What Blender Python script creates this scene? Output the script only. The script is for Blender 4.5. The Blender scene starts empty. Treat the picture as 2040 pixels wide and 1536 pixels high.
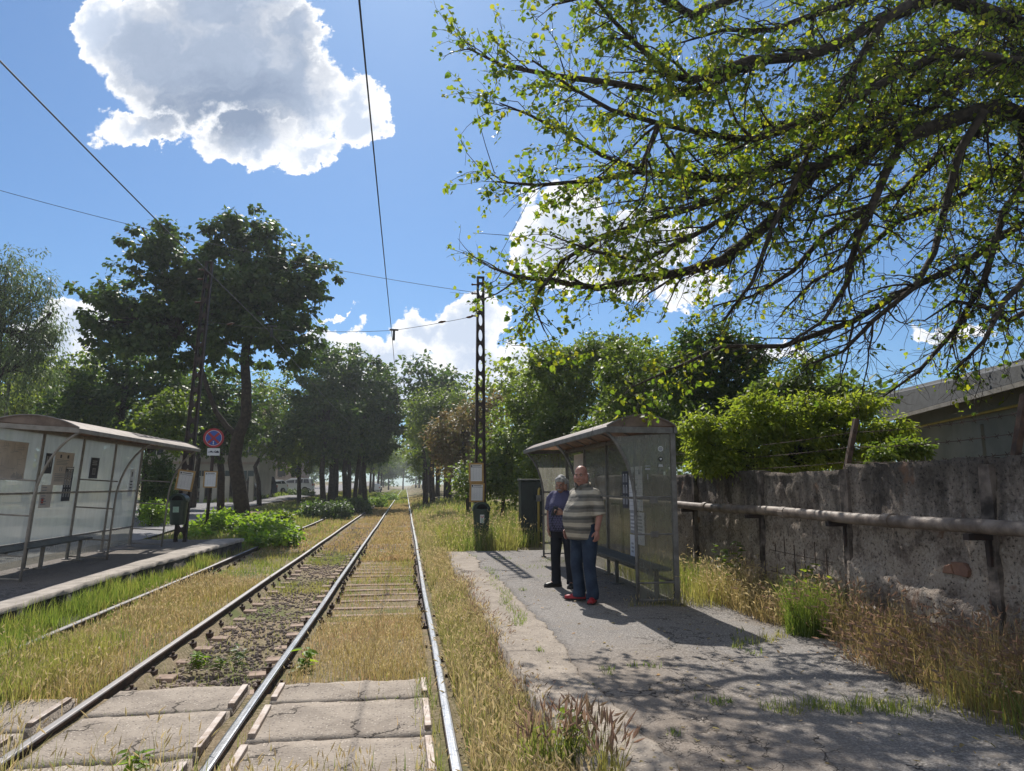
import bpy, math, random
import numpy as np
from mathutils import Vector, Matrix

# ------------------------------------------------------------------ camera, sky, sun
D = bpy.data
scene = bpy.context.scene
COL = scene.collection
R = math.radians
YAW, PITCH, CAMH, FPX = R(8.435), R(7.92), 1.70, 1416.0

cam = D.cameras.new("camera")
cam.sensor_fit = 'HORIZONTAL'
cam.sensor_width = 36.0
cam.lens = FPX / 2040 * 36
cam.clip_start = 0.05
cam.clip_end = 3000
camo = D.objects.new("camera", cam)
COL.objects.link(camo)
camo.location = (0, 0, CAMH)
camo.rotation_euler = (R(90) + PITCH, 0, -YAW)
scene.camera = camo

SUN_EL, SUN_AZ = R(47), R(-1.2)          # azimuth from +Y towards +X
scene.view_settings.view_transform = 'Standard'
scene.view_settings.look = 'None'
scene.view_settings.gamma = 1
scene.view_settings.exposure = 0.36
scene.view_settings.use_curve_mapping = False
scene.cycles.max_bounces = 8
scene.cycles.transparent_max_bounces = 12
scene.cycles.sample_clamp_indirect = 4.0

sl = D.lights.new("sun", 'SUN')
sl.energy = 4.9
sl.angle = R(0.53)
sl.color = (1.0, 0.95, 0.87)
slo = D.objects.new("sun", sl)
COL.objects.link(slo)
sd = Vector((math.sin(SUN_AZ) * math.cos(SUN_EL), math.cos(SUN_AZ) * math.cos(SUN_EL), math.sin(SUN_EL)))
slo.rotation_euler = sd.to_track_quat('Z', 'Y').to_euler()

# camera maths for measuring the photograph
_F = np.array([math.sin(YAW) * math.cos(PITCH), math.cos(YAW) * math.cos(PITCH), math.sin(PITCH)])
_R = np.array([math.cos(YAW), -math.sin(YAW), 0.0])
_U = np.cross(_R, _F)
_C = np.array([0, 0, CAMH])
def _ray(x, y): return _F + _R * (x - 1020) / FPX + _U * (768 - y) / FPX
def GZ(x, y, z=0.0):
    d = _ray(x, y); return _C + d * ((z - CAMH) / d[2])
def PY(x, y, Y):
    d = _ray(x, y); return _C + d * (Y / d[1])
def PX(x, y, X):
    d = _ray(x, y); return _C + d * (X / d[0])

# ------------------------------------------------------------------ world: Nishita sky with cumulus
W = D.worlds.new("World")
scene.world = W
W.use_nodes = True
nt = W.node_tree
nt.nodes.clear()
def N(t, typ, **kw):
    n = t.nodes.new(typ)
    for k, v in kw.items(): setattr(n, k, v)
    return n
def setin(t, sock, v):
    if isinstance(v, bpy.types.NodeSocket): t.links.new(v, sock)
    elif v is not None: sock.default_value = v
def M(t, op, a, b=None, c=None, clamp=False):
    n = N(t, 'ShaderNodeMath', operation=op, use_clamp=clamp)
    setin(t, n.inputs[0], a); setin(t, n.inputs[1], b); setin(t, n.inputs[2], c)
    return n.outputs[0]
def VM(t, op, a, b=None, out=0):
    n = N(t, 'ShaderNodeVectorMath', operation=op)
    setin(t, n.inputs[0], a); setin(t, n.inputs[1], b)
    return n.outputs[out]
def MIX(t, f, a, b, blend='MIX'):
    n = N(t, 'ShaderNodeMix', data_type='RGBA', blend_type=blend)
    setin(t, n.inputs[0], f); setin(t, n.inputs[6], a); setin(t, n.inputs[7], b)
    return n.outputs[2]
def MR(t, v, a, b, c=0.0, d=1.0, smooth=True):
    n = N(t, 'ShaderNodeMapRange', interpolation_type='SMOOTHSTEP' if smooth else 'LINEAR')
    setin(t, n.inputs[0], v); setin(t, n.inputs[1], a); setin(t, n.inputs[2], b); setin(t, n.inputs[3], c); setin(t, n.inputs[4], d)
    return n.outputs[0]
def NOISE(t, vec, scale, detail=4.0, rough=0.55, out=0, dim='3D'):
    n = N(t, 'ShaderNodeTexNoise', noise_dimensions=dim)
    setin(t, n.inputs['Vector'], vec); n.inputs['Scale'].default_value = scale
    n.inputs['Detail'].default_value = detail; n.inputs['Roughness'].default_value = rough
    return n.outputs[out]
def c4(c): return (c[0], c[1], c[2], 1.0)

SKY_STR = 0.115
CLOUDS = [  # photo x, y, half width, half height, grey core
    (430, 135, 218, 126, 1), (305, 100, 126, 100, 1), (555, 175, 126, 100, 1), (450, 5, 160, 104, 1), (600, 218, 92, 60, 1),
    (712, 228, 50, 66, 0), (220, 66, 66, 74, 0), (285, 258, 92, 34, 0), (500, 284, 108, 42, 1), (600, 292, 88, 34, 0), (600, 70, 60, 60, 0),
    (1140, 470, 98, 100, 0), (1240, 490, 130, 78, 1), (1380, 580, 80, 34, 0), (1060, 500, 54, 50, 0),
    (838, 650, 62, 52, 0), (925, 665, 82, 62, 0), (950, 715, 100, 55, 0), (765, 730, 95, 58, 0), (672, 690, 55, 48, 0),
    (830, 775, 190, 38, 0), (960, 765, 160, 30, 0), (1035, 730, 70, 38, 0), (672, 615, 22, 6, 0),
    (150, 645, 75, 55, 0), (110, 700, 110, 55, 0), (1560, 720, 70, 22, 0), (1890, 650, 70, 26, 0)]
def sky_world():
    t = nt
    tc = N(t, 'ShaderNodeTexCoord')
    d = tc.outputs['Generated']
    fw = VM(t, 'DOT_PRODUCT', d, (math.sin(YAW), math.cos(YAW), 0), 1)
    rt = VM(t, 'DOT_PRODUCT', d, (math.cos(YAW), -math.sin(YAW), 0), 1)
    up = VM(t, 'DOT_PRODUCT', d, (0, 0, 1), 1)
    fwc = M(t, 'MAXIMUM', fw, 0.05)
    u = M(t, 'DIVIDE', rt, fwc); v = M(t, 'DIVIDE', up, fwc)
    cb = N(t, 'ShaderNodeCombineXYZ')
    setin(t, cb.inputs[0], u); setin(t, cb.inputs[1], v)
    p = cb.outputs[0]
    n1 = NOISE(t, p, 9.0, 7.0, 0.55, 1)
    n2 = NOISE(t, p, 34.0, 6.0, 0.6, 1)
    w1 = VM(t, 'SCALE', VM(t, 'SUBTRACT', n1, (0.5, 0.5, 0.5))); w1.node.inputs[3].default_value = 0.15
    w2 = VM(t, 'SCALE', VM(t, 'SUBTRACT', n2, (0.5, 0.5, 0.5))); w2.node.inputs[3].default_value = 0.055
    pw = VM(t, 'ADD', p, VM(t, 'ADD', w1, w2))
    pw = VM(t, 'MULTIPLY', pw, (1, 1, 0))
    field = core = None
    fr, rr = np.array([math.sin(YAW), math.cos(YAW), 0]), np.array([math.cos(YAW), -math.sin(YAW), 0])
    for (x, y, rx, ry, g) in CLOUDS:
        q = _ray(x, y); qx, qy = _ray(x + rx, y), _ray(x, y - ry)
        cu, cv = q @ rr / (q @ fr), q[2] / (q @ fr)
        ru = abs(qx @ rr / (qx @ fr) - cu); rv = abs(qy[2] / (qy @ fr) - cv)
        a = VM(t, 'MULTIPLY', VM(t, 'SUBTRACT', pw, (float(cu), float(cv), 0)), (1 / ru, 1 / rv, 0))
        e = M(t, 'SUBTRACT', 1.10, VM(t, 'LENGTH', a, None, 1))
        e = M(t, 'MULTIPLY', e, min(1.0, 0.5 + ry / 140))
        field = e if field is None else M(t, 'SMOOTH_MAX', field, e, 0.12)
        if g: core = e if core is None else M(t, 'SMOOTH_MAX', core, e, 0.12)
    fine = NOISE(t, p, 55.0, 6.0, 0.62, 0)
    fld = M(t, 'ADD', field, M(t, 'MULTIPLY', M(t, 'SUBTRACT', fine, 0.5), 0.30))
    mask = MR(t, fld, 0.02, 0.15)
    mask = M(t, 'MULTIPLY', mask, M(t, 'GREATER_THAN', fw, 0.06))
    bn = NOISE(t, d, 2.6, 6.0, 0.55, 0)
    back = M(t, 'MULTIPLY', M(t, 'MULTIPLY', MR(t, bn, 0.44, 0.54), MR(t, fw, 0.10, -0.15)), MR(t, up, 0.02, 0.12))  # unseen bright cloud behind the camera, added to lift the shaded sides
    billow = NOISE(t, pw, 16.0, 5.0, 0.6, 0)
    p0 = VM(t, 'ADD', p, w2)
    def ellip(x, y, rx, ry):
        q = _ray(x, y); qx, qy = _ray(x + rx, y), _ray(x, y - ry)
        cu, cv = q @ rr / (q @ fr), q[2] / (q @ fr)
        ru = abs(qx @ rr / (qx @ fr) - cu); rv = abs(qy[2] / (qy @ fr) - cv)
        return M(t, 'SUBTRACT', 1.0, VM(t, 'LENGTH', VM(t, 'MULTIPLY', VM(t, 'SUBTRACT', p0, (float(cu), float(cv), 0)), (1 / ru, 1 / rv, 0)), None, 1))
    g1 = MR(t, ellip(440, 120, 270, 190), -0.12, 0.36)
    g2 = MR(t, ellip(450, 215, 190, 90), -0.2, 0.8)
    g3 = MR(t, ellip(1260, 495, 190, 95), 0.0, 0.7)
    mott = MR(t, billow, 0.25, 0.75, 0.72, 1.15, False)
    grey = M(t, 'MULTIPLY', M(t, 'ADD', M(t, 'MULTIPLY', M(t, 'MAXIMUM', g1, g3), 0.66), M(t, 'MULTIPLY', g2, 0.42)), mott, clamp=True)
    grey = M(t, 'MULTIPLY', grey, MR(t, fld, 0.10, 0.36))
    soft = MR(t, M(t, 'ADD', fld, M(t, 'MULTIPLY', M(t, 'SUBTRACT', billow, 0.5), 0.9)), 0.2, 0.75)
    k = 1.0 / SKY_STR
    white, pale, dark = [c4([x * k for x in c]) for c in ((0.84, 0.85, 0.87), (0.50, 0.57, 0.69), (0.215, 0.275, 0.385))]
    cc = MIX(t, soft, white, pale)
    cc = MIX(t, grey, cc, dark)
    sky = N(t, 'ShaderNodeTexSky', sky_type='NISHITA')
    sky.sun_disc = False
    sky.sun_elevation = SUN_EL
    sky.sun_rotation = SUN_AZ
    sky.altitude = 80
    sky.air_density = 1.0; sky.dust_density = 0.35; sky.ozone_density = 2.2
    hz = MR(t, M(t, 'ARCSINE', up), R(-2), R(34))
    tint = MIX(t, hz, c4((0.355, 0.515, 0.67)), c4((0.475, 0.635, 0.77)))
    cc = MIX(t, back, cc, c4([x * k for x in (0.54, 0.53, 0.515)]))
    mask = M(t, 'MAXIMUM', mask, back)
    full = MIX(t, mask, MIX(t, 1.0, sky.outputs[0], tint, 'MULTIPLY'), cc)
    bg = N(t, 'ShaderNodeBackground')
    setin(t, bg.inputs[0], full); bg.inputs[1].default_value = SKY_STR
    o = N(t, 'ShaderNodeOutputWorld')
    t.links.new(bg.outputs[0], o.inputs[0])
sky_world()
W.cycles.sampling_method = 'MANUAL'
W.cycles.sample_map_resolution = 512

# ------------------------------------------------------------------ helpers: objects
def tag(o, label=None, cat=None, group=None, kind=None):
    if label: o['label'] = label
    if cat: o['category'] = cat
    if group: o['group'] = group
    if kind: o['kind'] = kind
    return o
def thing(name, loc, label, cat, group=None, rz=0.0):
    o = D.objects.new(name, None)
    o.empty_display_size = 0.2
    COL.objects.link(o)
    o.location = [float(c) for c in loc]
    o.rotation_euler = (0, 0, rz)
    return tag(o, label, cat, group)
def base_of(p):
    b = Vector((0, 0, 0))
    while p is not None:
        b += Vector(p.location); p = p.parent
    return b
def copy_tree(o, parent=None):
    c = o.copy()
    COL.objects.link(c)
    c.parent = parent
    for ch in list(o.children): copy_tree(ch, c)
    return c

class MB:
    def __init__(s):
        s.v = []; s.f = []; s.m = []; s.cur = 0
    def add(s, V, F):
        o = len(s.v)
        s.v += [tuple(float(c) for c in p) for p in V]
        s.f += [tuple(i + o for i in f) for f in F]
        s.m += [s.cur] * len(F)
    def box(s, c, d, rz=0.0, Rm=None):
        hx, hy, hz = d[0] / 2, d[1] / 2, d[2] / 2
        P = [(x, y, z) for z in (-hz, hz) for (x, y) in ((-hx, -hy), (hx, -hy), (hx, hy), (-hx, hy))]
        m = Rm if Rm is not None else Matrix.Rotation(rz, 3, 'Z')
        s.add([Vector(c) + m @ Vector(p) for p in P],
              [(3, 2, 1, 0), (4, 5, 6, 7), (0, 1, 5, 4), (1, 2, 6, 5), (2, 3, 7, 6), (3, 0, 4, 7)])
    def bar(s, a, b, w, h):                       # a rectangular bar from a to b
        a, b = Vector(a), Vector(b); d = (b - a); L = d.length
        z = d.normalized(); x = z.cross(Vector((0, 0, 1)))
        if x.length < 1e-3: x = Vector((1, 0, 0))
        x.normalize(); y = z.cross(x)
        s.box((a + b) / 2, (w, h, L), Rm=Matrix((x, y, z)).transposed())
    def tube(s, pts, r, n=8, cap=True):
        pts = [Vector([float(c) for c in p]) for p in pts]
        rs = r if hasattr(r, '__len__') else [r] * len(pts)
        T = []
        for i in range(len(pts)):
            d = pts[min(i + 1, len(pts) - 1)] - pts[max(i - 1, 0)]
            T.append(d.normalized() if d.length > 1e-9 else Vector((0, 0, 1)))
        u = T[0].orthogonal().normalized()
        V = []
        for i, p in enumerate(pts):
            u = (u - T[i] * u.dot(T[i]))
            u = u.normalized() if u.length > 1e-6 else T[i].orthogonal().normalized()
            w = T[i].cross(u)
            for k in range(n):
                a = 2 * math.pi * k / n
                V.append(p + (u * math.cos(a) + w * math.sin(a)) * rs[i])
        F = [(i * n + k, i * n + (k + 1) % n, (i + 1) * n + (k + 1) % n, (i + 1) * n + k) for i in range(len(pts) - 1) for k in range(n)]
        if cap:
            F += [tuple(reversed(range(n))), tuple(range((len(pts) - 1) * n, len(pts) * n))]
        s.add(V, F)
    def ell(s, c, r, n=14, m=9, Rm=None):
        c = Vector(c)
        if not hasattr(r, '__len__'): r = (r, r, r)
        V = []
        for i in range(1, m):
            th = math.pi * i / m
            for k in range(n):
                a = 2 * math.pi * k / n
                V.append(Vector((r[0] * math.sin(th) * math.cos(a), r[1] * math.sin(th) * math.sin(a), r[2] * math.cos(th))))
        V += [Vector((0, 0, r[2])), Vector((0, 0, -r[2]))]
        if Rm is not None: V = [Rm @ p for p in V]
        F = [(i * n + k, (i + 1) * n + k, (i + 1) * n + (k + 1) % n, i * n + (k + 1) % n) for i in range(m - 2) for k in range(n)]
        t, b = (m - 1) * n, (m - 1) * n + 1
        F += [(t, k, (k + 1) % n) for k in range(n)] + [(b, (m - 2) * n + (k + 1) % n, (m - 2) * n + k) for k in range(n)]
        s.add([c + p for p in V], F)
    def loft(s, rings, cap=True):
        n = len(rings[0])
        F = [(i * n + k, i * n + (k + 1) % n, (i + 1) * n + (k + 1) % n, (i + 1) * n + k) for i in range(len(rings) - 1) for k in range(n)]
        if cap: F += [tuple(reversed(range(n))), tuple(range((len(rings) - 1) * n, len(rings) * n))]
        s.add([p for r in rings for p in r], F)
    def prism(s, poly, ext):                      # closed polygon swept along ext
        e = Vector(ext)
        s.loft([[Vector(p) for p in poly], [Vector(p) + e for p in poly]])
    def quad(s, a, b, c, d): s.add([a, b, c, d], [(0, 1, 2, 3)])
    def disc(s, c, r, nrm=(0, -1, 0), n=28, r2=0.0, ax=None):
        c = Vector(c); z = Vector(nrm).normalized()
        x = Vector(ax) if ax else (Vector((0, 0, 1)).cross(z) if abs(z.z) < .9 else Vector((1, 0, 0)))
        x = x.normalized(); y = z.cross(x)
        P = [c + (x * math.cos(2 * math.pi * k / n) + y * math.sin(2 * math.pi * k / n)) * r for k in range(n)]
        if r2 <= 0: s.add(P, [tuple(range(n))])
        else:
            Q = [c + (x * math.cos(2 * math.pi * k / n) + y * math.sin(2 * math.pi * k / n)) * r2 for k in range(n)]
            s.add(P + Q, [(k, (k + 1) % n, n + (k + 1) % n, n + k) for k in range(n)])
    def build(s, name, mats, parent=None, smooth=False, bevel=0.0, local=False):
        me = D.meshes.new(name)
        off = Vector((0, 0, 0)) if local else base_of(parent)
        me.from_pydata([(p[0] - off.x, p[1] - off.y, p[2] - off.z) for p in s.v], [], s.f)
        for m in (mats if isinstance(mats, (list, tuple)) else [mats]): me.materials.append(m)
        me.polygons.foreach_set('material_index', s.m)
        if smooth: me.polygons.foreach_set('use_smooth', [True] * len(s.f))
        me.update()
        o = D.objects.new(name, me)
        COL.objects.link(o)
        o.parent = parent
        if bevel:
            b = o.modifiers.new('bevel', 'BEVEL'); b.width = bevel; b.segments = 2; b.limit_method = 'ANGLE'; b.angle_limit = R(40)
        return o

def np_mesh(name, V, F, mats, parent=None, mi=None, smooth=False):
    V = np.asarray(V, np.float64).copy()
    b = base_of(parent)
    V -= np.array([b.x, b.y, b.z])
    F = np.asarray(F, np.int32)
    k = F.shape[1]
    me = D.meshes.new(name)
    me.vertices.add(len(V)); me.vertices.foreach_set('co', V.astype(np.float32).ravel())
    me.loops.add(F.size); me.loops.foreach_set('vertex_index', F.ravel())
    me.polygons.add(len(F))
    me.polygons.foreach_set('loop_start', np.arange(0, F.size, k, dtype=np.int32))
    me.polygons.foreach_set('loop_total', np.full(len(F), k, np.int32))
    for m in (mats if isinstance(mats, (list, tuple)) else [mats]): me.materials.append(m)
    if mi is not None: me.polygons.foreach_set('material_index', np.asarray(mi, np.int32))
    if smooth: me.polygons.foreach_set('use_smooth', np.ones(len(F), bool))
    me.update(calc_edges=True)
    o = D.objects.new(name, me)
    COL.objects.link(o)
    o.parent = parent
    return o

def vnoise(x, y, seed=0):                          # smooth value noise, arrays
    x = np.asarray(x, float); y = np.asarray(y, float)
    def h(i, j):
        v = np.sin(i * 127.1 + j * 311.7 + seed * 74.7) * 43758.5453
        return v - np.floor(v)
    xi, yi = np.floor(x), np.floor(y); fx, fy = x - xi, y - yi
    fx = fx * fx * (3 - 2 * fx); fy = fy * fy * (3 - 2 * fy)
    return (h(xi, yi) * (1 - fx) + h(xi + 1, yi) * fx) * (1 - fy) + (h(xi, yi + 1) * (1 - fx) + h(xi + 1, yi + 1) * fx) * fy

# ------------------------------------------------------------------ helpers: materials
def newmat(name):
    m = D.materials.new(name); m.use_nodes = True
    t = m.node_tree; t.nodes.clear()
    o = N(t, 'ShaderNodeOutputMaterial')
    return m, t, o
def principled(t, o, col, rough=0.6, metal=0.0, spec=0.5):
    p = N(t, 'ShaderNodeBsdfPrincipled')
    setin(t, p.inputs['Base Color'], col); setin(t, p.inputs['Roughness'], rough); setin(t, p.inputs['Metallic'], metal)
    p.inputs['Specular IOR Level'].default_value = spec
    t.links.new(p.outputs[0], o.inputs[0])
    return p
def bump(t, p, h, strength=0.3, dist=0.01):
    b = N(t, 'ShaderNodeBump')
    b.inputs['Strength'].default_value = strength; b.inputs['Distance'].default_value = dist
    setin(t, b.inputs['Height'], h)
    t.links.new(b.outputs[0], p.inputs['Normal'])
def pmat(name, c1, c2=None, scale=8.0, rough=0.6, metal=0.0, bmp=0.0, bscale=60.0, spec=0.4, lo=0.35, hi=0.65, coord='Object'):
    m, t, o = newmat(name)
    if c2 is None: c2 = [x * 0.75 for x in c1]
    tc = N(t, 'ShaderNodeTexCoord').outputs[coord]
    n = NOISE(t, tc, scale, 6.0, 0.6)
    p = principled(t, o, MIX(t, MR(t, n, lo, hi), c4(c1), c4(c2)), rough, metal, spec)
    if bmp: bump(t, p, NOISE(t, tc, bscale, 4.0), bmp)
    return m
def leafmat(name, cols, tcol, tf=0.45, rough=0.5, patch=None, pscale=0.5):
    m, t, o = newmat(name)
    g = N(t, 'ShaderNodeNewGeometry')
    rmp = N(t, 'ShaderNodeValToRGB')
    e = rmp.color_ramp.elements
    e[0].position = 0; e[0].color = c4(cols[0])
    e[1].position = 1; e[1].color = c4(cols[-1])
    for i, c in enumerate(cols[1:-1]):
        x = e.new((i + 1) / (len(cols) - 1)); x.color = c4(c)
    t.links.new(g.outputs['Random Per Island'], rmp.inputs[0])
    col = rmp.outputs[0]
    if patch:
        n = NOISE(t, g.outputs['Position'], pscale, 4.0, 0.6)
        col = MIX(t, MR(t, n, 0.42, 0.6), col, MIX(t, 0.65, col, c4(patch)))
    p = N(t, 'ShaderNodeBsdfPrincipled')
    setin(t, p.inputs['Base Color'], col); p.inputs['Roughness'].default_value = rough
    p.inputs['Specular IOR Level'].default_value = 0.35
    tr = N(t, 'ShaderNodeBsdfTranslucent')
    setin(t, tr.inputs[0], MIX(t, 1.0, col, c4(tcol), 'MULTIPLY'))
    mx = N(t, 'ShaderNodeMixShader'); mx.inputs[0].default_value = tf
    t.links.new(p.outputs[0], mx.inputs[1]); t.links.new(tr.outputs[0], mx.inputs[2])
    t.links.new(mx.outputs[0], o.inputs[0])
    return m
def glassmat(name, clear, film, tint=(0.85, 0.9, 0.88), dirt=6.0, rough=0.12):
    m, t, o = newmat(name)
    tc = N(t, 'ShaderNodeTexCoord').outputs['Object']
    st = N(t, 'ShaderNodeMapping'); st.inputs['Scale'].default_value = (3.0, 3.0, 0.5)
    t.links.new(tc, st.inputs[0])
    n = M(t, 'ADD', M(t, 'MULTIPLY', NOISE(t, st.outputs[0], dirt, 6.0, 0.65), 0.6), M(t, 'MULTIPLY', NOISE(t, tc, 1.7, 4.0, 0.6), 0.4))
    a = N(t, 'ShaderNodeBsdfTransparent'); a.inputs[0].default_value = c4(tint)
    d = N(t, 'ShaderNodeBsdfDiffuse'); d.inputs[0].default_value = c4(film)
    tr = N(t, 'ShaderNodeBsdfTranslucent'); tr.inputs[0].default_value = c4([min(.9, x * 1.25) for x in film])
    g = N(t, 'ShaderNodeBsdfGlossy'); g.inputs['Roughness'].default_value = rough
    dm = N(t, 'ShaderNodeMixShader'); dm.inputs[0].default_value = 0.6
    t.links.new(d.outputs[0], dm.inputs[1]); t.links.new(tr.outputs[0], dm.inputs[2])
    mx = N(t, 'ShaderNodeMixShader')
    setin(t, mx.inputs[0], MR(t, n, 0.3, 0.7, clear + 0.1, clear - 0.14))
    t.links.new(dm.outputs[0], mx.inputs[1]); t.links.new(a.outputs[0], mx.inputs[2])
    fr = N(t, 'ShaderNodeLayerWeight'); fr.inputs[0].default_value = 0.5
    m2 = N(t, 'ShaderNodeMixShader')
    setin(t, m2.inputs[0], M(t, 'ADD', M(t, 'MULTIPLY', M(t, 'POWER', fr.outputs[1], 4.0), 0.6), 0.04))
    t.links.new(mx.outputs[0], m2.inputs[1]); t.links.new(g.outputs[0], m2.inputs[2])
    t.links.new(m2.outputs[0], o.inputs[0])
    return m

MAT = {}
def setup_mats():
    A = MAT
    A['steel_grey'] = pmat('painted_grey_steel', (0.17, 0.165, 0.16), (0.10, 0.095, 0.09), 9, 0.5, 0.0, 0.1, 90)
    A['steel_pale'] = pmat('weathered_pale_steel', (0.27, 0.245, 0.22), (0.19, 0.17, 0.15), 7, 0.55, 0.0, 0.1, 90)
    A['steel_dark'] = pmat('dark_rusty_steel', (0.055, 0.034, 0.028), (0.028, 0.022, 0.022), 6, 0.7, 0.0, 0.2, 70)
    A['rust'] = pmat('rust_brown', (0.085, 0.05, 0.035), (0.045, 0.03, 0.024), 14, 0.85, 0.0, 0.3, 90)
    A['concrete'] = pmat('pale_concrete', (0.40, 0.355, 0.31), (0.27, 0.24, 0.21), 5, 0.9, 0.0, 0.5, 70, 0.2)
    A['kerb_face'] = pmat('weathered_shaded_kerb', (0.10, 0.088, 0.075), (0.03, 0.03, 0.026), 4, 0.95, 0.0, 0.8, 30, 0.1)  # dark kerb side: weathering, with its shade also put into the colour
    A['sleeper'] = pmat('sleeper_concrete', (0.36, 0.27, 0.21), (0.23, 0.165, 0.13), 7, 0.9, 0.0, 0.5, 60, 0.2)
    A['iron'] = pmat('edge_iron', (0.36, 0.31, 0.28), (0.21, 0.15, 0.11), 10, 0.6, 0.2, 0.2, 60)
    A['black'] = pmat('black_rubber', (0.015, 0.015, 0.016), None, 8, 0.7)
    A['void'] = pmat('dark_inside', (0.006, 0.006, 0.006), None, 8, 0.9)
    A['bin'] = pmat('dark_green_plastic', (0.018, 0.042, 0.032), (0.012, 0.028, 0.022), 4, 0.35, 0.0, 0.03, 40, 0.5)
    A['cabinet'] = pmat('cabinet_green', (0.022, 0.032, 0.03), (0.014, 0.02, 0.02), 4, 0.5)
    A['yellow'] = pmat('faded_yellow_paint', (0.42, 0.31, 0.06), (0.30, 0.22, 0.06), 6, 0.6)
    A['wood_frame'] = pmat('ochre_board_frame', (0.40, 0.25, 0.085), (0.31, 0.19, 0.07), 8, 0.6)
    A['paper'] = pmat('white_paper', (0.68, 0.69, 0.72), (0.62, 0.63, 0.67), 3, 0.6)
    A['paper_pink'] = pmat('faded_paper', (0.62, 0.56, 0.52), (0.52, 0.46, 0.43), 3, 0.6)
    A['ink'] = pmat('printed_ink', (0.03, 0.035, 0.06), (0.04, 0.045, 0.07), 5, 0.6)
    A['ink_grey'] = pmat('grey_print', (0.32, 0.33, 0.37), None, 5, 0.6)
    A['ink_red'] = pmat('red_print', (0.45, 0.05, 0.04), None, 5, 0.6)
    A['ink_green'] = pmat('green_print', (0.08, 0.30, 0.18), None, 5, 0.6)
    A['mint'] = pmat('mint_sticker', (0.42, 0.60, 0.52), None, 5, 0.6)
    A['sign_red'] = pmat('sign_red', (0.36, 0.025, 0.03), (0.30, 0.02, 0.03), 4, 0.45)
    A['sign_blue'] = pmat('sign_blue', (0.025, 0.08, 0.36), (0.02, 0.065, 0.30), 4, 0.45)
    A['bark'] = pmat('bark', (0.062, 0.048, 0.036), (0.028, 0.022, 0.018), 9, 0.9, 0.0, 0.8, 30, 0.2)
    A['bark_grey'] = pmat('grey_bark', (0.085, 0.075, 0.062), (0.045, 0.04, 0.034), 9, 0.9, 0.0, 0.8, 30, 0.2)
    A['wire'] = pmat('wire', (0.03, 0.03, 0.032), None, 4, 0.5)
    A['ceramic'] = pmat('brown_insulator', (0.10, 0.045, 0.03), None, 4, 0.25)
    A['glass_left'] = glassmat('grimy_milky_glazing', 0.15, (0.45, 0.47, 0.43), (0.85, 0.88, 0.85), 3.0)
    A['glass_right'] = glassmat('scuffed_smoky_glazing', 0.60, (0.34, 0.325, 0.275), (0.78, 0.79, 0.72))
    A['bench'] = pmat('bench_slats', (0.085, 0.09, 0.088), (0.05, 0.055, 0.055), 9, 0.55, 0.0, 0.2, 60)
    # roof: brownish translucent sheet with pale grime
    m, t, o = newmat('brown_translucent_roof')
    tc = N(t, 'ShaderNodeTexCoord').outputs['Object']
    col = MIX(t, MR(t, NOISE(t, tc, 3.5, 6.0, 0.6), 0.35, 0.65), c4((0.30, 0.225, 0.185)), c4((0.16, 0.115, 0.09)))
    p = principled(t, o, col, 0.55)
    tr = N(t, 'ShaderNodeBsdfTranslucent'); setin(t, tr.inputs[0], MIX(t, 1.0, col, c4((0.9, 0.72, 0.55)), 'MULTIPLY'))
    mx = N(t, 'ShaderNodeMixShader'); mx.inputs[0].default_value = 0.35
    t.links.new(p.outputs[0], mx.inputs[1]); t.links.new(tr.outputs[0], mx.inputs[2]); t.links.new(mx.outputs[0], o.inputs[0])
    A['roof'] = m
    # rail: bright running surface, rusty sides (by the way the surface faces)
    m, t, o = newmat('rail_steel')
    g = N(t, 'ShaderNodeNewGeometry')
    tc = N(t, 'ShaderNodeTexCoord').outputs['Object']
    at = N(t, 'ShaderNodeSeparateXYZ'); setin(t, at.inputs[0], tc)
    head = MR(t, at.outputs[2], -0.011, -0.004)
    st = N(t, 'ShaderNodeMapping'); st.inputs['Scale'].default_value = (60, 1.2, 60)
    t.links.new(tc, st.inputs[0])
    nz = NOISE(t, st.outputs[0], 3.0, 5.0)
    ru = NOISE(t, tc, 11.0, 6.0, 0.65)
    rustc = MIX(t, MR(t, ru, 0.35, 0.65), c4((0.085, 0.05, 0.036)), c4((0.028, 0.02, 0.018)))
    p = principled(t, o, MIX(t, head, rustc, c4((0.40, 0.405, 0.42))), MIX(t, head, c4((.85, .85, .85)), MIX(t, nz, c4((.20, .20, .20)), c4((.36, .36, .36)))), head)
    bump(t, p, ru, 0.25)
    A['rail'] = m
    m2 = m.copy(); m2.name = 'dull_rail_steel'
    for nd in m2.node_tree.nodes:
        if nd.type == 'MAP_RANGE' and abs(nd.inputs[1].default_value + 0.011) < 1e-5: nd.inputs[4].default_value = 0.42
    A['rail_dull'] = m2
    # soil
    m, t, o = newmat('dry_soil')
    tc = N(t, 'ShaderNodeTexCoord').outputs['Object']
    c = MIX(t, MR(t, NOISE(t, tc, 1.3, 6.0, 0.6), 0.35, 0.65), c4((0.22, 0.165, 0.11)), c4((0.14, 0.125, 0.065)))
    c = MIX(t, MR(t, NOISE(t, tc, 26.0, 5.0, 0.7), 0.45, 0.62), c, c4((0.30, 0.24, 0.165)))
    c = MIX(t, MR(t, NOISE(t, tc, 0.35, 4.0, 0.6), 0.5, 0.62), c, c4((0.12, 0.135, 0.05)))
    p = principled(t, o, c, 0.95, 0, 0.1)
    bump(t, p, NOISE(t, tc, 40.0, 6.0, 0.7), 0.8, 0.02)
    A['soil'] = m
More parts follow.
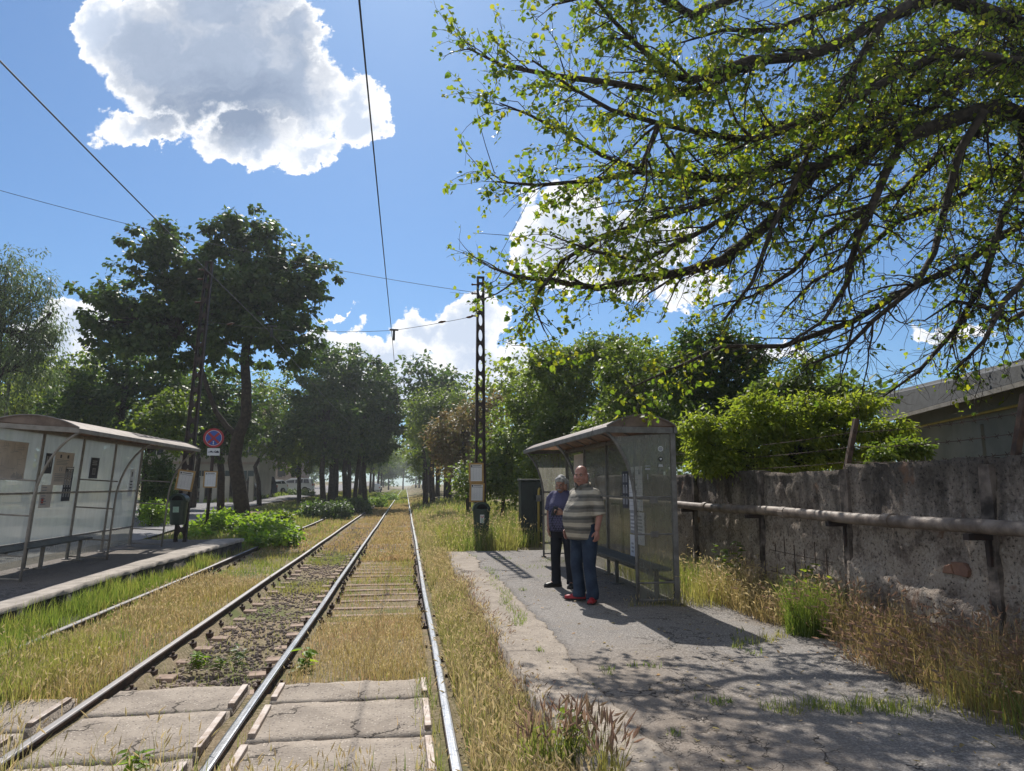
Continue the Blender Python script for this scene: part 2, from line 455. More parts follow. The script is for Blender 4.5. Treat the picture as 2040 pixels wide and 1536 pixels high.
    # asphalt with cracks, grit, and sand drifted along the kerb seam
    def asphalt(name, base, lo, crack=True, seam=None):
        m, t, o = newmat(name)
        tc = N(t, 'ShaderNodeTexCoord').outputs['Object']
        big = NOISE(t, tc, 0.9, 5.0, 0.6); fin = NOISE(t, tc, 62.0, 4.0, 0.75); mid = NOISE(t, tc, 7.0, 6.0, 0.65)
        c = MIX(t, MR(t, big, 0.3, 0.7), c4(base), c4(lo))
        c = MIX(t, MR(t, fin, 0.42, 0.7), c, c4([x * 2.3 for x in base]))
        c = MIX(t, MR(t, fin, 0.42, 0.25), c, c4([x * 0.3 for x in lo]))
        c = MIX(t, M(t, 'MULTIPLY', MR(t, mid, 0.5, 0.72), 0.55), c, c4((0.20, 0.17, 0.14)))
        if seam:
            sx = N(t, 'ShaderNodeSeparateXYZ'); setin(t, sx.inputs[0], tc)
            wob = M(t, 'ADD', sx.outputs[0], M(t, 'MULTIPLY', M(t, 'SUBTRACT', NOISE(t, tc, 1.4, 5.0, 0.6), 0.5), 1.5))
            near = MR(t, wob, seam[0], seam[1], 1.0, 0.0)
            near = M(t, 'MULTIPLY', near, MR(t, sx.outputs[1], 7.5, 5.6))
            c = MIX(t, M(t, 'MULTIPLY', near, 0.55), c, c4((0.235, 0.185, 0.14)))
            nw = MR(t, M(t, 'ADD', wob, 0.0), 3.6, 4.3)
            c = MIX(t, M(t, 'MULTIPLY', nw, 0.7), c, c4((0.17, 0.13, 0.095)))
        hgt = M(t, 'ADD', M(t, 'MULTIPLY', fin, 0.4), mid)
        if crack:
            wv = VM(t, 'ADD', tc, VM(t, 'SCALE', NOISE(t, tc, 2.5, 5.0, 0.6, 1)))
            wv.node.inputs[1].links[0].from_node.inputs[3].default_value = 0.55
            cr = None
            for sc_, wd, th in ((0.75, 0.0065, 0.44), (2.6, 0.012, 0.47), (6.0, 0.022, 0.56)):
                vo = N(t, 'ShaderNodeTexVoronoi', feature='DISTANCE_TO_EDGE'); vo.inputs['Scale'].default_value = sc_
                setin(t, vo.inputs['Vector'], wv)
                k = M(t, 'MULTIPLY', MR(t, vo.outputs['Distance'], wd * 0.25, wd, 1.0, 0.0), MR(t, NOISE(t, tc, 0.8, 3.0), th, th + 0.1))
                cr = k if cr is None else M(t, 'MAXIMUM', cr, k)
            c = MIX(t, M(t, 'MULTIPLY', cr, 0.85), c, c4((0.025, 0.022, 0.02)))
            hgt = M(t, 'SUBTRACT', hgt, M(t, 'MULTIPLY', cr, 2.0))
        p = principled(t, o, c, 0.92, 0, 0.15)
        bump(t, p, hgt, 0.6, 0.006)
        return m
    A['asphalt'] = asphalt('cracked_asphalt', (0.165, 0.153, 0.143), (0.125, 0.115, 0.108), True, (1.7, 3.2))
    A['asphalt_left'] = asphalt('old_asphalt', (0.12, 0.105, 0.092), (0.09, 0.082, 0.075), True)
    A['road'] = asphalt('road_asphalt', (0.17, 0.165, 0.17), (0.14, 0.137, 0.14), False)
    # exposed-aggregate concrete (kerb slabs, crossing slabs)
    m, t, o = newmat('aggregate_concrete')
    tc = N(t, 'ShaderNodeTexCoord').outputs['Object']
    vo = N(t, 'ShaderNodeTexVoronoi'); vo.inputs['Scale'].default_value = 45.0; setin(t, vo.inputs['Vector'], tc)
    peb = MR(t, vo.outputs['Distance'], 0.2, 0.45, 1.0, 0.0)
    bw = N(t, 'ShaderNodeSeparateColor'); setin(t, bw.inputs[0], vo.outputs['Color'])
    c = MIX(t, MR(t, NOISE(t, tc, 2.2, 6.0, 0.65), 0.3, 0.7), c4((0.345, 0.295, 0.245)), c4((0.225, 0.19, 0.158)))
    c = MIX(t, M(t, 'MULTIPLY', peb, MR(t, bw.outputs[0], 0.5, 0.9)), c, c4((0.50, 0.44, 0.37)))
    c = MIX(t, M(t, 'MULTIPLY', peb, MR(t, bw.outputs[1], 0.55, 0.95)), c, c4((0.13, 0.11, 0.10)))
    wv = VM(t, 'ADD', tc, VM(t, 'SCALE', NOISE(t, tc, 3.0, 5.0, 0.6, 1)))
    wv.node.inputs[1].links[0].from_node.inputs[3].default_value = 0.4
    v2 = N(t, 'ShaderNodeTexVoronoi', feature='DISTANCE_TO_EDGE'); v2.inputs['Scale'].default_value = 0.8; setin(t, v2.inputs['Vector'], wv)
    ck = M(t, 'MULTIPLY', MR(t, v2.outputs['Distance'], 0.002, 0.008, 1.0, 0.0), MR(t, NOISE(t, tc, 1.1, 3.0), 0.46, 0.56))
    c = MIX(t, M(t, 'MULTIPLY', ck, 0.85), c, c4((0.03, 0.025, 0.02)))
    p = principled(t, o, c, 0.9, 0, 0.15)
    bump(t, p, M(t, 'SUBTRACT', M(t, 'ADD', M(t, 'MULTIPLY', peb, 0.7), NOISE(t, tc, 9.0, 6.0, 0.7)), M(t, 'MULTIPLY', ck, 2.0)), 0.7, 0.008)
    A['aggregate'] = m
    # old wall concrete: pebbly, soot streaks below the coping, rust
    m, t, o = newmat('weathered_wall_concrete')
    tc = N(t, 'ShaderNodeTexCoord').outputs['Object']
    sp = N(t, 'ShaderNodeSeparateXYZ'); setin(t, sp.inputs[0], tc)
    st = N(t, 'ShaderNodeMapping'); st.inputs['Scale'].default_value = (1, 3.2, 0.5); t.links.new(tc, st.inputs[0])
    streak = NOISE(t, st.outputs[0], 1.6, 7.0, 0.65)
    peb = NOISE(t, tc, 32.0, 6.0, 0.7)
    c = MIX(t, MR(t, NOISE(t, tc, 1.6, 6.0, 0.65), 0.3, 0.7), c4((0.50, 0.42, 0.35)), c4((0.33, 0.27, 0.23)))
    c = MIX(t, MR(t, peb, 0.52, 0.7), c, c4((0.58, 0.51, 0.44)))
    c = MIX(t, MR(t, peb, 0.47, 0.36), c, c4((0.10, 0.085, 0.074)))
    c = MIX(t, M(t, 'MULTIPLY', MR(t, NOISE(t, tc, 3.3, 7.0, 0.7), 0.5, 0.62), 0.6), c, c4((0.10, 0.075, 0.062)))
    top = MR(t, M(t, 'ADD', sp.outputs[2], M(t, 'MULTIPLY', M(t, 'SUBTRACT', streak, 0.5), 1.9)), 1.05, 1.75)
    c = MIX(t, M(t, 'MULTIPLY', top, 0.74), c, c4((0.035, 0.033, 0.032)))
    c = MIX(t, MR(t, NOISE(t, tc, 2.7, 4.0, 0.6), 0.62, 0.72), c, c4((0.22, 0.14, 0.10)))
    p = principled(t, o, c, 0.95, 0, 0.1)
    bump(t, p, M(t, 'ADD', peb, M(t, 'MULTIPLY', NOISE(t, tc, 6.0, 6.0, 0.7), 1.5)), 1.0, 0.035)
    A['wall'] = m
    A['wall_post'] = pmat('wall_post_concrete', (0.22, 0.18, 0.155), (0.045, 0.038, 0.034), 4.5, 0.9, 0, 0.6, 40, 0.2)
    A['brick'] = pmat('exposed_brick', (0.25, 0.135, 0.09), (0.18, 0.10, 0.075), 9, 0.9, 0, 0.5, 40)
    A['pipe'] = pmat('flaking_pipe', (0.25, 0.20, 0.165), (0.12, 0.09, 0.072), 6, 0.6, 0.0, 0.3, 40)
    A['shed_wall'] = pmat('shed_render', (0.235, 0.225, 0.19), (0.17, 0.165, 0.14), 1.2, 0.9, 0, 0.2, 30)
    A['slate'] = pmat('dark_roofing', (0.055, 0.057, 0.06), (0.035, 0.036, 0.038), 5, 0.8, 0, 0.3, 30)
    A['house'] = pmat('pale_render', (0.50, 0.47, 0.42), (0.40, 0.37, 0.33), 1.0, 0.9)
    A['house_pink'] = pmat('pinkish_render', (0.42, 0.34, 0.29), (0.34, 0.28, 0.24), 1.0, 0.9)
    A['tile'] = pmat('roof_tiles', (0.20, 0.11, 0.08), (0.14, 0.08, 0.06), 3.0, 0.85)
    A['window'] = pmat('window_glass', (0.03, 0.035, 0.04), None, 2, 0.1, 0, 0, 1, 0.6)
    A['ballast'] = pmat('ballast_stone', (0.30, 0.235, 0.19), (0.13, 0.105, 0.09), 3.0, 0.9, 0, 0.4, 50, 0.2, 0.42, 0.58)
    # foliage
    A['lf_maple'] = leafmat('catalpa_leaf', [(0.042, 0.074, 0.028), (0.06, 0.10, 0.034), (0.09, 0.13, 0.04)], (1.6, 1.65, 0.7), 0.45, 0.52)
    A['lf_dark'] = leafmat('dark_leaf', [(0.04, 0.075, 0.024), (0.06, 0.10, 0.028), (0.09, 0.13, 0.034)], (1.6, 1.7, 0.65), 0.46)
    A['lf_mid'] = leafmat('mid_leaf', [(0.07, 0.115, 0.03), (0.10, 0.145, 0.035), (0.14, 0.175, 0.04)], (1.9, 1.9, 0.7), 0.52)
    A['lf_light'] = leafmat('light_leaf', [(0.11, 0.155, 0.033), (0.155, 0.195, 0.042), (0.21, 0.235, 0.052)], (2.1, 2.1, 0.75), 0.58)
    A['lf_mulberry'] = leafmat('mulberry_leaf', [(0.06, 0.105, 0.026), (0.09, 0.14, 0.03), (0.14, 0.18, 0.034), (0.24, 0.235, 0.04)], (2.3, 2.25, 0.65), 0.6)
    A['lf_red'] = leafmat('reddish_leaf', [(0.15, 0.105, 0.06), (0.18, 0.145, 0.075), (0.13, 0.14, 0.055), (0.22, 0.17, 0.10)], (1.5, 1.35, 0.9), 0.5)
    A['lf_willow'] = leafmat('willow_leaf', [(0.07, 0.105, 0.055), (0.10, 0.14, 0.07), (0.14, 0.17, 0.085)], (1.5, 1.6, 0.9), 0.45)
    A['lf_ivy'] = leafmat('ivy_leaf', [(0.10, 0.18, 0.032), (0.16, 0.24, 0.04), (0.22, 0.29, 0.05)], (1.8, 1.9, 0.6), 0.5)
    A['gr_green'] = leafmat('green_blade', [(0.10, 0.155, 0.045), (0.15, 0.195, 0.06), (0.23, 0.24, 0.095)], (1.6, 1.65, 0.8), 0.52, patch=(0.32, 0.265, 0.135), pscale=0.9)
    A['gr_lush'] = leafmat('lush_blade', [(0.09, 0.145, 0.036), (0.135, 0.185, 0.05), (0.19, 0.225, 0.075)], (1.7, 1.7, 0.75), 0.52)
    A['gr_straw'] = leafmat('straw_blade', [(0.40, 0.315, 0.185), (0.47, 0.38, 0.235), (0.34, 0.285, 0.15), (0.24, 0.245, 0.11)], (1.4, 1.3, 1.05), 0.5, patch=(0.21, 0.25, 0.07), pscale=0.8)
    A['gr_rust'] = leafmat('rusty_blade', [(0.39, 0.265, 0.165), (0.44, 0.335, 0.21), (0.31, 0.255, 0.13), (0.22, 0.23, 0.10)], (1.35, 1.2, 1.0), 0.5, patch=(0.34, 0.30, 0.12), pscale=0.9)
    A['gr_head'] = leafmat('seed_head', [(0.44, 0.36, 0.22), (0.52, 0.43, 0.29), (0.37, 0.34, 0.18)], (1.35, 1.28, 1.05), 0.5)
    A['gr_purple'] = leafmat('purple_seed_head', [(0.24, 0.165, 0.14), (0.31, 0.22, 0.175), (0.30, 0.25, 0.16)], (1.3, 1.15, 1.0), 0.48)
setup_mats()

# ------------------------------------------------------------------ terrain
XR, XL, XT, XF = 0.34, -1.16, -2.46, -4.02           # the four rails
ZP, ZL = 0.22, 0.25                                   # platform tops
def hgt(x, y):
    x = np.asarray(x, float); y = np.asarray(y, float)
    ss = lambda v, a, b: (lambda q: q * q * (3 - 2 * q))(np.clip((v - a) / (b - a), 0, 1))
    z = np.full(np.broadcast(x, y).shape, -0.10)
    z = z + np.where((x > -2.4) & (x < -1.22), -0.085, 0)
    z = z - np.where((x > -1.1) & (x < 0.3), 0.066 * ss(y, 8.5, 10.5), 0)
    z = z - np.where((x > -3.95) & (x < -2.5), 0.05 * ss(y, 13.0, 14.0) * ss(-y, -19, -17.5), 0)
    z = z + 0.06 * ss(x, 0.42, 0.7) * (x < 1.2)
    z = np.where(x >= 0.9, np.maximum(z, -0.04 + 0.22 * ss(x, 0.8, 1.9) * ss(y, 15.9, 17.5)), z)
    z = np.where(x < -4.1, -0.05 + 0.13 * ss(-x, 4.3, 6.5) * ss(y, 19.5, 22.0), z)
    z = z + np.where(x < -4.6, 0.0085 * np.maximum(y - 26, 0) * ss(-x, 5.5, 12) * (y < 400), 0)
    z = z + np.where(x > 2.0, 0.004 * np.maximum(y - 26, 0) * ss(x, 2.0, 4.0) * (y < 400), 0)
    z = np.where((x > 0.9) & (y < 15.9), -0.05, z)
    z = np.where((x < -4.62) & (y < 20.0), -0.05, z)
    z = np.where((y < 6.62) & (x > -4.0) & (x < 0.4), -0.062, z)
    return z + 0.022 * (vnoise(x * 3.1, y * 3.1, 1) - 0.5) + 0.02 * (vnoise(x * 9, y * 9, 2) - 0.5)
def terrain():
    xs = np.unique(np.concatenate([np.arange(-6, 3.01, 0.09), np.arange(-16, -6, 0.5), np.arange(3, 12, 0.5), np.linspace(-320, -16, 40), np.linspace(12, 320, 40)]))
    ys = np.unique(np.concatenate([np.arange(-6, 24, 0.12), np.arange(24, 60, 0.6), np.arange(60, 200, 4), np.linspace(200, 900, 30)]))
    X, Y = np.meshgrid(xs, ys)
    Z = hgt(X, Y)
    V = np.stack([X, Y, Z], -1).reshape(-1, 3)
    nx, ny = len(xs), len(ys)
    i = np.arange(ny - 1)[:, None] * nx + np.arange(nx - 1)[None]
    F = np.stack([i, i + 1, i + nx + 1, i + nx], -1).reshape(-1, 4)
    o = np_mesh('ground', V, F, MAT['soil'], smooth=True)
    tag(o, kind='structure')
terrain()

def slab_grid(name, xa, xb, ya, yb, z, mat, step=0.1, amp=0.012, depth=0.35, jag=0.0, kind='structure', seed=0):
    """a slab with a gently uneven top and ragged long edges: xa, xb are functions of y"""
    ys = np.arange(ya, yb + 1e-6, step)
    n = 24
    rows = []
    for y in ys:
        a, b = xa(y), xb(y)
        rows.append([(a + (b - a) * k / (n - 1), y) for k in range(n)])
    P = np.array(rows)
    Z = z + amp * (vnoise(P[..., 0] * 1.3, P[..., 1] * 1.3, seed) - 0.5) * 2 + amp * .35 * (vnoise(P[..., 0] * 6, P[..., 1] * 6, seed + 1) - .5)
    if jag: P[0, :, 1] += jag * (vnoise(P[0, :, 0] * 5, 0 * P[0, :, 0], seed) - .5); P[-1, :, 1] += jag * (vnoise(P[-1, :, 0] * 5, 0 * P[-1, :, 0] + 3, seed) - .5)
    V = np.concatenate([np.dstack([P, Z]).reshape(-1, 3), np.dstack([P, Z * 0 + z - depth]).reshape(-1, 3)])
    ny = len(ys); F = []
    i = (np.arange(ny - 1)[:, None] * n + np.arange(n - 1)[None])
    F.append(np.stack([i, i + 1, i + n + 1, i + n], -1).reshape(-1, 4))
    T = ny * n
    j = np.arange(n - 1); F.append(np.stack([j + T, j + 1 + T, j + 1, j], -1)); q = (ny - 1) * n + j; F.append(np.stack([q, q + 1, q + 1 + T, q + T], -1))
    r = np.arange(ny - 1) * n; F.append(np.stack([r, r + n, r + n + T, r + T], -1)); r = r + n - 1; F.append(np.stack([r + T, r + n + T, r + n, r], -1))
    return tag(np_mesh(name, V, np.concatenate(F), mat), kind=kind)

def wob(y, a, s, seed): return a * (float(vnoise(y * s, 0.0, seed)) - 0.5)
def setting():
    seam = lambda y: 1.44 + wob(y, 0.16, 0.7, 11) + wob(y, 0.05, 6, 12) + wob(y, .03, 17, 13) - 0.008 * (y - 8)
    slab_grid('platform', lambda y: seam(y) + 0.01, lambda y: 4.62, -1.5, 16.2, ZP - 0.004, MAT['asphalt'], 0.1, 0.016, 0.4, 0.25, seed=3)
    slab_grid('kerb', lambda y: 0.93 + wob(y, 0.07, 3, 14) + wob(y, .03, 11, 4), seam, -1.5, 16.15, ZP + 0.006, MAT['aggregate'], 0.05, 0.012, 0.35, 0.12, seed=6)
    slab_grid('platform.001', lambda y: -7.35, lambda y: -4.98, -1.5, 20.3, ZL, MAT['asphalt_left'], 0.2, 0.012, 0.4, 0.5, seed=9)
    slab_grid('kerb.001', lambda y: -4.985, lambda y: -4.64 + wob(y, .06, 4, 2) + 0.42 * max(0, (y - 13) / 7) * 0.9, -1.5, 20.2, ZL + 0.012, MAT['concrete'], 0.1, 0.01, 0.07, 0.2, seed=12)
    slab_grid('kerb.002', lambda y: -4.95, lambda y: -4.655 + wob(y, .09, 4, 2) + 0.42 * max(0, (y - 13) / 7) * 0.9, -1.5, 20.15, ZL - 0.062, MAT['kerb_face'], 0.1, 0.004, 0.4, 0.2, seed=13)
    # road with its far pavement; rises gently like the ground beside it
    ys = np.concatenate([np.arange(-6, 60, 2.0), np.arange(60, 320, 10.0)])
    xs = np.array([-16.2, -14.5, -12.5, -10.5, -9.0, -7.42])
    sh = np.interp(ys, [0, 22, 45, 320], [0, 0, 2.6, 2.6])
    X = xs[None] - sh[:, None] * np.linspace(0.35, 1, 6)[None]; Y = np.repeat(ys[:, None], 6, 1)
    Z = np.maximum(hgt(X, Y) + 0.06, 0.10)
    i = np.arange(len(ys) - 1)[:, None] * 6 + np.arange(5)[None]
    F = np.stack([i, i + 1, i + 7, i + 6], -1).reshape(-1, 4)
    tag(np_mesh('road', np.dstack([X, Y, Z]).reshape(-1, 3), F, MAT['road'], smooth=True), kind='structure')
    Xp = X[:, :1] + np.array([[-2.6, 0.0]]); Zp = Z[:, :1] + np.array([[0.15, 0.15]])
    V = np.dstack([np.concatenate([Xp, X[:, :1]], 1), np.repeat(ys[:, None], 3, 1), np.concatenate([Zp, Z[:, :1] - .1], 1)]).reshape(-1, 3)
    i = np.arange(len(ys) - 1)[:, None] * 3 + np.arange(2)[None]
    tag(np_mesh('pavement', V, np.stack([i, i + 1, i + 4, i + 3], -1).reshape(-1, 4), MAT['concrete']), kind='structure')
setting()

# ------------------------------------------------------------------ tracks
def tracks():
    prof = [(-.065, -.15), (.065, -.15), (.065, -.138), (.012, -.118), (.009, -.045), (.034, -.035), (.036, -.012), (.028, -.002), (.018, 0), (-.018, 0), (-.028, -.002), (-.036, -.012), (-.034, -.035), (-.009, -.045), (-.012, -.118), (-.065, -.138)]
    names = [(XR, 'shiny steel rail running beside the grass verge of the right platform'),
             (XL, 'shiny steel rail between the ballast strip and the dry grass'),
             (XT, 'rail with a dark exposed web facing the ballast strip between the two tracks'),
             (XF, 'narrow rail half sunk in green grass along the left platform')]
    for X, lab in names:
        mb = MB()
        rings = []
        for y in list(np.arange(-1, 60, 1.0)) + list(np.arange(60, 420, 12.0)):
            dx = 0.004 * math.sin(y * 0.9 + X) + 0.006 * math.sin(y * 0.31 + 2 * X)
            dz = 0.004 * math.sin(y * 0.7 + 3 * X)
            rings.append([(X + px + dx, y, pz + dz) for px, pz in prof])
        mb.loft(rings)
        tag(mb.build('rail', MAT['rail' if X > -2 else 'rail_dull']), lab, 'rail', 'tramway rails')
    # sleepers, each with its rail clips
    sm = MB()
    sm.loft([[(-1.06, -.12, -.33), (-1.06, .12, -.33), (-1.06, .09, -.158), (-1.06, -.09, -.158)], [(-.45, -.12, -.33), (-.45, .12, -.33), (-.45, .07, -.150), (-.45, -.07, -.150)],
             [(.45, -.12, -.33), (.45, .12, -.33), (.45, .07, -.150), (.45, -.07, -.150)], [(1.06, -.12, -.33), (1.06, .12, -.33), (1.06, .09, -.158), (1.06, -.09, -.158)]])
    so = sm.build('sleeper', MAT['sleeper'], bevel=0.012)
    tag(so, 'pinkish concrete sleeper lying across the tram track', 'sleeper', 'concrete sleepers under the rails')
    for X in (-.75, .75):
        for s in (-1, 1):
            cm = MB(); cm.box((X + s * .095, 0, -.125), (.07, .10, .055)); cm.tube([(X + s * .10, .0, -.11), (X + s * .10, 0, -.065)], .016, 7)
            cm.build('rail_clip', MAT['rust'], so, local=True)
    rng = random.Random(4)
    first = True
    for cx in ((XR + XL) / 2, (XT + XF) / 2 + .02):
        for k in range(52):
            y = 7.05 + k * 0.62
            o = so if first else copy_tree(so)
            first = False
            o.location = (cx + rng.uniform(-.04, .04), y + rng.uniform(-.03, .03), rng.uniform(-.012, .008))
            o.rotation_euler = (0, 0, rng.uniform(-.015, .015))
            if k > 24:
                for c in list(o.children): D.objects.remove(c)
    # crossing slabs
    def slab(x0, x1, y0, y1, lab, irons, top=-0.012, seed=0):
        n = 34; xs = np.linspace(x0, x1, n); ys = np.linspace(y0, y1, 8)
        P = np.array([[(x, y) for x in xs] for y in ys])
        P[0, :, 1] += .05 * (vnoise(xs * 6, xs * 0, seed) - .5) + .03 * (vnoise(xs * 23, xs * 0, seed) - .5); P[-1, :, 1] += .05 * (vnoise(xs * 6, xs * 0 + 7, seed) - .5) + .03 * (vnoise(xs * 23, xs * 0 + 5, seed) - .5)
        Z = top + .008 * (vnoise(P[..., 0] * 2, P[..., 1] * 2, seed) - .5)
        V = np.concatenate([np.dstack([P, Z]).reshape(-1, 3), np.dstack([P, Z * 0 + top - .16]).reshape(-1, 3)])
        i = np.arange(7)[:, None] * n + np.arange(n - 1)[None]; T = 8 * n
        F = [np.stack([i, i + 1, i + n + 1, i + n], -1).reshape(-1, 4)]
        j = np.arange(n - 1); F.append(np.stack([j + T, j + 1 + T, j + 1, j], -1)); q = 7 * n + j; F.append(np.stack([q, q + 1, q + 1 + T, q + T], -1))
        r = np.arange(7) * n; F.append(np.stack([r, r + n, r + n + T, r + T], -1)); r = r + n - 1; F.append(np.stack([r + T, r + n + T, r + n, r], -1))
        t = thing('crossing_slab', ((x0 + x1) / 2, (y0 + y1) / 2, top), lab, 'concrete slab', 'slabs of the track crossing')
        np_mesh('slab', V, np.concatenate(F), MAT['aggregate'], t)
        for ix in irons:
            m = MB(); m.box((ix, (y0 + y1) / 2, top + .001), (.05, (y1 - y0) * .78, .06), rz=rng.uniform(-.02, .02))
            m.build('edge_iron', MAT['iron'], t, bevel=.006)
    Y1 = [(6.13, 6.66), (5.235, 6.08), (4.415, 5.215), (3.55, 4.395), (2.7, 3.53)]
    L1 = ['farthest concrete slab between the two shiny rails, meeting the dry grass', 'second concrete slab between the shiny rails, in front of the wide dark gap', 'third concrete slab between the shiny rails, crossed by a thin crack', 'concrete slab between the shiny rails at the bottom edge, fringed by seed heads', 'nearest concrete slab between the shiny rails, below the bottom edge']
    for k, (a, b) in enumerate(Y1): slab(XL + .13, XR - .12, a, b, L1[k], (XL + .15, XR - .15), seed=k)
    Y2 = [(5.985, 6.68), (5.015, 5.965), (4.03, 4.985), (3.1, 4.01)]
    L2 = ['concrete slab between the two tracks meeting the ballast and small weeds', 'concrete slab between the two tracks with a bent crack across it', 'concrete slab between the two tracks with grass in the gap behind it', 'concrete slab between the two tracks at the bottom edge of the view']
    for k, (a, b) in enumerate(Y2): slab(XT + .13, XL - .13, a, b, L2[k], (XL - .15,), seed=10 + k)
    Y3 = [(5.7, 6.5), (4.7, 5.65)]
    L3 = ['concrete slab left of the dark-webbed rail meeting tall green grass', 'concrete slab left of the dark-webbed rail at the lower left corner']
    for k, (a, b) in enumerate(Y3): slab(XF + .2, XT - .13, a, b, L3[k], (XT - .16,), seed=20 + k)
    # ballast stones
    g = np.random.default_rng(8); n = 5600
    x = g.uniform(-2.33, -1.27, n); y = 6.75 + (g.random(n) ** 1.6) * 26; s = g.uniform(.010, .027, n)
    ico = np.array([(0, 0, 1), (.89, 0, .45), (.28, .85, .45), (-.72, .53, .45), (-.72, -.53, .45), (.28, -.85, .45), (.72, .53, -.45), (-.28, .85, -.45), (-.89, 0, -.45), (-.28, -.85, -.45), (.72, -.53, -.45), (0, 0, -1)])
    icf = np.array([(0, 1, 2), (0, 2, 3), (0, 3, 4), (0, 4, 5), (0, 5, 1), (1, 6, 2), (2, 7, 3), (3, 8, 4), (4, 9, 5), (5, 10, 1), (2, 6, 7), (3, 7, 8), (4, 8, 9), (5, 9, 10), (1, 10, 6), (11, 7, 6), (11, 8, 7), (11, 9, 8), (11, 10, 9), (11, 6, 10)])
    V = ico[None] * g.uniform(.6, 1.35, (n, 12, 1)) * s[:, None, None] * g.uniform(.7, 1.3, (n, 1, 3))
    V += np.stack([x, y, hgt(x, y) + s * .15], -1)[:, None]
    F = (icf[None] + np.arange(n)[:, None, None] * 12).reshape(-1, 3)
    tag(np_mesh('ballast', V.reshape(-1, 3), F, MAT['ballast']), 'dark gravel ballast between the two tram tracks', 'gravel', kind='stuff')
tracks()

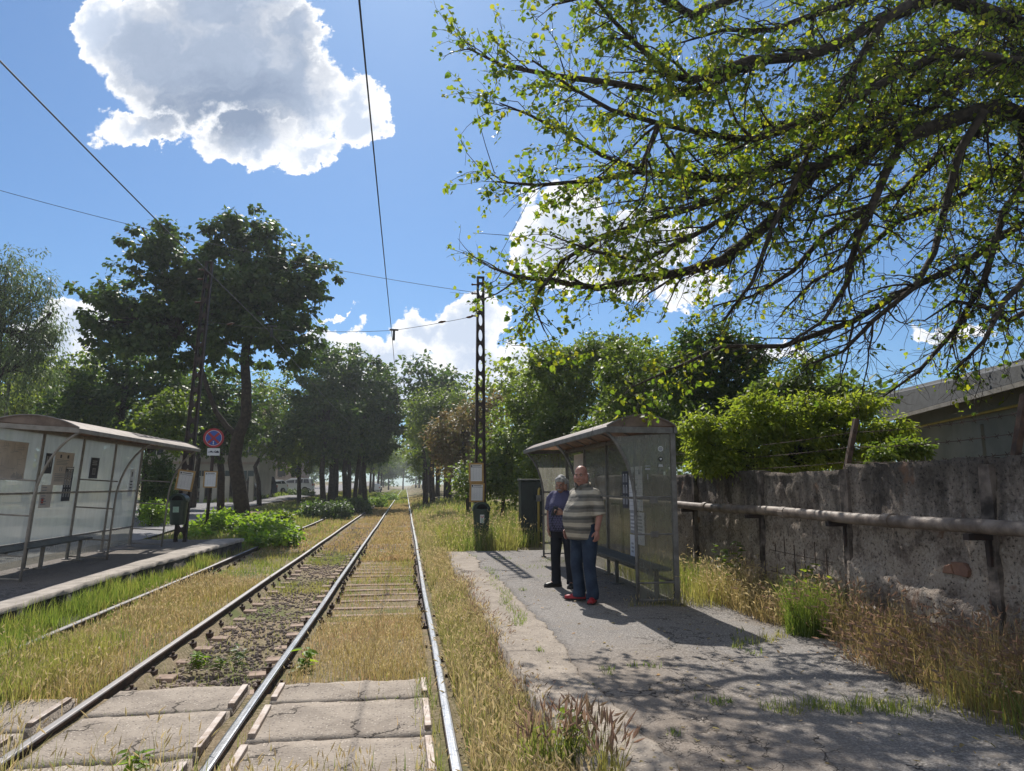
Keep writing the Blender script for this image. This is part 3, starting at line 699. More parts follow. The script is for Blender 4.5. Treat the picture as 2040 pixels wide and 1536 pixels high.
# ------------------------------------------------------------------ tram shelters
def arc_pts(a, b, sag, n=12):
    """points from a to b bulging upward by sag"""
    a, b = Vector(a), Vector(b)
    return [a.lerp(b, k / n) + Vector((0, 0, sag * (1 - (2 * k / n - 1) ** 2))) for k in range(n + 1)]
def shelter(y0, y1, xb, xf, xr, z, side, lab, steel, glass, posts, end_glass, low=0.24, H=2.20):
    """xb back wall, xf feet of the curved posts, xr front edge of the roof; side=+1 when the back is on +X"""
    t = thing('tram_shelter', ((xb + xf) / 2, (y0 + y1) / 2, z), lab, 'tram shelter')
    zt = z + H
    s = side
    # back posts
    ys = [y0 + (y1 - y0) * k / (posts - 1) for k in range(posts)]
    for k, y in enumerate(ys):
        m = MB(); m.box((xb, y, z + H / 2), (.065 if k in (0, posts - 1) else .045, .055, H)); m.box((xb, y, z + .01), (.13, .12, .02))
        m.build('back_post', MAT[steel], t, bevel=.004)
    m = MB()
    for h in (low + .02, 1.28, H - .04): m.box((xb, (y0 + y1) / 2, z + h), (.036, y1 - y0 - .03, .034))
    m.build('back_rail', MAT[steel], t)
    # glazing of the back wall: one pane per bay, with the lower skirt
    for k in range(posts - 1):
        a, b = ys[k] + .03, ys[k + 1] - .03
        m = MB()
        m.quad((xb + .004 * s, a, z + low + .04), (xb + .004 * s, b, z + low + .04), (xb + .004 * s, b, z + 1.26), (xb + .004 * s, a, z + 1.26))
        m.quad((xb + .004 * s, a, z + 1.30), (xb + .004 * s, b, z + 1.30), (xb + .004 * s, b, z + H - .06), (xb + .004 * s, a, z + H - .06))
        m.build('pane', MAT[glass], t)
        m = MB(); m.quad((xb + .003 * s, a, z + .05), (xb + .003 * s, b, z + .05), (xb + .003 * s, b, z + low), (xb + .003 * s, a, z + low))
        m.build('skirt_panel', MAT['glass_right'], t)
    # curved posts, straight to 1.3 m and then swinging out to the roof edge
    def curve(y):
        P = [Vector((xf, y, z)), Vector((xf, y, z + .7)), Vector((xf, y, z + 1.15))]
        for k in range(1, 11):
            a = k / 10 * 1.12
            P.append(Vector((xf + (xr - xf) * (1 - math.cos(a)) / (1 - math.cos(1.12)), y, z + 1.15 + (zt - .06 - z - 1.15) * math.sin(a) / math.sin(1.12))))
        return P
    cy = [y0, y0 + (y1 - y0) * 0.5, y1]
    for k, y in enumerate(cy):
        P = curve(y)
        m = MB(); m.tube(P, .021, 8); m.tube([(xf, y, z), (xf, y, z + .015)], .055, 10)
        m.build('curved_post', MAT[steel], t, smooth=True)
        if (k == 1 and not end_glass) or k != 1:
            m = MB()
            hs = (1.32, .86, .27, .06) if end_glass else (1.53, 1.0, .40, .06)
            for h in hs: m.tube([(xf, y, z + h), (xb, y, z + h)], .014, 6)
            m.build('end_rail', MAT[steel], t)
        if end_glass and k != 1:
            for (lo_, hi_) in ((.30, .84), (.88, 1.30), (.08, .25)):
                m = MB(); m.quad((xf + .02 * s, y, z + lo_), (xb - .03 * s, y, z + lo_), (xb - .03 * s, y, z + hi_), (xf + .02 * s, y, z + hi_))
                m.build('end_pane', MAT[glass], t)
            up = [p for p in P if p.z > z + 1.34]
            poly = [(xb - .03 * s, y, zt - .08), (xb - .03 * s, y, z + 1.34), (xf + .02 * s, y, z + 1.34)] + [(p.x + .02 * s, y, p.z) for p in up if p.z < zt - .08]
            m = MB(); m.add(poly, [tuple(range(len(poly)))]); m.build('end_pane', MAT[glass], t)
            m = MB()
            for h in (1.28, .86):
                m.box(((xf + xb) / 2 - .02 * s, y - .012, z + h), (.10, .018, .075))
            m.build('panel_clamp', MAT[steel], t, bevel=.003)
    # roof: barrel sheet, edge beams, cross ribs, gable fillers
    ya, yb = y0 - .05, y1 + .28
    m = MB()
    top = arc_pts((xr, 0, zt), (xb + .04 * s, 0, zt + .02), .15, 14)
    m.loft([[p + Vector((0, y, 0)) for p in top] + [p + Vector((0, y, -.012)) for p in reversed(top)] for y in np.linspace(ya, yb, 13)])
    m.build('roof_sheet', MAT['roof'], t)
    m = MB()
    m.box((xr, (ya + yb) / 2, zt - .035), (.045, yb - ya, .07)); m.box((xb + .03 * s, (ya + yb) / 2, zt - .03), (.05, yb - ya, .08))
    m.build('roof_beam', MAT[steel], t, bevel=.005)
    for y in (ya + .02, yb - .02):
        m = MB(); m.box(((xr + xb) / 2, y, zt - .034), (abs(xb - xr) - .04, .042, .075))
        m.build('roof_end_beam', MAT[steel], t)
        m = MB(); P = arc_pts((xr, y, zt), (xb + .03 * s, y, zt + .02), .135, 12)
        m.add(list(P), [tuple(range(len(P)))]); m.build('roof_gable', MAT['roof'], t)
        m = MB(); m.tube([p + Vector((0, 0, .012)) for p in P], .013, 6); m.build('roof_trim', MAT[steel], t)
    for k in range(1, 7):
        y = ya + (yb - ya) * k / 7
        m = MB(); m.tube([p + Vector((0, y, -.022)) for p in top], .014, 6); m.build('roof_rib', MAT[steel], t)
    # bench on three legs
    bx = xb - .20 * s
    b0, b1 = (y0 + .15, y0 + (y1 - y0) * .52) if side < 0 else (y0 + .05, y0 + (y1 - y0) * .62)
    m = MB()
    for q in range(4): m.box((bx + (q - 1.5) * .085, (b0 + b1) / 2, z + .42), (.074, b1 - b0, .03))
    m.build('bench_seat', MAT['bench'], t, bevel=.004)
    for y in (b0 + .12, (b0 + b1) / 2, b1 - .12):
        m = MB(); m.box((bx, y, z + .195), (.05, .05, .39)); m.box((bx, y, z + .01), (.16, .16, .02)); m.box((bx, y, z + .395), (.3, .035, .02))
        m.build('bench_leg', MAT[steel], t)
    return t
SH_L = shelter(11.9, 18.2, -6.40, -5.68, -5.17, ZL, -1, 'pale-framed tram shelter with milky grimy glazing on the left platform', 'steel_pale', 'glass_left', 5, False, low=0.42, H=2.37)
SH_R = shelter(8.72, 14.8, 3.37, 2.86, 2.50, ZP, 1, 'grey tram shelter with smoky clear end panels beside the two waiting men', 'steel_grey', 'glass_right', 5, True)

# posters and stickers: flat sheets a few mm thick, on the planes of the panes
def sheet(name, corner, ux, uy, w, h, mat, label, cat, nrm, marks=(), th=.003, parent=None, skew=0.0):
    """corner = lower left; ux, uy = unit directions; marks = (u0,v0,u1,v1,mat) in 0..1"""
    c, ux, uy, nv = Vector([float(k) for k in corner]), Vector(ux), Vector(uy), Vector(nrm)
    t = thing(name, c, label, cat) if parent is None else parent
    def P(u, v): return c + ux * (u * w + skew * v * h) + uy * (v * h)
    m = MB(); m.prism([P(0, 0), P(1, 0), P(1, 1), P(0, 1)], nv * th)
    m.build('sheet', MAT[mat], t)
    by = {}
    for (a, b, e, f, mt) in marks: by.setdefault(mt, []).append((a, b, e, f))
    for mt, rs in by.items():
        m = MB()
        for (a, b, e, f) in rs:
            o = nv * (th + .0015)
            m.add([P(a, b) + o, P(e, b) + o, P(e, f) + o, P(a, f) + o], [(0, 1, 2, 3)])
        m.build('printing', MAT[mt], t)
    return t
def lines(u0, v0, u1, v1, n, mt, rng, fill=.45, ragged=.4):
    r = []
    for k in range(n):
        v = v1 - (v1 - v0) * (k + .5) / n; hh = (v1 - v0) / n * fill / 2
        r.append((u0, v - hh, u1 - (u1 - u0) * ragged * rng.random(), v + hh, mt))
    return r
def posters():
    rng = random.Random(5)
    # left shelter, inner side of the back wall (faces +X), reading direction +Y
    xb = -6.40 + .012
    def L(lab, cat, y, zc, w, h, mat, marks, nm='poster', skew=0.0): return sheet(nm, (xb, y, ZL + zc), (0, 1, 0), (0, 0, 1), w, h, mat, lab, cat, (1, 0, 0), marks, skew=skew)
    mp = []
    for k in range(38):
        u, v = rng.uniform(.1, .85), rng.uniform(.2, .9); a = rng.random() < .5; l = rng.uniform(.05, .25)
        mp.append((u, v, min(.97, u + (l if a else .006)), min(.97, v + (.006 if a else l)), 'ink_grey'))
    for k in range(12): mp.append((.6 + .03 * k, .03, .615 + .03 * k, .03 + rng.uniform(.05, .2), 'ink_grey'))
    L('large faded route map taped inside the near bay of the left shelter', 'poster', 12.0, 1.50, .98, .62, 'paper_pink', mp)
    L('dark torn poster at the top of the second bay of the left shelter', 'poster', 13.62, 1.62, .27, .36, 'ink', [(.12, .25, .3, .85, 'ink_grey'), (.42, .3, .56, .85, 'ink_grey'), (.7, .35, .85, .85, 'ink_grey')])
    L('pale notice with small dark boxes next to the torn poster', 'notice', 13.95, 1.42, .75, .60, 'paper_pink',
      [(.25, .82, .33, .92, 'ink'), (.62, .82, .72, .92, 'ink'), (.3, .42, .34, .56, 'ink_grey'), (.4, .42, .44, .56, 'ink_grey'), (.66, .42, .76, .50, 'ink')] + lines(.1, .6, .9, .78, 4, 'ink_grey', rng) + lines(.1, .1, .9, .36, 5, 'ink_grey', rng))
    L('pale pink notice with faint print, low in the second bay of the left shelter', 'notice', 13.62, 1.02, .42, .40, 'paper_pink', lines(.1, .1, .7, .95, 7, 'ink_grey', rng) + [(.15, .2, .35, .45, 'ink_red')])
    fig = []
    for r in range(3):
        for c in range(3): fig += [(.1 + .3 * c, .12 + .28 * r, .26 + .3 * c, .30 + .28 * r, 'ink_grey'), (.14 + .3 * c, .31 + .28 * r, .22 + .3 * c, .345 + .28 * r, 'paper')]
    L('dark blue poster with rows of white figures, middle of the left shelter', 'poster', 14.42, 1.12, .34, .64, 'ink', fig + lines(.15, .93, .95, .985, 1, 'paper', rng, .6, .1), skew=0.0)
    L('small dark square poster with grey lettering in the third bay of the left shelter', 'poster', 15.45, 1.55, .40, .42, 'ink', lines(.2, .62, .85, .88, 3, 'ink_grey', rng, .5, .2) + [(.3, .18, .7, .5, 'ink_grey'), (.36, .24, .64, .44, 'ink')])
    L('narrow white notice with dark lines at the far end of the left shelter', 'notice', 17.62, 1.16, .24, .62, 'paper', lines(.2, .15, .9, .6, 4, 'ink', rng, .4, .2) + [(.35, .72, .6, .9, 'ink')])
    # right shelter, inner face of the back wall (faces -X): reading direction is -Y
    xr = 3.37 - .012
    def Q(lab, cat, y, zc, w, h, mat, marks, nm='poster'): return sheet(nm, (xr, y, ZP + zc), (0, -1, 0), (0, 0, 1), w, h, mat, lab, cat, (-1, 0, 0), marks)
    fig = []
    for r in range(3):
        for c in range(2): fig += [(.12 + .45 * c, .10 + .3 * r, .42 + .45 * c, .27 + .3 * r, 'ink_grey'), (.2 + .45 * c, .28 + .3 * r, .34 + .45 * c, .33 + .3 * r, 'paper')]
    Q('dark blue poster with pale figures beside the white timetable sheet', 'poster', 10.86, 1.12, .30, .56, 'ink', fig)
    g = [(.0, .1 * k, 1, .1 * k + .008, 'ink_grey') for k in range(1, 10)] + [(.3 * k, 0, .3 * k + .012, 1, 'ink_grey') for k in range(1, 4)]
    Q('large white timetable sheet with a grid in the right shelter', 'timetable', 10.52, 1.10, .62, .64, 'paper', g + [(.3, .75, .42, .88, 'ink'), (.42, .3, .46, .46, 'ink'), (.52, .3, .56, .46, 'ink'), (.4, .56, .62, .6, 'ink_grey'), (.75, .82, .9, .93, 'ink')])
    Q('white notice hanging below the timetable sheet in the right shelter', 'notice', 10.22, .62, .36, .46, 'paper', lines(.12, .3, .9, .92, 6, 'ink_grey', rng, .5, .3))
    Q('narrow printed strip left of the hanging white notice', 'notice', 10.50, .76, .24, .34, 'ink_grey', lines(.1, .1, .9, .9, 5, 'paper', rng, .5, .3))
    Q('small torn white leaflet under the hanging notice in the right shelter', 'leaflet', 10.52, .40, .24, .34, 'paper', lines(.25, .2, .8, .7, 3, 'ink_grey', rng, .5, .3))
    Q('pale map sheet at the far bay of the right shelter', 'poster', 14.1, 1.45, .75, .62, 'paper_pink', [(m_[0], m_[1], m_[2], m_[3], 'ink_grey') for m_ in mp[:24]])
    # near end panel of the right shelter (faces -Y)
    def E(lab, cat, x, zc, w, h, mat, marks): return sheet('sticker', (x, 8.712, ZP + zc), (1, 0, 0), (0, 0, 1), w, h, mat, lab, cat, (0, -1, 0), marks, .002)
    E('black label with two lines of white lettering on the near end panel', 'sticker', 3.165, 1.70, .072, .034, 'black', [(.12, .55, .86, .85, 'paper'), (.06, .15, .94, .38, 'paper')])
    E('dark faint poster on the left half of the near end panel', 'poster', 2.985, 1.50, .085, .27, 'glass_right', [(.1, .6, .9, .68, 'ink_grey'), (.1, .76, .9, .80, 'ink_grey'), (.42, .15, .56, .4, 'ink_grey')])
    t = thing('sticker', (3.205, 8.71, ZP + 1.93), 'round white badge sticker at the top of the near end panel', 'sticker')
    m = MB(); m.disc((3.205, 8.709, ZP + 1.93), .034, r2=.026); m.build('ring', MAT['paper'], t)
    m = MB(); m.disc((3.205, 8.709, ZP + 1.93), .021); m.build('emblem', MAT['ink_grey'], t)
    t = thing('sticker', (3.205, 8.71, ZP + 1.80), 'round black sticker with a white heart on the near end panel', 'sticker')
    m = MB(); m.disc((3.205, 8.709, ZP + 1.80), .030); m.build('disc', MAT['black'], t)
    m = MB(); hp = []
    for k in range(20):
        a = 2 * math.pi * k / 20
        hp.append((3.205 + .0010 * 16 * math.sin(a) ** 3, 8.707, ZP + 1.80 + .0010 * (13 * math.cos(a) - 5 * math.cos(2 * a) - 2 * math.cos(3 * a) - math.cos(4 * a))))
    m.add(hp, [tuple(range(20))]); m.build('heart', MAT['paper'], t)
posters()
def lean_left_shelter():
    pv = Vector((-6.04, 0, ZL)); A_ = R(3.6)
    SH_L.rotation_euler = (0, A_, 0)
    for o in list(COL.objects):
        if o.parent is None and o.get('category') in ('poster', 'notice', 'leaflet') and o.location.x < -5:
            d = Vector(o.location) - pv; y = d.y; d.y = 0
            d = Matrix.Rotation(A_, 3, 'Y') @ d; d.y = y
            o.location = pv + d; o.rotation_euler = (0, A_, 0)
lean_left_shelter()

# ------------------------------------------------------------------ lattice masts, wires, timetable boards, bins, sign
def mast(base, top, lab):
    b, tp = Vector(base), Vector(top)
    t = thing('lattice_mast', b, lab, 'catenary mast', 'rusty lattice masts')
    ax = (tp - b); L = ax.length; ax.normalize()
    def hw(h): return .125 - .055 * h / L          # half width between the channels
    for s in (-1, 1):
        m = MB()
        m.loft([[b + ax * h + Vector((s * hw(h) + dx, dy, 0)) for dx, dy in ((-.026, -.062), (.026, -.062), (.026, .062), (-.026, .062))] for h in (0, L)])
        m.build('channel', MAT['steel_dark'], t)
    m = MB()
    step = .40
    n = int(L / step)
    for fy in (-.058, .058):
        for k in range(n):
            h0, h1 = k * step, (k + 1) * step; hc = (h0 + h1) / 2
            O, I = [], []
            for j in range(24):
                q = 2 * math.pi * j / 24; cx, cz = math.cos(q), math.sin(q)
                f = 1 / max(abs(cx), abs(cz)); W_ = hw(hc + cz * f * step / 2)
                O.append(b + ax * (hc + cz * f * step / 2) + Vector((cx * f * W_, fy, 0)))
                I.append(b + ax * (hc + cz * step * .40) + Vector((cx * W_ * .66, fy, 0)))
            for (dy) in (-.004, .004): m.add([p + Vector((0, dy, 0)) for p in O + I], [(j, (j + 1) % 24, 24 + (j + 1) % 24, 24 + j) for j in range(24)])
            m.add([p + Vector((0, -.004, 0)) for p in I] + [p + Vector((0, .004, 0)) for p in I], [(j, (j + 1) % 24, 24 + (j + 1) % 24, 24 + j) for j in range(24)])
    m.build('lacing', MAT['steel_dark'], t)
    m = MB(); m.box(tp + Vector((0, 0, .01)), (.2, .16, .02)); m.build('cap', MAT['steel_dark'], t)
    for h in (.97, .935, .85):
        m = MB(); c = b + ax * L * h
        m.tube([c + Vector((-.10, -.07, 0)), c + Vector((-.20, -.07, 0))], .022, 8); m.ell(c + Vector((-.22, -.07, 0)), .03, 10, 6)
        m.build('insulator', MAT['ceramic'], t)
    return t
MR_B, MR_T = (1.86, 17.95, ZP - .1), (1.83, 17.95, 7.05)
ML_B, ML_T = (-5.64, 19.45, ZL - .1), (-5.33, 19.45, 7.60)
mast(MR_B, MR_T, 'rusty lattice mast behind the bin at the end of the right platform')
mast(ML_B, ML_T, 'leaning rusty lattice mast behind the bin at the end of the left platform')

def sagwire(a, b, sag, n=24):
    a, b = Vector([float(k) for k in a]), Vector([float(k) for k in b])
    return [a.lerp(b, k / n) - Vector((0, 0, sag * (1 - (2 * k / n - 1) ** 2))) for k in range(n + 1)]
def wires():
    def wire(lab, name, spans, r, cat='overhead wire', extra=None):
        t = thing(name, spans[0][0], lab, cat)
        m = MB()
        for pts in spans: m.tube(pts, r, 6)
        m.build('strand', MAT['wire'], t)
        if extra: extra(t)
        return t
    def contact(x, lab):
        sp = []
        ys = [-22, 17.95, 50, 85, 120, 160, 200]
        for a, b in zip(ys[:-1], ys[1:]):
            sp.append(sagwire((x + .06 * math.sin(a), a, 5.44), (x + .06 * math.sin(b), b, 5.44), .32 if a < 0 else .16))
        def ex(t):
            m = MB(); c = Vector((x, 17.95, 5.44)); m.tube([c + Vector((0, 0, -.12)), c + Vector((0, 0, .13))], .03, 8); m.box(c + Vector((0, 0, .15)), (.22, .05, .04))
            m.build('hanger', MAT['wire'], t)
        return wire(lab, 'contact_wire', sp, .008, extra=ex)
    contact(-.37, 'contact wire running high above the right track towards the vanishing point')
    contact(-3.36, 'contact wire running high above the left track, passing before the dark trees')
    A = Vector((1.72, 17.95, 6.03)); B = Vector((-.37, 17.95, 5.58)); Cc = Vector((-3.36, 18.4, 5.60)); Dd = Vector((-5.42, 19.4, 6.0))
    def ex(t):
        for p in (A.lerp(B, .08), A.lerp(B, .42), Cc.lerp(Dd, .6)):
            m = MB(); d = (B - A).normalized()
            m.tube([p - d * .10, p - d * .04, p, p + d * .05, p + d * .10], [.008, .028, .036, .028, .008], 8)
            m.build('insulator', MAT['ceramic'], t)
    wire('thin span wire hung between the two lattice masts across the tracks', 'span_wire', [sagwire(A, B, .02), sagwire(B, Cc, .05), sagwire(Cc, Dd, .02)], .006, extra=ex)
    wire('thin wire slanting from the right mast across to the far left sky', 'cross_wire', [sagwire((1.72, 17.95, 6.65), PX(-120, 345, -10), .25)], .006)
    wire('thin wire climbing from the right mast up behind the overhanging branches', 'cross_wire', [sagwire((1.86, 17.95, 6.75), PY(1200, 110, 10.5), .05)], .006)
wires()

def timetable(c, w, h, lab, rz=0.0, tilt=0.0):
    t = thing('timetable_board', c, lab, 'timetable', None, rz)
    t.rotation_euler = (0, tilt, rz)
    m = MB()
    for (x, z, a, b) in ((0, h / 2 - .02, w, .04), (0, -h / 2 + .02, w, .04), (-w / 2 + .02, 0, .04, h - .08), (w / 2 - .02, 0, .04, h - .08)): m.box((x, 0, z), (a, .035, b))
    m.build('frame', MAT['wood_frame'], t, local=True)
    m = MB(); m.box((0, .004, 0), (w - .08, .02, h - .08)); m.build('sheet', MAT['paper'], t, local=True)
    m = MB(); y = -.0075
    def q(u0, v0, u1, v1): m.add([(u0 * w, y, v0 * h), (u1 * w, y, v0 * h), (u1 * w, y, v1 * h), (u0 * w, y, v1 * h)], [(0, 1, 2, 3)])
    for k in range(11): q(-.38, .24 - .058 * k, .38, .246 - .058 * k)
    for u in (-.38, -.19, 0, .19, .375): q(u, -.36, u + .008, .25)
    m.build('grid', MAT['ink_grey'], t, local=True)
    m = MB(); q(-.22, .335, .3, .37); m.disc((-.31 * w, y, .345 * h), .022, (0, -1, 0), 16); q(-.38, .27, .38, .285)
    m.build('heading', MAT['ink'], t, local=True)
    m = MB(); m.box((0, .04, 0), (.05, .05, h * .5)); m.build('bracket', MAT['steel_dark'], t, local=True)
    return t
timetable((1.735, 17.78, 1.985), .37, .49, 'upper of the two timetable boards on the right mast', 0.05, -.015)
timetable((1.755, 17.78, 1.50), .37, .47, 'lower of the two timetable boards on the right mast, just above the bin', 0.05, .02)
timetable((-5.53, 19.2, 1.80), .42, .52, 'leaning timetable board behind the bin on the left platform', -.05, .14)
timetable((-6.57, 25.62, 1.87), .44, .56, 'timetable board low on the post of the no-stopping sign', 0.02, .02)

def bin_(c, lab, sticker):
    t = thing('litter_bin', c, lab, 'litter bin', 'green platform bins')
    def rr(w, d, z, n=28, p=3.2):
        P = []
        for k in range(n):
            a = 2 * math.pi * k / n; ca, sa = math.cos(a), math.sin(a)
            r = (abs(ca) ** p + abs(sa) ** p) ** (-1 / p)
            P.append((w * r * ca, d * r * sa, z))
        return P
    m = MB(); m.loft([rr(.15, .12, 0), rr(.168, .14, .02), rr(.205, .17, .55), rr(.205, .17, .56)])
    m.build('body', MAT['bin'], t, smooth=False, local=True, bevel=.004)
    m = MB(); m.loft([rr(.222, .186, .555), rr(.222, .186, .60), rr(.218, .182, .603)]); m.build('rim', MAT['bin'], t, local=True)
    m = MB()                                        # barrel hood with an arched mouth in the front
    arch = [(.21 * math.cos(a), .60 + .175 * math.sin(a)) for a in np.linspace(0, math.pi, 17)]
    m.loft([[(x, y, z) for x, z in arch] + [(.955 * x, y, .60 + (z - .60) * .955) for x, z in reversed(arch)] for y in (-.178, .178)])
    inn = [(.135 * math.cos(a), .605 + .12 * math.sin(a)) for a in np.linspace(0, math.pi, 17)]
    for y in (-.172,):
        m.loft([[(x, y, z), (x2, y, z2), (x2, y + .012, z2), (x, y + .012, z)] for (x, z), (x2, z2) in zip(arch, inn)])
    m.add([(x, .172, z) for x, z in arch], [tuple(range(17))])
    m.build('hood', MAT['bin'], t, local=True)
    m = MB(); m.add([(x, -.10, z) for x, z in arch], [tuple(range(17))]); m.build('mouth', MAT['void'], t, local=True)
    m = MB(); m.box((0, .20, .35), (.10, .06, .5)); m.build('mount', MAT['steel_dark'], t, local=True)
    f = lambda z: -.14 - .03 * (z - .02) / .53 - .0055
    def q(m, x0, z0, x1, z1, d=0.0): m.add([(x0, f(z0) - d, z0), (x1, f(z0) - d, z0), (x1, f(z1) - d, z1), (x0, f(z1) - d, z1)], [(0, 1, 2, 3)])
    if sticker == 'white':
        m = MB(); q(m, -.045, .27, .055, .47); m.build('sticker', MAT['paper'], t, local=True)
        m = MB(); q(m, -.028, .405, -.012, .45, .002); q(m, .0, .41, .04, .425, .002); q(m, .025, .425, .04, .452, .002); q(m, -.012, .395, .03, .405, .002); m.build('printing', MAT['ink_red'], t, local=True)
        m = MB(); m.disc((.006, f(.31) - .003, .31), .030, (0, -1, .06), 20, .018); q(m, -.028, .352, .04, .362, .002); q(m, -.028, .37, .03, .38, .002); m.build('printing', MAT['ink_green'], t, local=True)
    else:
        m = MB(); q(m, -.085, .31, .055, .45); m.build('sticker', MAT['mint'], t, local=True)
        m = MB()
        for k in range(3):
            a = math.pi / 2 + k * 2 * math.pi / 3; b = a + 1.55
            p0 = Vector((-.015 + .042 * math.cos(a), f(.375) - .003, .375 + .042 * math.sin(a))); p1 = Vector((-.015 + .042 * math.cos(b), f(.375) - .003, .375 + .042 * math.sin(b)))
            m.bar(p0, p1, .012, .002)
        m.build('printing', MAT['ink_green'], t, local=True)
    return t
bin_((1.85, 17.62, .50), 'dark green litter bin with a tall white sticker on the right mast', 'white')
bin_((-5.62, 19.12, .70), 'dark green litter bin with a square mint sticker on the left platform', 'mint')

def no_stopping():
    c = Vector((-6.56, 25.7, 3.28))
    t = thing('road_sign', (-6.60, 25.78, .1), 'round red and blue no-stopping sign over a tow-away plate', 'road sign')
    m = MB(); m.tube([(-6.66, 25.80, 0.05), (-6.58, 25.80, 2.7), (-6.55, 25.80, 3.62)], .055, 10); m.build('post', MAT['steel_dark'], t, smooth=True)
    n = (0.16, -1, 0)
    nv = Vector(n).normalized(); ux = Vector((0, 0, 1)).cross(nv).normalized()
    m = MB(); V = []
    r = .335
    m.tube([c, c + nv * .012], r, 36); m.build('disc', MAT['sign_red'], t)
    m = MB(); m.disc(c + nv * .014, .262, n, 36, .250); m.build('white_line', MAT['paper'], t)
    m = MB()
    for k in range(4):                              # four blue quarters leave the red saltire between them
        a0 = k * math.pi / 2 - math.pi / 4
        P = []
        g = .052
        for j in range(11):
            a = a0 + .17 + (math.pi / 2 - .34) * j / 10
            P.append((math.cos(a) * .247, math.sin(a) * .247))
        mid = a0 + math.pi / 4
        P.append((math.cos(mid) * g, math.sin(mid) * g))
        m.add([c + nv * .016 + ux * -x + Vector((0, 0, z)) for x, z in P], [tuple(range(len(P)))])
    m.build('blue_field', MAT['sign_blue'], t)
    m = MB(); a = c + nv * .019 + Vector((0, 0, -.165))
    m.bar(a + Vector((0, 0, -.035)), a + Vector((0, 0, .035)), .016, .002)
    for s in (-1, 1):
        m.add([a + Vector((0, 0, s * .062)), a + ux * .03 + Vector((0, 0, s * .03)), a - ux * .03 + Vector((0, 0, s * .03))], [(0, 1, 2)])
    m.build('arrow', MAT['paper'], t)
    p = c + Vector((.02, 0, -.475))
    m = MB(); m.prism([p + ux * -.20 + Vector((0, 0, -.125)), p + ux * .20 + Vector((0, 0, -.125)), p + ux * .20 + Vector((0, 0, .125)), p + ux * -.20 + Vector((0, 0, .125))], nv * .012)
    m.build('plate', MAT['paper'], t)
    m = MB()
    def poly(pts): m.add([p + nv * .0145 - ux * x + Vector((0, 0, z)) for x, z in pts], [tuple(range(len(pts)))])
    poly([(.17, -.02), (.17, .0), (.12, .005), (.09, .035), (.045, .035), (.03, .005), (.0, -.01), (.0, -.025)]); poly([(.01, -.01), (-.06, .055), (-.075, .05), (-.005, -.022)])
    poly([(-.03, -.03), (-.03, .0), (-.09, .02), (-.12, .045), (-.155, .03), (-.175, -.005), (-.165, -.04)])
    m.build('tow_pictogram', MAT['ink'], t)
    m = MB(); m.tube([c + Vector((0, .06, -.05)), c + Vector((0, .11, -.05))], .03, 8); m.build('clamp', MAT['steel_dark'], t)
no_stopping()

# utility cabinet behind the grass, with a yellow gas pipe in front
def cabinet():
    t = thing('utility_cabinet', (3.3, 18.4, .15), 'dark green utility cabinet in the bushes behind the right shelter', 'utility cabinet')
    m = MB(); m.box((3.27, 18.4, .98), (.68, .4, 1.6)); m.build('body', MAT['cabinet'], t, bevel=.02)
    for x in (3.10, 3.45):
        m = MB(); m.box((x, 18.19, .98), (.31, .02, 1.48)); m.build('door', MAT['cabinet'], t, bevel=.006)
    m = MB(); m.box((3.27, 18.4, 1.81), (.74, .46, .05)); m.build('lid', MAT['cabinet'], t, bevel=.01)
    t = thing('gas_pipe', (3.36, 18.1, .15), 'thin yellow gas pipe standing before the dark cabinet', 'pipe')
    m = MB(); m.tube([(3.36, 18.05, .1), (3.36, 18.05, 1.45), (3.37, 18.07, 1.55), (3.40, 18.1, 1.6)], .032, 8); m.build('riser', MAT['yellow'], t, smooth=True)
    m = MB(); m.box((3.36, 18.03, 1.35), (.12, .10, .16)); m.build('valve_box', MAT['steel_grey'], t, bevel=.01)
cabinet()

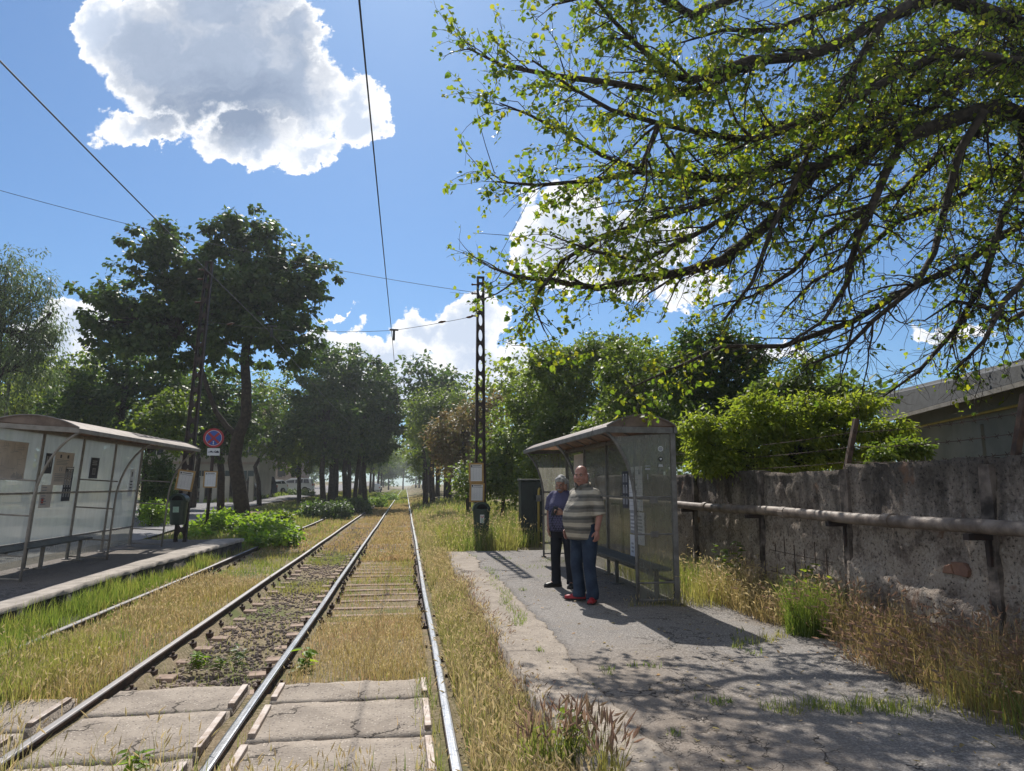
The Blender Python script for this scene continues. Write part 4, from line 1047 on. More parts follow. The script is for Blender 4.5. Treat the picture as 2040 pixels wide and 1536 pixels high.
# ------------------------------------------------------------------ concrete wall, pipe, barbed wire, shed
WX = 4.62
def wall():
    t = thing('concrete_wall', (WX, 8.5, .1), 'tall weathered precast concrete wall behind the right platform', 'wall')
    js = [21.5, 19.3, 17.1, 14.95, 12.95, 11.0, 8.82, 7.0, 5.12, 3.1, 1.1, -.9]
    for k in range(len(js) - 1):
        a, b = js[k + 1], js[k]
        h = 1.88 + (.015, -.03, .02, 0, -.02, .0, -.035, .03, .03, .02, .02)[k]
        nY, nZ = 46, 40
        Y = np.linspace(a + .02, b - .02, nY); Zs = np.linspace(-.05, h, nZ)
        YY, ZZ = np.meshgrid(Y, Zs)
        XX = WX + .03 * (vnoise(YY * 3, ZZ * 3, k) - .5) + .03 * (vnoise(YY * 11, ZZ * 11, k + 3) - .5) + .016 * (vnoise(YY * 24, ZZ * 24, k + 5) - .5)
        if k in (6, 7, 8):                         # lower part spalled back along a slanting break
            br = .62 + .30 * (YY - a) / (b - a) * (1 if k != 7 else .7) + .09 * vnoise(YY * 3, YY * 0, k)
            XX = XX - .05 * (ZZ < br) * (1 if k == 7 else .35)
        ZZ = ZZ + np.where(np.arange(nZ)[:, None] == nZ - 1, .028 * (vnoise(YY * 7, YY * 0, k + 20) - .5), 0)
        P = np.stack([XX, YY, ZZ], -1).reshape(-1, 3)
        B = P.copy(); B[:, 0] = WX + .14
        i = np.arange(nZ - 1)[:, None] * nY + np.arange(nY - 1)[None]
        F = [np.stack([i, i + nY, i + nY + 1, i + 1], -1).reshape(-1, 4)]
        T = nY * nZ; j = (nZ - 1) * nY + np.arange(nY - 1)
        F += [np.stack([j, j + T, j + T + 1, j + 1], -1), np.stack([i + T, i + T + 1, i + nY + T + 1, i + nY + T], -1).reshape(-1, 4)]
        r = np.arange(nZ - 1) * nY
        F += [np.stack([r, r + T, r + T + nY, r + nY], -1), np.stack([r + nY - 1, r + 2 * nY - 1, r + T + 2 * nY - 1, r + T + nY - 1], -1)]
        np_mesh('panel', P if False else np.concatenate([P, B]), np.concatenate(F), MAT['wall'], t)
    for k, y in enumerate(js[1:]):
        h = 1.86
        m = MB(); w = .042 if k not in (6, 7) else .055
        m.loft([[(WX - .045 - .01 * math.sin(3 * z + k), y - w + .01 * math.sin(7 * z), z), (WX + .05, y - w, z), (WX + .05, y + w, z), (WX - .045 - .01 * math.sin(3 * z + k), y + w + .012 * math.sin(5 * z + k), z)] for z in np.linspace(-.05, h, 14)])
        m.build('post', MAT['wall_post'], t)
    m = MB()
    for pts in ([(5.68, .945), (5.65, 1.01), (5.58, 1.03), (5.545, .95)], [(5.535, .945), (5.57, 1.05), (5.44, 1.055), (5.38, 1.0), (5.40, .94)]):
        m.prism([(WX - .034, y, z) for y, z in pts], (.06, 0, 0))
    m.build('exposed_brick', MAT['brick'], t, bevel=.008)
    m = MB()
    for q in range(6): m.bar((WX - .026, 7.4 + q * .22, .55 + .02 * math.sin(q)), (WX - .026, 7.41 + q * .22, 1.0 + .06 * math.sin(q * 2)), .008, .008)
    for z in (.6, .86): m.bar((WX - .028, 7.25, z), (WX - .028, 8.65, z + .02), .006, .006)
    m.build('rebar', MAT['rust'], t)
    # pipe on brackets
    p = thing('water_pipe', (WX - .2, 7, 1.36), 'long flaking pipe running along the concrete wall on brackets', 'pipe')
    px = WX - .19
    m = MB(); m.tube([(px, y, 1.37 + .008 * math.sin(y * 1.7)) for y in np.arange(1.0, 21.5, .25)], .058, 14); m.build('tube', MAT['pipe'], p, smooth=True)
    for y in (4.3, 6.1, 7.95, 9.3, 9.5, 10.2, 12.1, 14.2):
        m = MB(); m.tube([(px, y - .05, 1.37), (px, y + .05, 1.37)], .068, 14); m.build('coupling', MAT['pipe'], p, smooth=False)
    for y in js[1:-1]:
        m = MB(); m.box((px + .07, y, 1.29), (.26, .06, .05)); m.bar((px + .15, y, 1.27), (px + .15, y, 1.06), .05, .03); m.build('bracket', MAT['steel_dark'], p)
    # barbed wire on leaning steel arms
    b = thing('barbed_wire_fence', (WX + .1, 7, 1.85), 'strands of barbed wire on leaning arms above the concrete wall', 'fence')
    arms = []
    for y in (14.95, 11.0, 7.25, 5.05, 3.1, 1.1):
        a0, a1 = Vector((WX + .1, y, 1.6)), Vector((WX + .32, y - .02, 2.42))
        m = MB(); m.bar(a0, a1, .055, .05); m.build('arm', MAT['rust'], b)
        arms.append((a0, a1))
    for f in (.42, .62, .82):
        m = MB()
        pts = []
        for (p0, p1), (q0, q1) in zip(arms[:-1], arms[1:]): pts += sagwire(p0.lerp(p1, f), q0.lerp(q1, f), .03, 8)[:-1]
        m.tube(pts, .0035, 5)
        for k in range(len(pts) - 1):
            for q in (0.2, .7):
                c = pts[k].lerp(pts[k + 1], q)
                m.bar(c + Vector((.012, 0, -.022)), c + Vector((-.012, .006, .022)), .004, .004); m.bar(c + Vector((-.018, .004, -.014)), c + Vector((.018, -.004, .016)), .004, .004)
        m.build('strand', MAT['rust'], b)
wall()
def shed():
    t = thing('shed', (12, 9, 0), 'low grey shed with a dark sloping roof behind the barbed wire', 'shed')
    E1, E2 = Vector(GZ(1781, 833, 3.1)), Vector(GZ(2050, 760, 3.1))
    R1, R2 = Vector(GZ(1739, 791, 3.75)), Vector(GZ(2050, 742, 3.75))
    u = (E2 - E1).normalized(); away = Vector((-u.y, u.x, 0))
    if away.x < 0: away = -away
    E1 -= u * .5; R1 -= u * .5; E2 += u * 5; R2 += u * 5
    W1, W2 = E1 + away * .38 - u * .6, E2 + away * .38
    m = MB()
    m.prism([(W1.x, W1.y, 0), (W2.x, W2.y, 0), (W2.x, W2.y, 3.22), (W1.x, W1.y, 3.22)], away * .25)
    g1 = W1 + away * 5
    m.prism([(W1.x, W1.y, 0), (g1.x, g1.y, 0), (g1.x, g1.y, 3.9), (W1.x, W1.y, 3.12)], u * .2)
    m.build('wall', MAT['shed_wall'], t)
    m = MB(); m.prism([E1, E2, R2, R1], (0, 0, .05)); m.prism([R1 + away * .01, R2 + away * .01, R2 + away * 4 - Vector((0, 0, .9)), R1 + away * 4 - Vector((0, 0, .9))], (0, 0, .05)); m.build('roof', MAT['slate'], t)
    m = MB(); m.bar(E1 + Vector((0, 0, -.01)) - away * .02, E2 + Vector((0, 0, -.01)) - away * .02, .025, .07); m.build('fascia', MAT['steel_pale'], t)
    m = MB(); m.tube([W1 - away * .06 + Vector((0, 0, -.22)), W2 - away * .06 + Vector((0, 0, -.22))], .022, 6); m.build('gas_pipe', MAT['yellow'], t)
    for q in (.8, 4.2, 7.6):
        m = MB(); c = W1 + u * q - away * .02; m.box((c.x, c.y, 1.35), (.16, .06, 2.7), rz=math.atan2(u.y, u.x))
        m.build('pilaster', MAT['shed_wall'], t)
shed()

# ------------------------------------------------------------------ foliage
def unit(a): return a / np.maximum(np.linalg.norm(a, axis=-1, keepdims=True), 1e-9)
def leaf_arrays(P, A, Nn, s, fine=False, asp=0.72):
    """leaves at P along A with rough normal Nn and length s; fine = heart outline folded on its rib"""
    A = unit(A); B = unit(np.cross(Nn, A)); Nn = np.cross(A, B)
    s = s[:, None]
    if fine:
        V = np.stack([P, P + A * s * .18 + B * s * .40 * asp + Nn * s * .10, P + A * s * .60 + B * s * .36 * asp + Nn * s * .07,
                      P + A * s * 1.0 - Nn * s * .10, P + A * s * .60 - B * s * .36 * asp + Nn * s * .07, P + A * s * .18 - B * s * .40 * asp + Nn * s * .10], 1)
        f = np.array([(0, 1, 2, 3), (0, 3, 4, 5)])
    else:
        V = np.stack([P, P + A * s * .45 + B * s * .5 * asp + Nn * s * .06, P + A * s - Nn * s * .10, P + A * s * .45 - B * s * .5 * asp + Nn * s * .06], 1)
        f = np.array([(0, 1, 2, 3)])
    k = V.shape[1]
    F = (f[None] + np.arange(len(P))[:, None, None] * k).reshape(-1, 4)
    return V.reshape(-1, 3), F
def crown_points(g, lobes, nclump, cr, per, shell=0.5, droop=0.45, flat=0.5):
    """clumps spread through ellipsoid lobes; every clump a tilted spray of leaves"""
    vol = np.array([(l[3] * l[4] * l[5]) ** (2 / 3) for l in lobes]); vol /= vol.sum()
    Ps, As, Ns = [], [], []
    cl = []
    for l, w in zip(lobes, vol):
        n = max(3, int(nclump * w))
        d = unit(g.normal(size=(n, 3)))
        rho = shell + (1.06 - shell) * g.random(n) ** 0.6
        rho *= 0.70 + 0.52 * vnoise(d[:, 0] * 2.6 + l[0], d[:, 2] * 2.6 + d[:, 1] * 1.7 + l[2], 3)
        shoot = g.random(n) < .13
        rho = np.where(shoot, rho * g.uniform(1.08, 1.32, n), rho)
        c = np.array(l[:3]) + d * np.array(l[3:6]) * rho[:, None]
        cl.append(c)
        m = n * per
        ci = np.repeat(c, per, 0); di = np.repeat(d, per, 0)
        cs = np.repeat(cr * g.uniform(.45, 1.45, n) * np.where(shoot, .7, 1), per)
        o = g.normal(size=(m, 3)) * np.array([1, 1, flat])
        o = unit(o) * (g.random((m, 1)) ** .55)
        Ps.append(ci + o * cs[:, None] + di * (0.15 * cs)[:, None])
        a = unit(o) * .8 + g.normal(size=(m, 3)) * .45 + di * .35; a[:, 2] -= droop
        As.append(a)
        nn = g.normal(size=(m, 3)) * .5 + di * .25; nn[:, 2] += .9
        Ns.append(nn)
    return np.concatenate(Ps), np.concatenate(As), np.concatenate(Ns), np.concatenate(cl)
def bez(a, b, c, n=7):
    return [(1 - t) ** 2 * a + 2 * t * (1 - t) * b + t * t * c for t in np.linspace(0, 1, n)]
def tree(name, lab, cat, base, trunks, lobes, nclump, cr, per, ls, mat, seed, group=None, bark='bark', shell=.5, droop=.45, asp=.72, fine=False, twigs=0.25, crown='crown', stem='trunk', flat=.5):
    """trunks: list of (points, r0, r1); lobes: (x,y,z,rx,ry,rz)"""
    g = np.random.default_rng(seed)
    t = thing(name, base, lab, cat, group)
    P, A, Nn, cl = crown_points(g, lobes, nclump, cr, per, shell, droop, flat)
    m = MB()
    for pts, r0, r1 in trunks:
        m.tube(pts, list(np.linspace(r0, r1, len(pts))), 10)
    tops = [np.array(p[0][-1], float) for p in trunks]; mids = [np.array(p[0][max(0, len(p[0]) - 2)], float) for p in trunks]
    rt = trunks[0][2]
    for l in lobes:
        c = np.array(l[:3]); k = int(np.argmin([np.linalg.norm(tp - c) for tp in tops]))
        s0 = mids[k] + (tops[k] - mids[k]) * g.random()
        b = (s0 + c) / 2 + np.array([0, 0, .12 * np.linalg.norm(c - s0)])
        pts = bez(s0, b, c + (c - s0) * .15)
        m.tube([p + g.normal(size=3) * .03 for p in pts], list(np.linspace(rt * .8, rt * .18, len(pts))), 6)
        near = cl[np.argsort(np.linalg.norm((cl - c) / np.array(l[3:6]), axis=1))]
        for q in near[:max(2, int(nclump * twigs / len(lobes)))]:
            s1 = pts[int(g.integers(2, len(pts)))]
            m.tube(bez(s1, (s1 + q) / 2 + np.array([0, 0, .1]), q, 4), [rt * .26, rt * .2, rt * .14, rt * .06], 4)
    m.build(stem, MAT[bark], t, smooth=True)
    V, F = leaf_arrays(P, A, Nn, ls * g.uniform(.6, 1.3, len(P)), fine, asp)
    np_mesh(crown, V, F, MAT[mat], t)
    return t
def px_lobes(L, Y, depth=1.0, dy=0.0, seed=0):
    """lobes given as photo x, y, half sizes at the distance Y -> world ellipsoids"""
    rg = random.Random(seed); out = []
    for l in L:
        yy = Y + dy + rg.uniform(-.35, .35) * l[2] * Y / FPX
        c = PY(l[0], l[1], yy); k = yy / FPX
        out.append((c[0], c[1], c[2], l[2] * k, .5 * (l[2] + l[3]) * k * depth, l[3] * k))
    return out
def px_path(P, Y, z0=None):
    r = [PY(x, y, Y) for x, y in P]
    if z0 is not None: r[0][2] = z0
    return r

def street_trees():
    # the big catalpa-like tree on the left
    Y = 29
    tree('street_tree', 'large dark broad-leaved tree with a curved trunk rising from the bright ivy', 'tree', PY(487, 1035, Y) * [1, 1, 0],
         [(px_path([(487, 1045), (478, 980), (467, 915), (474, 870), (490, 830), (491, 770), (487, 710), (500, 640), (490, 560)], Y, .0), .30, .12),
          (px_path([(474, 870), (452, 850), (430, 820), (412, 770), (392, 700), (340, 630)], Y, None), .12, .06)],
         px_lobes([(482, 452, 50, 44), (452, 480, 50, 40), (518, 480, 45, 40), (295, 480, 50, 42), (320, 530, 60, 40), (455, 560, 105, 66), (300, 590, 105, 55), (572, 545, 72, 58), (610, 530, 40, 40), (250, 635, 85, 50), (370, 640, 125, 62), (545, 650, 95, 66), (612, 600, 48, 62), (205, 645, 46, 24), (460, 690, 90, 45), (590, 690, 45, 45), (330, 700, 80, 40), (215, 590, 40, 30), (400, 560, 60, 50), (430, 620, 100, 60), (500, 600, 90, 60), (350, 520, 50, 40), (480, 520, 90, 50), (540, 610, 70, 60), (270, 670, 70, 40)], Y, 1.1),
         640, .36, 62, .19, 'lf_maple', 1, shell=.35, droop=.75, asp=.85)
    # its slimmer dark neighbour behind the mast
    tree('street_tree', 'dark leafy tree filling the gap under the crown of the large tree', 'tree', PY(440, 1010, 40) * [1, 1, 0],
         [(px_path([(440, 1010), (441, 940), (436, 900), (447, 860), (445, 800)], 40, .1), .2, .1), (px_path([(436, 905), (420, 870), (400, 820)], 40), .1, .05)],
         px_lobes([(440, 800, 80, 60), (400, 850, 60, 45), (470, 860, 50, 50), (380, 780, 60, 50)], 40), 260, .5, 30, .24, 'lf_dark', 2, shell=.2)
    # willow at the far left
    tree('willow', 'grey-green willow with thin drooping sprays at the left edge', 'tree', PY(-30, 1000, 32) * [1, 1, 0],
         [(px_path([(-30, 1000), (-25, 880), (-10, 760), (0, 640)], 32, .1), .32, .12)],
         px_lobes([(10, 560, 62, 66), (62, 600, 48, 50), (30, 670, 78, 66), (88, 640, 34, 44), (-70, 600, 80, 100), (50, 730, 60, 44), (-20, 760, 70, 60), (95, 690, 30, 40)], 32), 520, .5, 40, .17, 'lf_willow', 3, shell=.3, droop=1.1, asp=.3, flat=.9)
    tree('street_tree', 'pale yellowish tree between the willow and the dark crowns behind the left shelter', 'tree', PY(120, 1000, 44) * [1, 1, 0],
         [(px_path([(120, 1000), (122, 900), (130, 800)], 44, .2), .2, .08)],
         px_lobes([(165, 735, 46, 34), (110, 770, 60, 40), (60, 810, 60, 50), (150, 800, 50, 50), (20, 850, 60, 60)], 44), 260, .55, 26, .24, 'lf_light', 4, shell=.2)
    tree('street_tree', 'dense dark tree rising behind the roof of the left shelter', 'tree', PY(245, 1000, 37) * [1, 1, 0],
         [(px_path([(235, 1000), (232, 930), (240, 850), (250, 760)], 37, .2), .24, .1)],
         px_lobes([(215, 745, 75, 52), (300, 760, 70, 52), (160, 800, 70, 55), (240, 820, 105, 52), (340, 800, 50, 50), (120, 850, 70, 40), (270, 730, 50, 40)], 37), 340, .46, 44, .21, 'lf_dark', 5, shell=.3)
    tree('street_tree', 'sunlit yellow-green tree low behind the left shelter roof', 'tree', PY(320, 1000, 33) * [1, 1, 0],
         [(px_path([(285, 1000), (290, 920), (310, 850)], 33, .15), .14, .06)],
         px_lobes([(320, 838, 52, 34), (355, 815, 34, 34), (290, 862, 44, 26), (345, 870, 40, 24)], 33), 130, .38, 36, .17, 'lf_mid', 6, shell=.2)
    # three trees along the far pavement, trunks in front of the pale house
    for k, (px_, path, lobes, mt, lab) in enumerate([
        (395, [(385, 1005), (392, 940), (396, 915), (385, 880), (375, 850)], [(380, 860, 50, 32), (350, 830, 45, 40), (420, 850, 40, 36)], 'lf_dark', 'small dark street tree with a forked trunk in front of the pale house'),
        (512, [(517, 1000), (515, 960), (508, 930), (522, 905), (540, 890), (555, 870)], [(545, 850, 55, 50), (580, 880, 45, 40), (530, 800, 48, 42), (560, 905, 40, 25), (505, 860, 40, 36)], 'lf_mid', 'slim leaning street tree with a forked trunk near the parked cars'),
        (600, [(596, 995), (596, 940), (600, 880), (605, 830)], [(590, 850, 50, 50), (625, 880, 45, 44), (560, 830, 45, 40), (600, 910, 50, 30), (550, 770, 40, 36)], 'lf_mid', 'leafy street tree standing just before the white car')]):
        tree('street_tree', lab, 'tree', PY(px_, 1000, 46 + 6 * k) * [1, 1, 0], [(px_path(path, 46 + 6 * k, .2), .17, .08)], px_lobes(lobes, 46 + 6 * k), 230, .5, 30, .24, mt, 20 + k, shell=.15)
    # dense round group by the left track
    Y = 50
    for k, (tx, lobes, lab) in enumerate([
        (645, [(610, 790, 48, 42), (640, 740, 55, 46), (650, 830, 80, 46), (600, 850, 46, 40), (665, 880, 60, 26)], 'first round dark tree of the dense group beside the left track'),
        (690, [(680, 722, 52, 36), (720, 750, 60, 46), (700, 810, 70, 52), (690, 870, 70, 34)], 'tall middle tree of the dense dark group beside the left track'),
        (728, [(755, 790, 46, 42), (745, 850, 52, 44), (778, 830, 26, 42), (740, 890, 50, 26)], 'hindmost dark tree of the dense group, its crown reaching over the left track')]):
        tr = [(px_path([(tx, 1005), (tx - 4, 940), (tx + 2, 880), (tx + 6, 800)], Y + 3 * k, .1), .21, .10)]
        if k == 1: tr.append((px_path([(705, 1005), (712, 940), (722, 880), (728, 820)], Y + 3 * k, .1), .17, .08))
        tree('street_tree', lab, 'tree', PY(tx, 1000, Y + 3 * k) * [1, 1, 0], tr, px_lobes(lobes, Y + 3 * k), 230, .52, 50, .25, 'lf_dark', 30 + k, shell=.35)
    # right side of the track
    tree('acacia', 'light green feathery tree leaning over the right track in the distance', 'tree', PY(862, 1000, 50) * [1, 1, 0],
         [(px_path([(862, 1000), (860, 930), (868, 860), (875, 810)], 50, .2), .2, .1), (px_path([(848, 995), (847, 930), (842, 880)], 50, .2), .2, .08)],
         px_lobes([(885, 800, 46, 30), (845, 815, 34, 30), (850, 860, 38, 36), (920, 820, 36, 30), (835, 910, 22, 34), (900, 850, 40, 40)], 50), 330, .55, 30, .21, 'lf_mid', 40, shell=.2, asp=.5)
    tree('plum_tree', 'reddish-brown leaved tree beside the track left of the right mast', 'tree', PY(935, 1000, 33) * [1, 1, 0],
         [(px_path([(935, 1005), (930, 950), (925, 900), (920, 860)], 33, .15), .13, .06)],
         px_lobes([(918, 850, 50, 36), (885, 890, 34, 28), (955, 820, 42, 34), (905, 925, 40, 26), (985, 800, 26, 22), (870, 860, 22, 22), (960, 880, 34, 34)], 33), 300, .36, 30, .135, 'lf_red', 41, shell=.2)
    tree('bush', 'tall leafy green shrub behind the right mast', 'shrub', PY(1000, 1010, 24) * [1, 1, 0],
         [(px_path([(1000, 1015), (1005, 950), (1010, 900)], 24, .2), .08, .04)],
         px_lobes([(1010, 890, 48, 70), (975, 940, 36, 50), (1050, 790, 44, 50), (1020, 960, 60, 40), (1060, 860, 40, 60), (930, 960, 40, 34)], 24), 420, .3, 34, .115, 'lf_mid', 42, shell=.2, stem='stems', crown='foliage')
    tree('bush', 'broad sunlit green shrub above the far end of the right shelter', 'shrub', PY(1130, 1010, 22) * [1, 1, 0],
         [(px_path([(1130, 1015), (1135, 940), (1140, 850)], 22, .2), .1, .05)],
         px_lobes([(1110, 770, 60, 56), (1170, 725, 66, 52), (1220, 700, 50, 34), (1150, 830, 84, 66), (1090, 880, 60, 60), (1110, 950, 66, 44), (1080, 720, 36, 36)], 22), 600, .28, 42, .115, 'lf_mid', 43, shell=.35, stem='stems', crown='foliage')
    tree('bush', 'dark dense shrub right behind the roof of the right shelter', 'shrub', PY(1270, 1010, 18.5) * [1, 1, 0],
         [(px_path([(1270, 1015), (1275, 940), (1290, 850)], 18.5, .2), .1, .05)],
         px_lobes([(1260, 740, 72, 62), (1310, 800, 70, 62), (1240, 840, 84, 54), (1330, 880, 56, 56), (1200, 890, 66, 56), (1180, 960, 60, 50)], 18.5), 520, .26, 42, .11, 'lf_mid', 44, shell=.35, stem='stems', crown='foliage')
    tree('street_tree', 'dark leafy tree behind the wall, between the right shelter and the shed', 'tree', PY(1440, 1010, 15.5) * [1, 1, 0],
         [(px_path([(1450, 1030), (1448, 900), (1430, 800), (1410, 740)], 15.5, .1), .15, .06)],
         px_lobes([(1395, 690, 62, 46), (1465, 700, 56, 44), (1370, 760, 66, 52), (1470, 770, 64, 44), (1430, 840, 70, 50), (1500, 720, 34, 34)], 15.5), 430, .25, 40, .10, 'lf_dark', 45, shell=.3)
    tree('street_tree', 'airy light green tree behind the wall left of the shed roof', 'tree', PY(1600, 1010, 13.5) * [1, 1, 0],
         [(px_path([(1600, 1060), (1600, 900), (1610, 800), (1620, 770)], 13.5, .1), .09, .04)],
         px_lobes([(1570, 770, 56, 30), (1640, 780, 62, 32), (1700, 790, 46, 28), (1610, 730, 40, 22), (1520, 790, 40, 36)], 13.5), 250, .2, 26, .085, 'lf_mid', 46, shell=.15)
    tree('bush', 'bright yellow-green shrub hanging over the top of the concrete wall', 'shrub', PY(1560, 1010, 9.9) * [1, 1, 0],
         [(px_path([(1560, 1100), (1562, 960), (1570, 900)], 9.9, .1), .05, .03)],
         px_lobes([(1415, 890, 46, 40), (1470, 850, 46, 34), (1500, 905, 60, 34), (1560, 822, 50, 26), (1590, 870, 60, 34), (1640, 835, 50, 32), (1690, 850, 40, 36), (1745, 866, 40, 22), (1650, 900, 60, 22), (1430, 932, 56, 16), (1610, 800, 30, 18), (1540, 860, 40, 40), (1720, 905, 40, 14), (1510, 932, 60, 16), (1590, 925, 60, 18), (1680, 917, 56, 16), (1780, 852, 44, 24), (1700, 806, 54, 22), (1400, 850, 36, 26), (1500, 805, 40, 18)], 9.9, 1.5, 0, 5), 960, .15, 26, .075, 'lf_light', 47, shell=.2, stem='stems', crown='foliage', asp=.5, fine=True)
    tree('bush', 'small leafy sprig rising over the wall beside the barbed wire arm', 'shrub', PY(1790, 1010, 8.4) * [1, 1, 0],
         [(px_path([(1770, 1100), (1775, 930), (1790, 885)], 8.4, .1), .03, .015)],
         px_lobes([(1800, 892, 40, 14), (1760, 905, 36, 14), (1830, 895, 24, 12)], 8.4), 60, .12, 24, .075, 'lf_mid', 48, shell=.15, stem='stems', crown='foliage', asp=.5, fine=True)
    # the long avenue further on: copies of three kinds, each with its own size and turn
    protos = []
    for k, mt in enumerate(('lf_dark', 'lf_mid', 'lf_light')):
        g = random.Random(60 + k)
        lobes = [(g.uniform(-2.2, 2.2), g.uniform(-2.2, 2.2), g.uniform(4.5, 9), g.uniform(1.5, 2.4), g.uniform(1.5, 2.4), g.uniform(1.3, 2.0)) for _ in range(8)]
        p = tree('avenue_tree', 'avenue tree', 'tree', (0, 0, 0), [([(0, 0, -.3), (.05, 0, 2), (-.1, .1, 4.5), (0, 0, 7)], .24, .1)], lobes, 260, .75, 26, .34, mt, 61 + k, shell=.2)
        protos.append(p)
    g = random.Random(3)
    spots = [(-6.4, 64), (-6.8, 72), (-6.2, 81), (-6.9, 91), (-6.3, 102), (-6.6, 115), (-6.2, 130), (-6.5, 148), (-6.3, 170), (-6.5, 196), (-5.2, 226), (3.6, 60), (3.9, 70), (3.5, 80), (4.0, 92), (3.6, 106), (3.8, 122), (3.5, 142), (3.9, 166), (3.6, 194), (3.2, 226),
             (-17.5, 62), (-19, 74), (-18, 88), (-19, 112), (-18, 136), (-24, 50), (-27, 66), (7.5, 40), (9.5, 52), (11, 30), (14, 42), (-0.9, 262), (-8, 265), (6.5, 262), (-21, 160), (-21, 190), (8, 75), (8.5, 100)]
    used = set()
    words = {0: 'dark', 1: 'mid green', 2: 'light green'}
    for i, (x, y) in enumerate(spots):
        k = g.choice((0, 0, 1)) if x < 0 else g.choice((1, 1, 2, 0))
        o = protos[k] if k not in used else copy_tree(protos[k])
        used.add(k)
        o.location = (x, y, float(hgt(x, y)))
        s = g.uniform(.95, 1.3) * (1.12 if x < 0 else .92)
        if abs(x) > 7: s *= .85
        o.scale = (s, s, s * g.uniform(.92, 1.1)); o.rotation_euler = (0, 0, g.uniform(0, 6.28))
        side = 'left of the tracks' if -8 < x < -1 else 'right of the tracks' if 0 < x < 5 else 'across the road' if x < 0 and y < 200 and x < -9 else 'behind the right-hand shrubs' if x > 5 and y < 200 else 'closing the end of the avenue'
        o['label'] = '%s avenue tree in the distant row %s' % (words[k], side)
        o['group'] = 'distant avenue trees, %s, %s' % (words[k], side)
    for k in range(3):
        if k not in used:
            for c in list(protos[k].children): D.objects.remove(c)
            D.objects.remove(protos[k])
street_trees()

